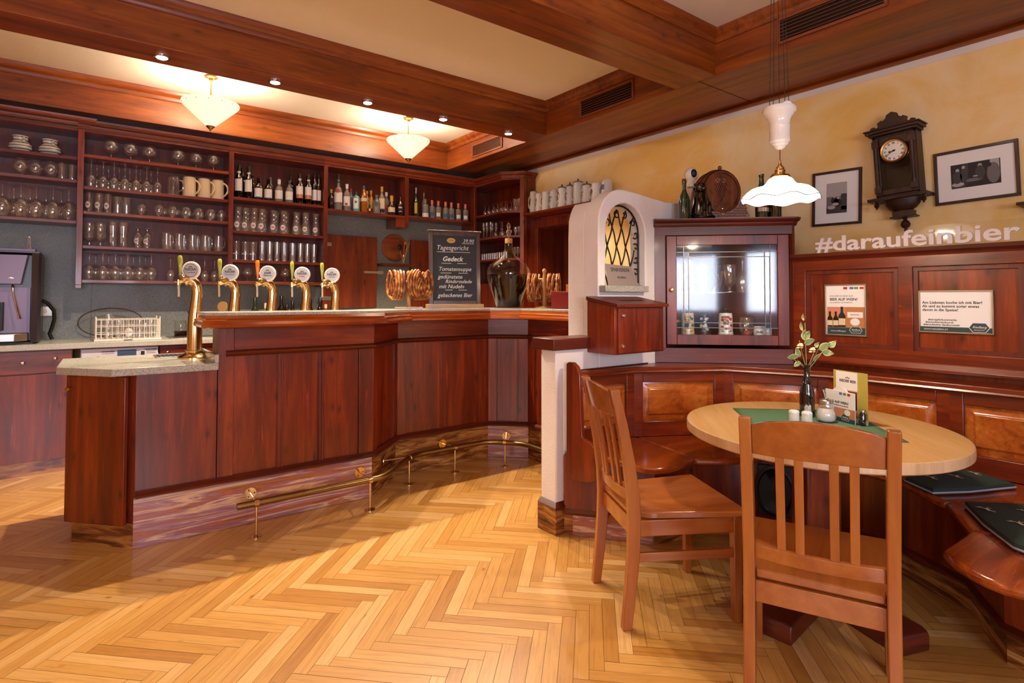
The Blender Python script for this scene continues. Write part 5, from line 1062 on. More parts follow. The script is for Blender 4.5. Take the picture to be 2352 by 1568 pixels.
build('back_board',MB().box(3.628,1.84,1.0,3.634,2.396,1.735),'cabin',cc); build('back_board',MB().box(3.03,2.388,1.0,3.628,2.396,1.735),'cabin',cc)
sh=[(3.09,2.385),(3.59,1.87),(3.625,1.87),(3.625,2.385)]
build('glass_shelf',MB().prism(ccw(sh),1.358,1.364),'pane',cc); build('wood_shelf',MB().prism(ccw(sh),1.06,1.075),'cabin',cc)
df=MB(); s0,s1=.004,LW-.028; 
for x0,x1,z0,z1 in ((s0,.068,1.022,1.73),(s1-.068,s1,1.022,1.73),(.068,s1-.068,1.022,1.088),(.068,s1-.068,1.668,1.73)): df.box(x0,-.02,z0,x1,.004,z1,0,TC)
dr=build('door',df,'pdz',cc,bev=.003)
build('pane',MB().box(.066,-.009,1.086,s1-.066,-.006,1.67,0,TC),'pane',dr)
x0,x1,z0,z1=.068,s1-.068,1.088,1.668; ld=MB(); ca=MB()
for xx in (x0+.045,x0+.077,x1-.077,x1-.045): ld.box(xx-.002,-.013,z0 if abs(xx-x0-.045)<.01 or abs(xx-x1+.045)<.01 else z0+.05,xx+.002,-.008,z1 if abs(xx-x0-.045)<.01 or abs(xx-x1+.045)<.01 else z1-.05,0,TC)
for zz in (z0+.045,z0+.077,z1-.077,z1-.045): ld.box(x0 if zz in(z0+.045,z1-.045) else x0+.045,-.013,zz-.002,x1 if zz in(z0+.045,z1-.045) else x1-.045,-.008,zz+.002,0,TC)
build('leading',ld,'pewter',dr); M['dkglass']=plain('dark_blue_corner_glass','141a2c',.1,0,Coat_Weight=.5)
for a in (x0+.047,x1-.075):
    for b in (z0+.047,z1-.075): ca.box(a,-.012,b,a+.028,-.005,b+.028,0,TC)
build('corner_glass',ca,'dkglass',dr)
build('knob',knobmb(TC@tr(.034,-.02,1.378,0,RD(90)),.013),'gold',dr)
mb=MB(); mb.sweep([(-.03,1.79),(.004,1.79),(.012,1.80),(.014,1.812),(.03,1.822),(.036,1.836),(.036,1.842),(-.03,1.842)],[(2.985,2.40),(3.047,2.353),(3.605,1.795),(3.645,1.795)]); build('cornice',mb,'pdh',cc)
build('lid',MB().prism([(2.985,2.397),(3.047,2.353),(3.605,1.795),(3.64,1.795),(3.64,2.397)],1.788,1.842),'pdh',cc)
# contents of the cabinet
def onc(s,d): return (K0.x+s*cos(RD(-45))+d*sin(RD(45)),K0.y+s*sin(RD(-45))+d*cos(RD(45)))
M['floral']=plain('painted_flower_red','b04848',.4); M['leaf']=plain('painted_leaf_green','4a6a38',.4); M['navyd']=plain('navy_relief','1a1e2c',.4)
def deco_f(cols):
    def f(t,r,h):
        rg=random.Random(3)
        T=face(0,0,0,RD(-135)-t.rotation_euler.z)
        mb=MB()
        for k in range(22):
            cx=rg.uniform(-.7,.7); cz=rg.uniform(.15,.85)*h; rr=rg.uniform(.006,.014); n=8
            v=[((r*1.004)*sin(cx+rr/r*cos(2*PI*j/n)),cz+rr*sin(2*PI*j/n)*rg.uniform(.5,1),(r*1.004)*cos(cx+rr/r*cos(2*PI*j/n))) for j in range(n)]
            mb.add(v,[tuple(range(n))],rg.randrange(len(cols)),T)
        build('painted_decoration',mb,cols,t,local=True)
    return f
for s,d,r,h,m,l,dc in ((.155,.10,.044,.15,'cream','cream lidded stein with painted vines, lower left in the cabinet',deco_f(['leaf','floral','yel'])),(.265,.12,.042,.14,'navyd','dark relief stein with lid in the middle of the cabinet',deco_f(['stein','pewter'])),(.40,.11,.048,.15,'porc','white porcelain stein with painted red flowers in the cabinet',deco_f(['floral','leaf','floral']))):
    x,y=onc(s,d); t=stoneware(x,y,1.076,l,m,r,h,None,RD(60),True,dc,taper=.97)
x,y=onc(.075,.09); t=thing('oil_lamp','small lidded brass-topped pot at the left of the cabinet','pot',(x,y,1.076)); build('body',MB().lathe([(.0001,0),(.03,0),(.034,.03),(.03,.09),(.0001,.09)],18),'navyd',t,local=True); build('lid',MB().lathe([(.034,.09),(.03,.105),(.006,.11),(.004,.14),(.0001,.142)],16),'gold',t,local=True)
x,y=onc(.53,.10); glass('roundcup',x,y,1.076,'clear cup with red band at the lower right of the cabinet',None,s=1.2)
M['rband']=plain('orange_red_band','d04828',.5)
build('tea_light',MB().lathe([(.0001,.0),(.03,0),(.03,.03),(.0001,.03)],18),'rband',None,'round orange-red tin inside the display cabinet','tin',local=True,loc=(*onc(.555,.16),1.077))
for i,(s,d) in enumerate(((.595,.07),(.655,.09))):
    x,y=onc(s,d); t=thing('mustard_jar','small white lettered jar, %s of two in the cabinet corner'%('left' if i==0 else 'right'),'jar',(x,y,1.076)); build('jar_body',MB().lathe([(.0001,0),(.028,0),(.03,.006),(.03,.05),(.026,.06),(.026,.066),(.0001,.066)],18),'steinw',t,local=True)
    if i==0: build('lettering',addtext(MB(),'Hutt',.02,face(0,0,.03,RD(-135))@Matrix.Translation((0,0,.0305)),0,depth=.0003,bold=True),'ink',t,local=True)
for i,(s,d,kd,l) in enumerate(((.10,.12,'tallglass','tall glass at the upper left of the cabinet'),(.18,.15,'weizen','wheat beer glass on the upper glass shelf'),(.25,.10,'tallglass','beer glass on the upper glass shelf beside the gold bow'),(.43,.12,'footed','footed boot-shaped glass on the upper glass shelf'),(.52,.15,'wine2','stemmed glass on the upper glass shelf'),(.655,.10,'footed','footed glass at the upper right of the cabinet'))): x,y=onc(s,d); glass(kd,x,y,1.3645,l,None)
x,y=onc(.33,.08); t=thing('gift_bow','crumpled gold and dark gift ribbon hanging in the cabinet','ribbon',(x,y,1.3645)); mb=MB(); rg=random.Random(8)
for k in range(9):
    p=[(rg.uniform(-.04,.04),rg.uniform(-.03,.03),rg.uniform(0,.22)) for _ in range(3)]; q=[(a+rg.uniform(.01,.03),b,c+rg.uniform(-.01,.03)) for a,b,c in p]
    mb.add(p+q,[(0,1,4,3),(1,2,5,4)],k%2)
build('ribbon',mb,['gold','blackp'],t,local=True); t.location.z=1.366
x,y=onc(.33,.14); t=bottle(x,y,1.3645,SLIM,'bdark','dark bottle tied with the gold ribbon in the cabinet',s=.85)
# ---------------------------------------------------------------- on top of the cabinet
ZT=1.8425
b1=bottle(3.165,2.29,ZT,[(.0001,.01),(.034,0),(.041,.006),(.041,.14),(.034,.175),(.018,.215),(.014,.235),(.014,.275),(.017,.277),(.017,.292),(.0001,.292)],'bgreen','old green swing-top bottle, leftmost on the display cabinet',s=.87)
build('swing_top',MB().tube([(.016,0,.215),(.024,0,.235),(.022,0,.265),(.012,0,.272),(-.012,0,.272),(-.022,0,.265),(-.024,0,.235),(-.016,0,.215)],.0018,6),'steel',b1,local=True); build('stopper',MB().lathe([(.011,.254),(.014,.258),(.013,.27),(.0001,.272)],12),'redbox',b1,local=True)
dg=thing('dog_bottle','dark glass bottle figure of a seated dog on the cabinet','figurine',(3.265,2.235,ZT),RD(-115))
mb=MB().lathe([(.0001,0),(.062,0),(.068,.01),(.066,.06),(.055,.11),(.048,.15),(.040,.175),(.0001,.18)],26); build('body',mb,'bdark',dg,local=True)
hd=MB(); hd.ball((0,0,.215),.042,16,0,None,(1,1,.95)); hd.ball((.035,0,.205),.022,12,0,None,(1,.9,.8)); build('head',hd,'bdark',dg,local=True)
ea=MB(); ea.ball((-.005,.038,.215),.02,10,0,None,(.8,.5,1.6)); ea.ball((-.005,-.038,.215),.02,10,0,None,(.8,.5,1.6)); build('ears',ea,'bdark',dg,local=True)
lg=MB(); lg.tube([(.04,.028,.14),(.06,.03,.09),(.062,.03,.02)],[.014,.012,.014],8); lg.tube([(.04,-.028,.14),(.06,-.03,.09),(.062,-.03,.02)],[.014,.012,.014],8); lg.tube([(-.01,.055,.03),(.03,.062,.02),(.055,.055,.012)],.018,8); lg.tube([(-.01,-.055,.03),(.03,-.062,.02),(.055,-.055,.012)],.018,8); build('paws',lg,'bdark',dg,local=True)
build('bow_collar',MB().lathe([(.036,.168),(.042,.175),(.036,.184)],20),'bdark',dg,local=True)
# carved barrel on its scalloped stand, facing the room at 45 degrees
bc=Vector((3.395,2.155)); F_=face(bc.x,bc.y,0,RD(-135))
cb_=thing('carved_barrel','small carved oval wine barrel with grapes and the name Zitzer','barrel',(bc.x,bc.y,1.885)); M['carv']=wood('carved_brown_wood','4a2008','6e3410','8e4c1c','Z',s=1.6,rough=.4,coat=.3)
zc=2.035; F2_=face(bc.x,bc.y,0,RD(-119)); Tb=F2_@Matrix.Translation((0,zc,0))@Matrix.Diagonal((1.05,1.16,1,1))
build('staves',MB().lathe([(.118,-.20),(.130,-.15),(.138,-.09),(.130,-.02),(.122,.0),(.112,.0),(.112,-.018),(.0001,-.018)],36,0,Tb),'carv',cb_)
for z0 in (-.055,-.01,-.13): build('hoop',MB().lathe([(.134+(.003 if z0<-.05 and z0>-.1 else -.004 if z0>-.02 else .001),z0-.012),(.1365+(.003 if z0<-.05 and z0>-.1 else -.006 if z0>-.02 else .001),z0),(.134-(.008 if z0>-.02 else 0),z0+.010)],36,0,Tb,True),'dkh',cb_)
cv=MB(); Tc=F2_@Matrix.Translation((0,zc,-.017))
rows_=[(6,.052),(5,.036),(6,.02),(5,.004),(4,-.012),(3,-.028),(2,-.044),(1,-.058)]
for n_,z_ in rows_:
    for k in range(n_): cv.ball(((k-(n_-1)/2)*.0155,z_,.003),.0068,8,0,Tc)
for sx in (-1,1):
    for k in range(5): cv.ball((sx*(.02+.012*cos(k*1.25)),.082+.012*sin(k*1.25),.002),.012,8,0,Tc,(1,1,.35))
cv.tube([(0,.06,.004),(.006,.09,.006),(-.004,.115,.004)],.003,6,0,Tc)
addtext(cv,'K',.042,Tc@Matrix.Translation((-.066,.0,.002)),0,depth=.002); addtext(cv,'G',.042,Tc@Matrix.Translation((.066,.0,.002)),0,depth=.002); addtext(cv,'Zitzer',.040,Tc@Matrix.Translation((0,-.072,.002)),0,depth=.002,bold=True)
cv.lathe([(.035,.0),(.035,.005),(.0001,.006)],20,0,Tc@Matrix.Translation((0,-.108,0))@Matrix.Diagonal((1,.62,1,1))); cv.box(-.04,-.12,0,.04,-.106,.008,0,Tc)
build('carving',cv,'carv',cb_); build('tap_peg',MB().lathe([(.006,0),(.006,.016),(.0001,.018)],10,0,Tc@Matrix.Translation((0,-.113,.006))),'brass',cb_)
build('bung_knob',MB().lathe([(.007,0),(.006,.015),(.013,.028),(.014,.036),(.008,.046),(.0001,.048)],14,0,tr(bc.x+.05,bc.y+.05,2.178)),'carv',cb_)
sd=thing('barrel_stand','carved scale-pattern barrel cradle with two bird heads','stand',(bc.x,bc.y,ZT))
P_=[(-.165,0),(.165,0),(.17,.03),(.15,.07),(.14,.10),(.158,.122),(.17,.118),(.155,.138),(.13,.142),(.10,.125)]+[(.122*sin(RD(a))*1.0,2.035-ZT-.1415*cos(RD(a))) for a in (50,35,20,0,-20,-35,-50)]+[(-.10,.125),(-.13,.142),(-.155,.138),(-.17,.118),(-.158,.122),(-.14,.10),(-.15,.07),(-.17,.03)]
k=len(P_); v=[(x,z+ZT,.0) for x,z in P_]+[(x,z+ZT,-.035) for x,z in P_]; FT=F_@Matrix.Translation((0,0,.012))
build('front_board',MB().add(v,[tuple(range(k)),tuple(range(2*k-1,k-1,-1))]+[(i,k+i,k+(i+1)%k,(i+1)%k) for i in range(k)],0,FT),'carv',sd,bev=.002)
build('rear_board',MB().add(v,[tuple(range(k)),tuple(range(2*k-1,k-1,-1))]+[(i,k+i,k+(i+1)%k,(i+1)%k) for i in range(k)],0,F_@Matrix.Translation((0,0,-.13))@Matrix.Diagonal((.9,1,1,1))@Matrix.Translation((0,0,0))),'carv',sd)
sc=MB(); rg=random.Random(2)
for j in range(7):
    for i in range(-9,10):
        x=i*.0165+(j%2)*.008; z=.012+j*.0165
        if z>.045+.9*abs(x)*.55+.02*(abs(x)>.08) or abs(x)>.155-.1*max(0,z-.03): continue
        if math.hypot(x,(z-(2.035-ZT))/1.16)<.128: continue
        sc.ball((x,z+ZT,.001),.0072,7,0,FT,(1,.9,.6))
build('scale_carving',sc,'carv',sd)
b2=bottle(3.565,1.975,ZT,CHAMP,'bgreen','green sparkling wine bottle with red and gold label under the pendant lamp',None,[(.05,.115,'redbox',150),(.052,.078,'lc',130),(.088,.108,'gold',40)],None,s=.97)
b3=bottle(3.62,1.915,ZT,CHAMP,'bdark','dark unlabelled sparkling wine bottle, rightmost on the cabinet',s=.97)
# security camera on the partition hump
sc_=thing('security_camera','white round indoor security camera on top of the partition wall','camera',(3.53,2.49,2.133)); build('base',MB().lathe([(.0001,.0),(.040,.0),(.042,.012),(.036,.04),(.030,.05),(.0001,.05)],24),'porc',sc_,local=True)
build('head',MB().ball((0,0,.092),.052,22),'porc',sc_,local=True); build('lens_panel',MB().ball((0,0,0),.03,16,0,tr(-.022,-.034,.094,RD(-125),0,0)@Matrix.Diagonal((.62,.8,1.05,1))),'blackp',sc_,local=True)
# ================================================================ light fittings and vents
for i,(x,y) in enumerate(SPOTS):
    t=thing('recessed_spotlight','recessed round spotlight in the beam above the bar, %s'%ordn(i,5),'spotlight',(x,y,2.868),0,'beam spotlights')
    build('ring',MB().lathe([(.034,-.001),(.046,-.004),(.048,.011),(.034,.011)],24,0,None,True),'chrome',t,local=True)
    M.setdefault('spotlit',emis('lit_spot_glass','fff0dc',28)); build('lamp_glass',MB().lathe([(.0001,.004),(.033,.004),(.033,.010),(.0001,.010)],20),'spotlit',t,local=True)
M['bowl']=emis('opal_glass_bowl','ffe6c8',.95,'f0e4cc'); M['bowlb']=M['bowl']
def bowl_lamp(x,y,lab,grp):
    t=thing('bowl_ceiling_lamp',lab,'ceiling lamp',(x,y,ZC),0,grp)
    build('canopy',MB().lathe([(.0001,-.045),(.018,-.04),(.022,-.02),(.05,-.014),(.055,-.004),(.055,0)],24),'brassd',t,local=True)
    build('rod',MB().tube([(0,0,-.04),(0,0,-.22),(0,0,-.43)],.006,10),'brassd',t,local=True)
    f=MB(); 
    for k in range(3):
        a=2*PI*k/3+.4; f.tube([(0,0,-.205),(.03*cos(a),.03*sin(a),-.195),(.06*cos(a),.06*sin(a),-.215),(.10*cos(a),.10*sin(a),-.24),(.205*cos(a),.205*sin(a),-.24)],.003,6)
    build('arms',f,'brassd',t,local=True)
    build('glass_bowl',MB().lathe([(.220,-.232),(.219,-.246),(.205,-.262),(.15,-.315),(.09,-.372),(.045,-.415),(.032,-.43),(.028,-.425),(.042,-.408),(.087,-.366),(.146,-.309),(.199,-.258),(.213,-.245),(.214,-.232)],48,0,None,True),'bowl',t,local=True)
    dts=MB()
    for k in range(14): a=2*PI*k/14; dts.ball((.214*cos(a),.214*sin(a),-.254),.004,6)
    build('rim_dots',dts,'brassd',t,local=True)
    build('finial',MB().lathe([(.0001,-.468),(.008,-.462),(.006,-.455),(.02,-.444),(.036,-.426),(.036,-.418),(.0001,-.418)][::-1],20),'brassd',t,local=True)
bowl_lamp(BOWLS[0][0],BOWLS[0][1],'white glass bowl ceiling lamp over the back bar, left one',None)
bowl_lamp(BOWLS[1][0],BOWLS[1][1],'white glass bowl ceiling lamp over the back bar, right one',None)
for i,(x,y) in enumerate(FILL_BOWLS): bowl_lamp(x,y,'white glass bowl ceiling lamp added out of view as warm fill, %s'%ordn(i,4),'added bowl lamps for warm fill')  # fittings made up to carry the unseen fill bulbs
# pendant with porcelain counterweight
pl=thing('pendant_lamp','white glass pendant lamp with porcelain counterweight over the table','pendant lamp',(PEND[0],PEND[1],ZC))
px,py=PEND; z0=-ZC
def lz(p): return [(r,z+z0) for r,z in p]
build('ceiling_cup',MB().lathe([(.0001,-.06),(.03,-.055),(.06,-.02),(.065,0)],24),'brass',pl,local=True)
cd=MB()
for dx,dy in ((-.037,.027),(-.022,.017),(0,0),(.021,-.015),(.035,-.026)): cd.tube([(dx*.45,dy*.45,-.03),(dx*.7,dy*.7,2.7+z0),(dx,dy,(2.17 if dx<.01 else 2.20)+z0)],.0016,6)
build('cords',cd,'blackp',pl,local=True)
pw=MB().lathe([(.014,.012),(.024,.008),(.024,.013),(.014,.013)],20,0,tr(.028,-.02,2.20+z0,RD(-30),RD(90)),True); build('pulley',MB().lathe([(.0001,-.006),(.022,-.006),(.018,0),(.022,.006),(.0001,.006)],20,0,tr(.028,-.02,2.196+z0,RD(-50),RD(90))),'porc',pl,local=True)
build('counterweight',MB().lathe(lz([(.0001,1.994),(.012,1.996),(.020,2.002),(.024,2.008),(.026,2.012),(.035,2.018),(.037,2.026),(.044,2.032),(.0445,2.045),(.043,2.05),(.0435,2.095),(.045,2.10),(.0435,2.105),(.045,2.125),(.050,2.14),(.058,2.148),(.062,2.158),(.070,2.164),(.072,2.176),(.068,2.186),(.055,2.19),(.0001,2.188)]),36),'porc',pl,local=True)
build('stem',MB().tube([(0,0,1.998+z0),(0,0,1.93+z0),(0,0,1.90+z0)],.0022,8),'redbox',pl,local=True)
build('brass_gallery',MB().lathe(lz([(.040,1.862),(.045,1.870),(.040,1.878),(.024,1.882),(.022,1.892),(.024,1.896),(.021,1.902),(.021,1.91),(.013,1.918),(.008,1.925),(.005,1.945),(.0001,1.948)]),28),'brass',pl,local=True)
M['shade']=emis('lit_opal_shade','fff2dc',2.0,'fff8ee')
v=[];f=[];n=96; prof=[(.042,1.867),(.052,1.858),(.062,1.843),(.075,1.831),(.098,1.825),(.122,1.815),(.142,1.798),(.158,1.779),(.163,1.768)]
for j,(r,z) in enumerate(prof):
    for k in range(n):
        a=2*PI*k/n; u=max(0,(j-3)/5); w_=math.cos(8*a)*u; v.append(((r+w_*.004)*cos(a),(r+w_*.004)*sin(a),z+z0+w_*.006))
for j in range(len(prof)-1):
    for k in range(n): f.append((j*n+k,(j+1)*n+k,(j+1)*n+(k+1)%n,j*n+(k+1)%n))
o=build('glass_shade',MB().add(v,f),'shade',pl,local=True,sharp=80); so_=o.modifiers.new('thickness','SOLIDIFY'); so_.thickness=.003
build('bulb',MB().ball((0,0,1.80+z0-.012),.026,16),'glass',pl,local=True)
bl=MB(); bl.tube([((r_:=.1655+math.cos(8*a)*.004)*cos(a),r_*sin(a),1.7685+z0+math.cos(8*a)*.006) for a in [2*PI*k/96 for k in range(96)]],.0018,6,closed=True); M['bluerim']=plain('blue_glass_rim','7aa0b4',.2)
build('blue_rim',bl,'bluerim',pl,local=True)
M['vent']=plain('bronze_vent_metal','8a4a2c',.4,.4)
for i,(y0,y1,za,zb,l) in enumerate(((4.79,5.37,2.915,3.06,'bronze slatted air vent in the ceiling soffit nearest the back bar'),(3.0,3.62,2.92,3.085,'bronze slatted air vent in the soffit between the two main beams'),(1.2,1.82,2.93,3.10,'bronze slatted air vent in the soffit above the pendant lamp'))):
    t=thing('air_vent',l,'vent',(3.5,(y0+y1)/2,za),0,None)
    fm=MB(); X0=3.488
    fm.box(X0,y0,za,3.4995,y1,za+.018); fm.box(X0,y0,zb-.018,3.4995,y1,zb); fm.box(X0,y0,za+.018,3.4995,y0+.018,zb-.018); fm.box(X0,y1-.018,za+.018,3.4995,y1,zb-.018)
    build('frame',fm,'vent',t,bev=.0015); build('backing',MB().box(3.4985,y0+.01,za+.01,3.4995,y1-.01,zb-.01),'black',t)
    for k in range(6): zz=za+.028+k*(zb-za-.05)/5.4; build('slat',MB().add([(3.490,y0+.015,zz),(3.490,y1-.015,zz),(3.498,y1-.015,zz+.008),(3.498,y0+.015,zz+.008),(3.490,y0+.015,zz+.002),(3.490,y1-.015,zz+.002),(3.498,y1-.015,zz+.010),(3.498,y0+.015,zz+.010)],[(0,1,2,3),(7,6,5,4),(0,4,5,1),(2,6,7,3)]),'vent',t)
    sc1=MB()
    for yy in (y0+.009,(y0+y1)/2,y1-.009):
        for zz in (za+.009,zb-.009): sc1.ball((X0,yy,zz),.004,8,0,None,(.5,1,1))
    build('screws',sc1,'pewter',t)
# ================================================================ arched niche: grille, sill, sign and collection box
gr=thing('iron_grille','wrought-iron scrollwork grille in the arched niche window','grille',(2.69,2.46,1.40))
GY=2.455; gx0,gx1=2.542,2.897; gc=(gx0+gx1)/2; gr_=(gx1-gx0)/2; gs=1.735
def ztop(x): return gs+math.sqrt(max(gr_*gr_-(x-gc)**2,0))
arcp=[(gx0,GY,1.405),(gx0,GY,gs)]+[(gc-gr_*cos(k*PI/14),GY,gs+gr_*sin(k*PI/14)) for k in range(1,14)]+[(gx1,GY,gs),(gx1,GY,1.405)]
build('outer_bar',MB().tube(arcp,.006,6),'iron',gr)
for sg_ in (1,-1):
    for k in range(5):
        dg_=MB(); xc=gx0-.10+k*.085 if sg_>0 else gx0+.06+k*.085   # x at mid height
        P_=[]
        for q in range(25):
            z=1.405+.5*q/24; x=xc-sg_*(z-1.655)/2.9+.003*math.sin(q*.9)
            if gx0+.004<x<gx1-.045 and z<ztop(x)-.01: P_.append((x,GY+.006*sg_,z))
        if len(P_)>3: dg_.tube(P_,.005,6); build('lattice_bar',dg_,'iron',gr)
def scroll(cx,cz,r,a0,turn,n=22):
    return [(cx+r*(1-.8*k/n)*cos(a0+turn*k/n*3.6*PI/2),GY-.004,cz+r*(1-.8*k/n)*sin(a0+turn*k/n*3.6*PI/2)) for k in range(n)]
for cx,cz,r,a0,tn in ((gx1-.030,1.49,.026,2.2,-1),(gx1-.030,1.575,.027,3.9,1),(gx1-.030,1.655,.026,2.4,-1),(gx1-.034,1.735,.028,3.9,1),(gx1-.058,1.805,.028,3.2,-1),(gc+.040,1.86,.028,4.0,1),(gc-.035,1.86,.028,5.4,-1),(gx0+.055,1.80,.027,5.2,1),(gx0+.028,1.72,.022,5.4,-1)): build('scroll',MB().tube(scroll(cx,cz,r,a0,tn),.0046,6),'iron',gr)
build('window_sill_slab',MB().prism([(2.474,2.345),(2.868,2.345),(2.868,2.398),(2.905,2.398),(2.905,2.535),(2.530,2.535),(2.530,2.398),(2.474,2.398)],1.362,1.400),'granite',None,'speckled grey stone sill under the arched niche','sill',bev=.003)
M['alu']=plain('brushed_sign_metal','c0b4b0',.35,.6)
sg=thing('savings_club_sign','bent metal SPARVEREIN sign standing on the niche sill','sign',(2.655,2.38,1.4005)); Ts=tr(2.66,2.372,1.401,0,RD(-12))
pts=[(-.135,0),(.165,0),(.135,.02),(.095,.125),(-.135,.135)]
v=[(x,-.001,z) for x,z in pts]+[(x,.001,z) for x,z in pts]; k=5; build('plate',MB().add(v,[tuple(range(k)),tuple(range(2*k-1,k-1,-1))]+[(i,k+i,k+(i+1)%k,(i+1)%k) for i in range(k)],0,Ts),'alu',sg)
l=MB(); Tt=Ts@Matrix.Translation((0,-.0014,0))@Matrix.Rotation(RD(90),4,'X'); addtext(l,'SPARVEREIN',.034,Tt@Matrix.Translation((-.01,.098,0)),0,depth=.0004,sx=.9); addtext(l,'RIEDBERG',.018,Tt@Matrix.Translation((-.005,.05,0)),0,depth=.0004); build('lettering',l,'ink',sg)
# wooden collection box
bx=thing('collection_box','small wooden lockable box with slotted lid below the niche','box',(2.58,2.29,1.0)); M['lite']=plain('blackened_slot','1a0c08',.7)
build('carcass',MB().add([(2.372,2.18,1.005),(2.80,2.18,1.005),(2.80,2.398,1.005),(2.372,2.398,1.005),(2.372,2.18,1.2755),(2.80,2.18,1.2755),(2.80,2.398,1.3115),(2.372,2.398,1.3115)],[(3,2,1,0),(4,5,6,7),(0,1,5,4),(1,2,6,5),(2,3,7,6),(3,0,4,7)]),'pz',bx,bev=.003)
build('door',MB().box(2.392,2.168,1.012,2.782,2.181,1.268),'pz',bx,bev=.002)
lid=MB().add([(2.362,2.150,1.272),(2.815,2.150,1.272),(2.815,2.398,1.312),(2.362,2.398,1.312),(2.362,2.150,1.290),(2.815,2.150,1.290),(2.815,2.398,1.335),(2.362,2.398,1.335)],[(3,2,1,0),(4,5,6,7),(0,1,5,4),(1,2,6,5),(2,3,7,6),(3,0,4,7)])
ld_=build('lid',lid,'pdh',bx,bev=.002); build('coin_slot',MB().add([(2.50,2.24,1.3076),(2.70,2.24,1.3076),(2.70,2.27,1.3131),(2.50,2.27,1.3131)],[(0,1,2,3)]),'lite',ld_)
for z in (1.225,1.052): build('cam_lock',MB().lathe([(.012,0),(.012,.008),(.008,.012),(.0001,.012)],14,0,tr(2.425,2.168,z,0,RD(90))),'chrome',bx)
# ================================================================ things on the yellow wall
def picture(lab,yc,zc,w,h,iw,ih,tilt,scene):
    t=thing('framed_picture',lab,'picture',(4.2,yc,zc-h/2)); T=face(4.2185,yc,zc,PI)@Matrix.Rotation(RD(tilt),4,'Z')
    fw=.017; m=MB()
    for x0,x1,y0,y1 in ((-w/2,w/2,h/2-fw,h/2),(-w/2,w/2,-h/2,-h/2+fw),(-w/2,-w/2+fw,-h/2+fw,h/2-fw),(w/2-fw,w/2,-h/2+fw,h/2-fw)): m.box(x0,y0,0,x1,y1,.018,0,T)
    build('frame',m,'dk',t,bev=.0015); build('mount',MB().box(-w/2+fw-.002,-h/2+fw-.002,.002,w/2-fw+.002,h/2-fw+.002,.006,0,T),'paper',t)
    ph=MB(); ph.box(-iw/2,-ih/2,.006,iw/2,ih/2,.0068,0,T)
    for (s,c) in scene:
        if s[0]=='r': ph.box(s[1]*iw-iw/2,s[2]*ih-ih/2,.0068,s[3]*iw-iw/2,s[4]*ih-ih/2,.0071+.00005*c,c,T)
        else:
            n=14; ph.add([(s[1]*iw-iw/2+s[3]*iw*cos(2*PI*k/n),s[2]*ih-ih/2+s[4]*ih*sin(2*PI*k/n),.0072+.0001*c+.00004*s[5]) for k in range(n)],[tuple(range(n))],c,T)
    build('photograph',ph,['ph0','ph1','ph2','ph3'],t)
M['ph0']=plain('photo_mid_grey','6a6668',.6); M['ph1']=plain('photo_black','1c1a1c',.6); M['ph2']=plain('photo_light_grey','a8a4a4',.6); M['ph3']=plain('photo_dark_grey','3c3a3c',.6)
picture('small framed black-and-white photo with white mount left of the clock',1.783,2.03,.325,.385,.135,.215,-1.2,[(('r',0,.55,1,1),2),(('r',.72,.1,1,.62),3),(('r',0,0,1,.22),3),(('e',.42,.42,.2,.12,1),1),(('e',.55,.34,.22,.14,1),1),(('e',.40,.55,.07,.045,2),2),(('e',.58,.50,.07,.045,2),2),(('e',.45,.30,.16,.05,3),2),(('e',.25,.2,.2,.06,2),2)])
picture('wide framed black-and-white photo of people at a bar right of the clock',1.006,2.063,.402,.325,.235,.145,1.5,[(('r',0,0,1,1),1),(('r',.80,.6,.98,1),2),(('r',.30,.55,.36,1),3),(('r',0,0,.3,.18),3),(('e',.13,.45,.10,.26,1),3),(('e',.14,.74,.04,.085,2),2),(('e',.27,.50,.08,.30,1),3),(('e',.265,.84,.035,.08,2),2),(('e',.60,.55,.10,.28,1),3),(('e',.60,.82,.045,.09,2),2),(('e',.86,.45,.13,.42,3),0),(('e',.78,.80,.05,.09,4),1),(('e',.45,.28,.20,.07,3),0),(('e',.14,.16,.13,.09,3),2),(('e',.5,.42,.05,.03,4),2)])
# regulator wall clock
ck=thing('wall_clock','dark carved pendulum wall clock with white Roman dial','clock',(4.14,1.385,1.77)); TK=face(4.2175,1.385,2.18,PI)@Matrix.Rotation(RD(3),4,'Z')
def kb(mb,x0,x1,y0,y1,z0,z1): mb.box(x0,y0,z0,x1,y1,z1,0,TK)
m=MB(); kb(m,-.122,.122,-.205,.20,0,.012); kb(m,-.122,-.106,-.205,.20,.012,.10); kb(m,.106,.122,-.205,.20,.012,.10); kb(m,-.122,.122,.185,.20,.012,.10); kb(m,-.122,.122,-.205,-.19,.012,.10); build('case',m,'dk',ck,bev=.002)
m=MB(); kb(m,-.118,-.082,-.19,.185,.10,.118); kb(m,.082,.118,-.19,.185,.10,.118); kb(m,-.082,.082,.125,.185,.10,.112); kb(m,-.082,.082,-.19,-.155,.10,.114); build('door_frame',m,'dk',ck,bev=.003)
for s in (-1,1):
    m=MB().lathe([(.013,-.14),(.015,-.13),(.010,-.11),(.012,0),(.010,.10),(.015,.12),(.013,.13)],14,0,TK@Matrix.Translation((s*.10,0,.122))@Matrix.Rotation(RD(-90),4,'X')); build('side_column',m,'dk',ck)
    
    for ya,yb in ((.12,.165),(-.175,-.135)): m=MB(); kb(m,s*.10-.019,s*.10+.019,ya,yb,.112,.134); build('rosette_block',m,'dk',ck,bev=.002)
build('door_glass',MB().box(-.082,-.155,.106,.082,.125,.108,0,TK),'pane',ck); build('dark_interior',MB().box(-.104,-.188,.0125,.104,.183,.014,0,TK),'black',ck)
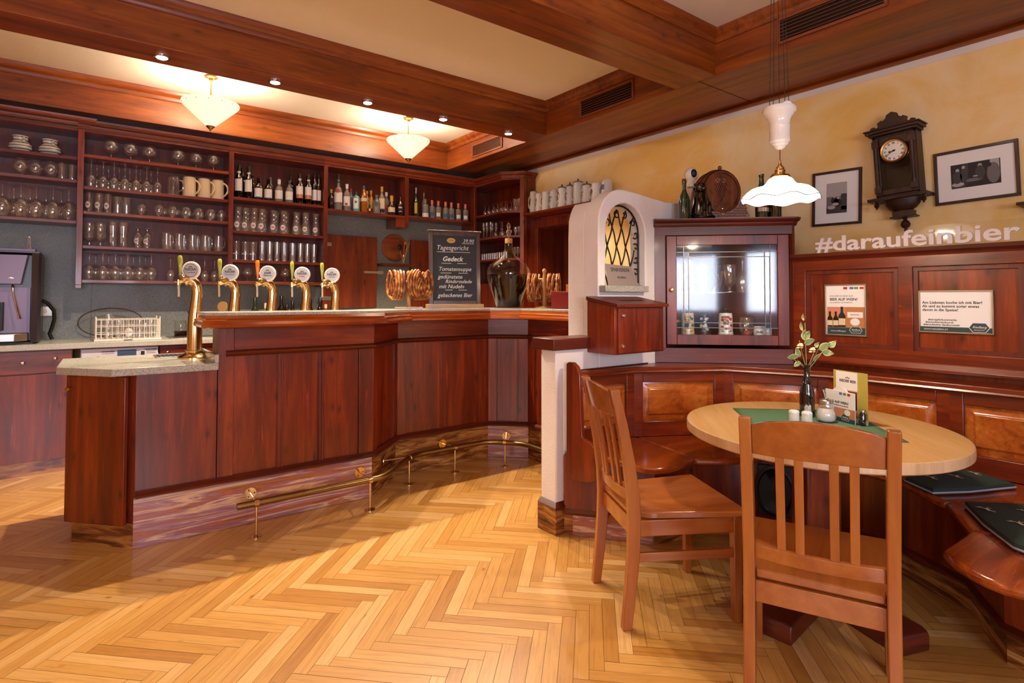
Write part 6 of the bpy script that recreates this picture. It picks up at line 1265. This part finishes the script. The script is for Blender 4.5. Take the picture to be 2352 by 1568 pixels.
Td=TK@Matrix.Translation((.0,.085,.112)); build('bezel',MB().lathe([(.062,0),(.076,.002),(.078,.010),(.072,.016),(.064,.013),(.062,.006)],40,0,Td,True),'gold',ck)
dl=build('dial',MB().lathe([(.0001,.004),(.066,.004),(.066,.002),(.0001,.002)],40,0,Td),'porc',ck)
nm=MB()
for k,s in enumerate(('XII','I','II','III','IIII','V','VI','VII','VIII','IX','X','XI')):
    a=PI/2-k*PI/6; addtext(nm,s,.019,Td@Matrix.Translation((.050*cos(a),.050*sin(a),.0046))@Matrix.Rotation(a-PI/2,4,'Z'),0,depth=.0003,bold=True,sx=.75)
build('numerals',nm,'ink',dl)
def hand(ang,L,w): return MB().box(-w/2,-.01,.0055,w/2,L,.0065,0,Td@Matrix.Rotation(-ang,4,'Z'))
h1=hand(RD((8+42/60)*30),.032,.004); h1.lathe([(.006,.0066),(.0001,.0068)],10,0,Td@Matrix.Rotation(-RD(261),4,'Z')@Matrix.Translation((0,.024,0))); build('hour_hand',h1,'ink',dl); build('minute_hand',hand(RD(40*6),.050,.003),'ink',dl); build('centre_boss',MB().lathe([(.006,.004),(.006,.009),(.0001,.010)],12,0,Td),'ink',dl)
m=MB(); kb(m,-.135,.135,.20,.215,0,.13); kb(m,-.150,.150,.215,.232,0,.145); kb(m,-.158,.158,.232,.240,0,.152); build('cornice',m,'dk',ck,bev=.003)
cr=[(-.13,.24),(.13,.24),(.125,.262),(.105,.268),(.095,.255),(.08,.262),(.085,.285),(.06,.30),(.055,.292),(.035,.305),(.03,.325),(.0,.34),(-.03,.325),(-.035,.305),(-.055,.292),(-.06,.30),(-.085,.285),(-.08,.262),(-.095,.255),(-.105,.268),(-.125,.262)]
k=len(cr); v=[(x,y,.095) for x,y in cr]+[(x,y,.115) for x,y in cr]; build('carved_crest',MB().add(v,[tuple(range(k-1,-1,-1)),tuple(range(k,2*k))]+[(i,(i+1)%k,k+(i+1)%k,k+i) for i in range(k)],0,TK),'dk',ck,bev=.003)
m=MB(); kb(m,-.165,.165,-.225,-.205,0,.14); build('base_shelf',m,'dk',ck,bev=.003)
m=MB().lathe([(.0001,-.305),(.05,-.30),(.075,-.285),(.095,-.26),(.105,-.225),(.0001,-.225)],24,0,TK@Matrix.Translation((.01,0,.06))@Matrix.Rotation(RD(-90),4,'X')@Matrix.Diagonal((1,.55,1,1))); build('console_bowl',m,'dk',ck)
m=MB(); kb(m,-.045,.065,-.335,-.30,.015,.09); kb(m,-.06,.08,-.342,-.333,.01,.095); build('console_block',m,'dk',ck,bev=.002)
def turned(cx,cy,cz,s): return MB().lathe([(.010*s,0),(.012*s,-.006*s),(.008*s,-.012*s),(.020*s,-.026*s),(.024*s,-.040*s),(.018*s,-.054*s),(.007*s,-.062*s),(.010*s,-.068*s),(.008*s,-.076*s),(.0001,-.08*s)],18,0,TK@Matrix.Translation((cx,cy,cz))@Matrix.Rotation(RD(-90),4,'X'))
build('finial',turned(.012,-.342,.05,1.15),'dk',ck); build('finial',turned(-.125,-.225,.10,.62),'dk',ck); build('finial',turned(.135,-.225,.10,.62),'dk',ck)
# edge of a second carved wall piece at the right
wb=thing('wall_bracket_shelf','dark carved wooden console just showing at the right edge','console',(4.15,.66,1.75)); build('board',MB().box(4.08,.50,1.835,4.2185,.80,1.852),'dk',wb,bev=.003); build('bracket',MB().lathe([(.0001,-.09),(.03,-.085),(.05,-.06),(.09,-.02),(.10,0)],20,0,tr(4.17,.66,1.835)@Matrix.Diagonal((.45,1,1,1))),'dk',wb)
# lettering on clear acrylic on the ledge
lt=thing('hashtag_lettering','white letters #daraufeinbier on clear acrylic above the panelling','sign',(3.62,1.17,1.6005)); M['letw']=plain('matt_white_letters','d8ccd0',.6)
build('acrylic_plate',MB().box(3.622,.66,1.6005,3.626,1.665,1.715),'pane',lt)
FL=face(3.6215,1.655,1.652,PI); v,fs=text('#daraufeinbier',.135,.006,'LEFT',True); xs=[a[0] for a in v]; w_=max(xs)-min(xs); sc=.962/w_; ys=[a[1] for a in v]; hh=max(ys)-min(ys); sy=.100/hh
m=MB().add([((a[0]-min(xs))*sc,(a[1]-min(ys))*sy-.0515,a[2]+.006) for a in v],fs,0,FL); build('letters',m,'letw',lt)
# ================================================================ posters on the panelling
M['pgreen']=plain('dark_green_band','223c40',.5); M['psal']=plain('poster_salmon','c88468',.5); M['ptan']=plain('poster_tan','b87848',.5); M['pgrn']=plain('poster_green_logo','5a8a3a',.5); M['pblu']=plain('poster_blue_logo','4a68b0',.5)
M['alf']=plain('champagne_alu_frame','b8a888',.3,.8)
def alframe(t,T,w,h):
    m=MB(); fw=.006
    for x0,x1,y0,y1 in ((-w/2,w/2,h/2-fw,h/2),(-w/2,w/2,-h/2,-h/2+fw),(-w/2,-w/2+fw,-h/2+fw,h/2-fw),(w/2-fw,w/2,-h/2+fw,h/2-fw)): m.box(x0,y0,0,x1,y1,.014,0,T)
    build('frame',m,'alf',t,bev=.001); build('sheet',MB().box(-w/2+fw-.001,-h/2+fw-.001,.002,w/2-fw+.001,h/2-fw+.001,.004,0,T),'paper',t)
def badge(m,T,x,y,s,ib,iw_):
    for k,(q,mi) in enumerate(((1.0,iw_),(.93,ib))):
        P_=[(-1,-.0),(-.62,-.55),(.62,-.55),(1,0),(.62,.55),(-.62,.55)]; m.add([(x+a*s*q,y+b*s*q,.0046+.0002*k) for a,b in P_],[(0,1,2,3,4,5)],mi,T)
    addtext(m,'Riedberg',s*.36,T@Matrix.Translation((x,y+.05*s,.0052)),iw_,depth=.0002,italic=.4); addtext(m,'BRAUGASTHOF',s*.14,T@Matrix.Translation((x,y-.28*s,.0052)),iw_,depth=.0002)
def wine_img(m,T,x,y,s,mi,lb):
    P_=[(-.16,0),(.16,0),(.16,.55),(.06,.72),(.06,.98),(-.06,.98),(-.06,.72),(-.16,.55)]; m.add([(x+a*s,y+b*s,.0048) for a,b in P_],[tuple(range(8))],mi,T); m.add([(x-.15*s,y+.1*s,.0050),(x+.15*s,y+.1*s,.0050),(x+.15*s,y+.42*s,.0050),(x-.15*s,y+.42*s,.0050)],[(0,1,2,3)],lb,T)
MP=['paper','ink','pgreen','psal','ptan','red','pgrn','pblu','lc','bbrown']
p1=thing('framed_poster','framed upright poster asking BIER AUF WEIN with bottle photos','poster',(3.61,1.50,1.10)); T=face(3.6385,1.497,1.254,PI); alframe(p1,T,.229,.307)
m=MB(); h_=.147; 
def rect(m,T,x0,y0,x1,y1,mi,z=.0043): m.box(x0,y0,z-.0003,x1,y1,z,mi,T)
rect(m,T,-.105,-.147,.105,-.105,2); rect(m,T,-.105,-.105,.105,.018,3); rect(m,T,.0,-.105,.105,.018,4,.0045); rect(m,T,.01,-.045,.095,-.012,0,.0047)
addtext(m,'WAS GIBT ES DENN ZUM',.0115,T@Matrix.Translation((-.088,.083,.0045)),1,depth=.0002,align='LEFT'); addtext(m,'BIER AUF WEIN?',.0215,T@Matrix.Translation((-.088,.063,.0045)),1,depth=.0002,align='LEFT',bold=True); addtext(m,'SO SCHMECKT ES AM BESTEN',.0095,T@Matrix.Translation((-.088,.044,.0045)),1,depth=.0002,align='LEFT')
for x,mi in ((.0,5),(.035,7),(.060,6),(.090,5)): rect(m,T,x-.011,.124,x+.011,.137,mi)
addtext(m,'www.riedberg.at',.0125,T@Matrix.Translation((-.085,-.126,.0045)),0,depth=.0002,align='LEFT')
wine_img(m,T,-.088,-.103,.095,9,8); wine_img(m,T,-.055,-.103,.095,9,8); wine_img(m,T,-.020,-.103,.125,1,8)
m.add([(.052+.026*cos(a),-.07+.022*sin(a),.0049) for a in [2*PI*k/18 for k in range(18)]],[tuple(range(18))],0,T); badge(m,T,.055,-.118,.036,2,0); addtext(m,'BIERREISEN',.010,T@Matrix.Translation((.052,-.028,.005)),1,depth=.0002); build('print',m,MP,p1)
p2=thing('framed_poster','framed landscape poster reading Am Liebsten koche ich mit Bier','poster',(3.61,.965,1.14)); T=face(3.6385,.964,1.253,PI); alframe(p2,T,.318,.225)
m=MB(); rect(m,T,-.153,-.106,.153,-.080,2)
for i,s in enumerate(('Am Liebsten koche ich mit Bier!','Ab und zu kommt sogar etwas','davon in die Speise!')): addtext(m,s,.0198,T@Matrix.Translation((-.144,.048-.0195*i,.0045)),1,depth=.0002,align='LEFT',bold=True)
for i,(s,x) in enumerate((('#wirzapfenkunstwerke',-.118),('#woraufwartesdunoch',-.130),('#daraufeinbier #aufzumzuser',-.139))): addtext(m,s,.0135,T@Matrix.Translation((x,-.043-.0135*i,.0045)),1,depth=.0002,align='LEFT',bold=True)
addtext(m,'WWW.RIEDBERG.AT',.0115,T@Matrix.Translation((-.138,-.094,.0048)),0,depth=.0002,align='LEFT'); badge(m,T,.10,-.079,.044,2,0); build('print',m,MP,p2)
# ================================================================ on the table
ZT2=.7508
M['gcloth']=plain('sage_green_cloth','44684c',.9)
cl=[(2.700,1.665),(3.11,1.285),(2.62,.850),(2.24,1.235)]
mb=MB(); n=16; v=[];f=[]
for j in range(n+1):
    for i in range(n+1):
        u,w_=i/n,j/n; p=[(cl[0][q]*(1-u)+cl[1][q]*u)*(1-w_)+(cl[3][q]*(1-u)+cl[2][q]*u)*w_ for q in (0,1)]; v.append((p[0],p[1],ZT2+.0012+.0006*math.sin(u*17)*math.sin(w_*13)))
for j in range(n):
    for i in range(n): a=j*(n+1)+i; f.append((a,a+n+1,a+n+2,a+1))
o=build('table_cloth',MB().add(v,f),'gcloth',None,'sage green square cloth laid diagonally on the oval table','tablecloth'); s_=o.modifiers.new('thickness','SOLIDIFY'); s_.thickness=.001; s_.offset=1
ZC2=ZT2+.0028
vb=bottle(2.802,1.333,ZC2,[(.0001,.008),(.030,0),(.034,.005),(.034,.10),(.032,.118),(.024,.150),(.0235,.155),(.0255,.158),(.0235,.161),(.016,.185),(.0135,.20),(.0135,.235),(.016,.238),(.016,.246),(.0135,.248)],'bdark','black beer bottle used as a vase for sprigs on the table',name='bottle_vase')
fl=thing('sprig_arrangement','sprigs of pale green leaves and cream flowers in the black bottle','flowers',(2.802,1.333,ZC2+.235)); M['leafg']=plain('pale_variegated_leaf','8ca068',.6); M['leafy']=plain('leaf_light_edge','c8c890',.6); M['stemg']=plain('plant_stem','8a8a5a',.6); M['flow']=plain('cream_petal','dcd8a8',.6)
R_v=Vector((cos(yaw),-sin(yaw),0)); zb=.245
def P3(dx,dz,dd=0): b=Vector((2.802,1.333,ZC2+.235)); return b+R_v*dx+Vector((0,0,dz))+Vector((sin(yaw),cos(yaw),0))*dd
def leaf(c,ang,L,W,tw=.3,nm='leaf'):
    m=MB(); n=7; v=[];f=[]
    side=R_v*cos(ang)+Vector((0,0,1))*sin(ang); oth=(R_v*-sin(ang)+Vector((0,0,1))*cos(ang)); back=Vector((sin(yaw),cos(yaw),0)); oth=(oth*cos(tw)+back*sin(tw)).normalized()
    for i in range(n+1):
        t=i/n; w_=W*math.sin(PI*min(1,t**.8))**.9*.5+.0003; c0=c+side*(L*t)+back*(.006*math.sin(PI*t))
        v+=[tuple(c0-oth*w_),tuple(c0-oth*w_*.72-back*.001),tuple(c0+back*.002),tuple(c0+oth*w_*.72-back*.001),tuple(c0+oth*w_)]
    for i in range(n):
        for k in range(4): a=i*5+k; m_=1 if k in(0,3) else 0; f.append((a,a+1,a+6,a+5)); m.m.append(m_)
    mm=m.m; m2=MB(); m2.v=[tuple(x) for x in v]; m2.f=f; m2.m=mm; build(nm,m2,['leafg','leafy'],fl)
for dx,dz,dd in ((-.006,.215,0),(-.03,.13,.01),(.03,.07,-.01),(.115,.125,.0),(-.07,.045,.0),(.07,.09,.02),(-.04,.035,.01)): build('stem',MB().tube([P3(0,-.12,0),P3(dx*.15,.0,0),P3(dx*.6,dz*.5,dd*.5),P3(dx,dz,dd)],.0018,6),'stemg',fl)
for a in (((-.012,.225),1.6,.035,.016),((-.018,.175),1.75,.045,.018),((-.010,.130),1.45,.055,.038),((.0,.135),1.2,.045,.03),((-.01,.115),.35,.055,.035),((.062,.085),.5,.065,.038),((.115,.095),.85,.045,.028),((.075,.075),-.15,.06,.034),((-.035,.055),3.3,.06,.03),((-.028,.025),3.7,.04,.022),((-.03,.05),2.0,.05,.028),((.03,.03),.7,.06,.022),((.045,.095),1.0,.03,.02)): leaf(P3(*a[0]),a[1],a[2],a[3],RNG.uniform(-.5,.5))
for (dx,dz) in ((-.035,.105),(.025,.085)):
    m=MB(); rg=random.Random(4)
    for k in range(12): m.ball(tuple(P3(dx+rg.uniform(-.014,.014),dz+rg.uniform(-.012,.012),rg.uniform(-.012,.008))),.007,6,0,None,(1,1,.6))
    build('blossom',m,'flow',fl)
M['sugarw']=plain('white_sugar','eeeae6',.9)
su=thing('sugar_dispenser','ribbed glass sugar dispenser with steel spout top on the table','sugar dispenser',(2.748,1.222,ZC2))
v=[];f=[];n=48; pr=[(.030,0),(.040,.008),(.043,.025),(.038,.048),(.030,.066),(.027,.078),(.027,.09)]
for j,(r,z) in enumerate(pr):
    for k in range(n): a=2*PI*k/n+j*.18; q=r+.0018*math.sin(a*12)*(1 if 0<j<5 else 0); v.append((q*cos(2*PI*k/n),q*sin(2*PI*k/n),z))
for j in range(len(pr)-1):
    for k in range(n): f.append((j*n+k,j*n+(k+1)%n,(j+1)*n+(k+1)%n,(j+1)*n+k))
build('glass_body',MB().add(v,f),'glass',su,local=True); build('sugar',MB().lathe([(.0001,.003),(.027,.003),(.036,.010),(.039,.025),(.034,.048),(.027,.062),(.0001,.066)],28),'sugarw',su,local=True)
build('screw_cap',MB().lathe([(.030,.084),(.030,.098),(.026,.102),(.010,.108),(.0001,.109)],28),'steel',su,local=True); build('spout',MB().tube([(0,0,.105),(-.004,.002,.13),(-.012,.006,.150)],.0055,10),'chrome',su,local=True)
def shaker(x,y,l):
    t=thing('salt_shaker',l,'shaker',(x,y,ZC2)); build('body',MB().lathe([(.0001,0),(.022,0),(.0235,.004),(.0225,.040),(.0215,.044)],24),'porc',t,local=True); build('cap',MB().lathe([(.0235,.040),(.0235,.044),(.021,.050),(.012,.054),(.0001,.055)],24),'porc',t,local=True)
    m=MB()
    for k in range(5): m.disc((.008*cos(k*1.26),.008*sin(k*1.26),.0551),.0012,6)
    build('holes',m,'ink',t,local=True)
shaker(2.634,1.314,'white porcelain shaker, left one of the pair on the table'); shaker(2.650,1.262,'white porcelain shaker, right one of the pair on the table')
tp=thing('toothpick_glass','small glass of wrapped toothpicks in front of the bottle vase','toothpick holder',(2.738,1.312,ZC2)); build('glass_cup',MB().shell([(.001,.003),(.017,.003),(.019,.04)],18),'glass',tp,local=True); m=MB()
for k in range(16): a=k*2.4; r=.0035*math.sqrt(k); m.box(r*cos(a)-.0022,r*sin(a)-.001,.005,r*cos(a)+.0022,r*sin(a)+.001,.060+.003*math.sin(k*3),0)
build('wrapped_toothpicks',m,'paper',tp,local=True); tp.location=(2.752,1.305,ZC2)
# menu cards
def card(lab,name,ax,ay,bx_,by,h,prints,mats,z=ZC2,lean=0,thick=.003,face_m='paper'):
    """upright card between plan points a (left) and b (right)"""
    d=Vector((bx_-ax,by-ay)); L=d.length; ang=math.atan2(d.y,d.x); t=thing(name,lab,'menu card',((ax+bx_)/2,(ay+by)/2,z)); T=tr((ax+bx_)/2,(ay+by)/2,z,ang,RD(90)+lean); 
    build('card',MB().box(-L/2,0,-thick,L/2,h,0,0,T),face_m,t); m=MB(); prints(m,T,L,h); build('print',m,mats,t); return t
M['olive']=plain('olive_yellow_card','b0a048',.6)
def pm(m,T,L,h):
    T=T@Matrix.Translation((0,0,-.0041)); R2=lambda x0,y0,x1,y1,mi,z=.0045: m.box(x0,y0,z-.0002,x1,y1,z,mi,T)
    R2(-L*.42,.0,L*.22,h*.985,0); R2(L*.0-L*.42,0,L*.22,h*.62,3,.0047); R2(-L*.1,h*.25,L*.20,h*.60,9,.0049); R2(-L*.42,h*.1,-L*.05,h*.56,8,.0050)
    m.ball((L*.05,h*.50,.0052),.014,10,10,T,(1,1.3,.05)); R2(L*.02,0,L*.5,h*.095,0,.0051); m.add([(L*.30+.011*cos(a),h*.045+.011*sin(a),.0054) for a in [2*PI*k/16 for k in range(16)]],[tuple(range(16))],5,T)
    addtext(m,'RIEDER BIER',.0165,T@Matrix.Translation((-.012,h*.80,.0048)),1,depth=.0002,bold=True)
    for k in (-1,0,1): m.lathe([(.0035,.005),(.0001,.005)],8,5,T@Matrix.Translation((-.012+k*.008,h*.875-abs(k)*.003,0)))
card('tall olive-edged beer menu card standing upright on the table','beer_menu',2.863,1.237,2.802,1.067,.231,pm,['paper','ink','pgreen','psal','ptan','red','pgrn','pblu','lc','bbrown','psal'],face_m='olive')
def pc(m,T,L,h):
    T=T@Matrix.Translation((0,0,-.0041)); R2=lambda x0,y0,x1,y1,mi,z=.0045: m.box(x0,y0,z-.0002,x1,y1,z,mi,T)
    R2(-L/2,0,L/2,h*.14,2); R2(-L*.2,h*.14,L/2,h*.45,3); R2(L*.1,h*.14,L/2,h*.45,4,.0047)
    addtext(m,'BIER AUF WEIN?',.0155,T@Matrix.Translation((-.008,h*.62,.0045)),1,depth=.0002,bold=True); addtext(m,'SO SCHMECKT ES AM BESTEN',.007,T@Matrix.Translation((0,h*.52,.0045)),1,depth=.0002); badge(m,T,L*.18,h*.16,.026,2,0)
    for x,mi in ((.0,7),(.022,6),(.045,5)): R2(x+.005-.008,h*.88,x+.005+.008,h*.96,mi)
    m.add([(L*.25+.017*cos(a),h*.33+.014*sin(a),.0050) for a in [2*PI*k/16 for k in range(16)]],[tuple(range(16))],0,T)
tcd=card('small clear-framed BIER AUF WEIN card beside the sugar dispenser','table_card',2.836,1.262,2.773,1.108,.140,pc,['paper','ink','pgreen','psal','ptan','red','pgrn','pblu'],lean=0)
M['acry']=M['pane']
# coaster holder with round beer mats and pencil
ch_=thing('beer_mat_holder','dark holder with round beer mats behind the table card','coaster holder',(2.87,1.20,ZC2)); Tm=tr(2.820,1.185,ZC2,RD(70)); build('holder',MB().box(-.035,-.009,0,.035,.009,.055,0,Tm),'blackp',ch_,bev=.002)
for k in range(3): build('beer_mat',MB().lathe([(.0001,-.001),(.053,-.001),(.053,.001),(.0001,.001)],30,0,tr(2.8145+.004*k,1.187+.001*k,ZC2+.105,RD(70),RD(88))),'steinw' if k%2 else 'porc',ch_)
dkg=thing('dark_bottle_stub','small black vinegar cruet between table card and menu','cruet',(2.787,1.083,ZC2)); build('body',MB().lathe([(.0001,0),(.010,0),(.013,.003),(.013,.05),(.009,.058),(.009,.066)],16),'bdark',dkg,local=True); build('collar',MB().lathe([(.0135,.062),(.0135,.070),(.0001,.071)],16),'steel',dkg,local=True)
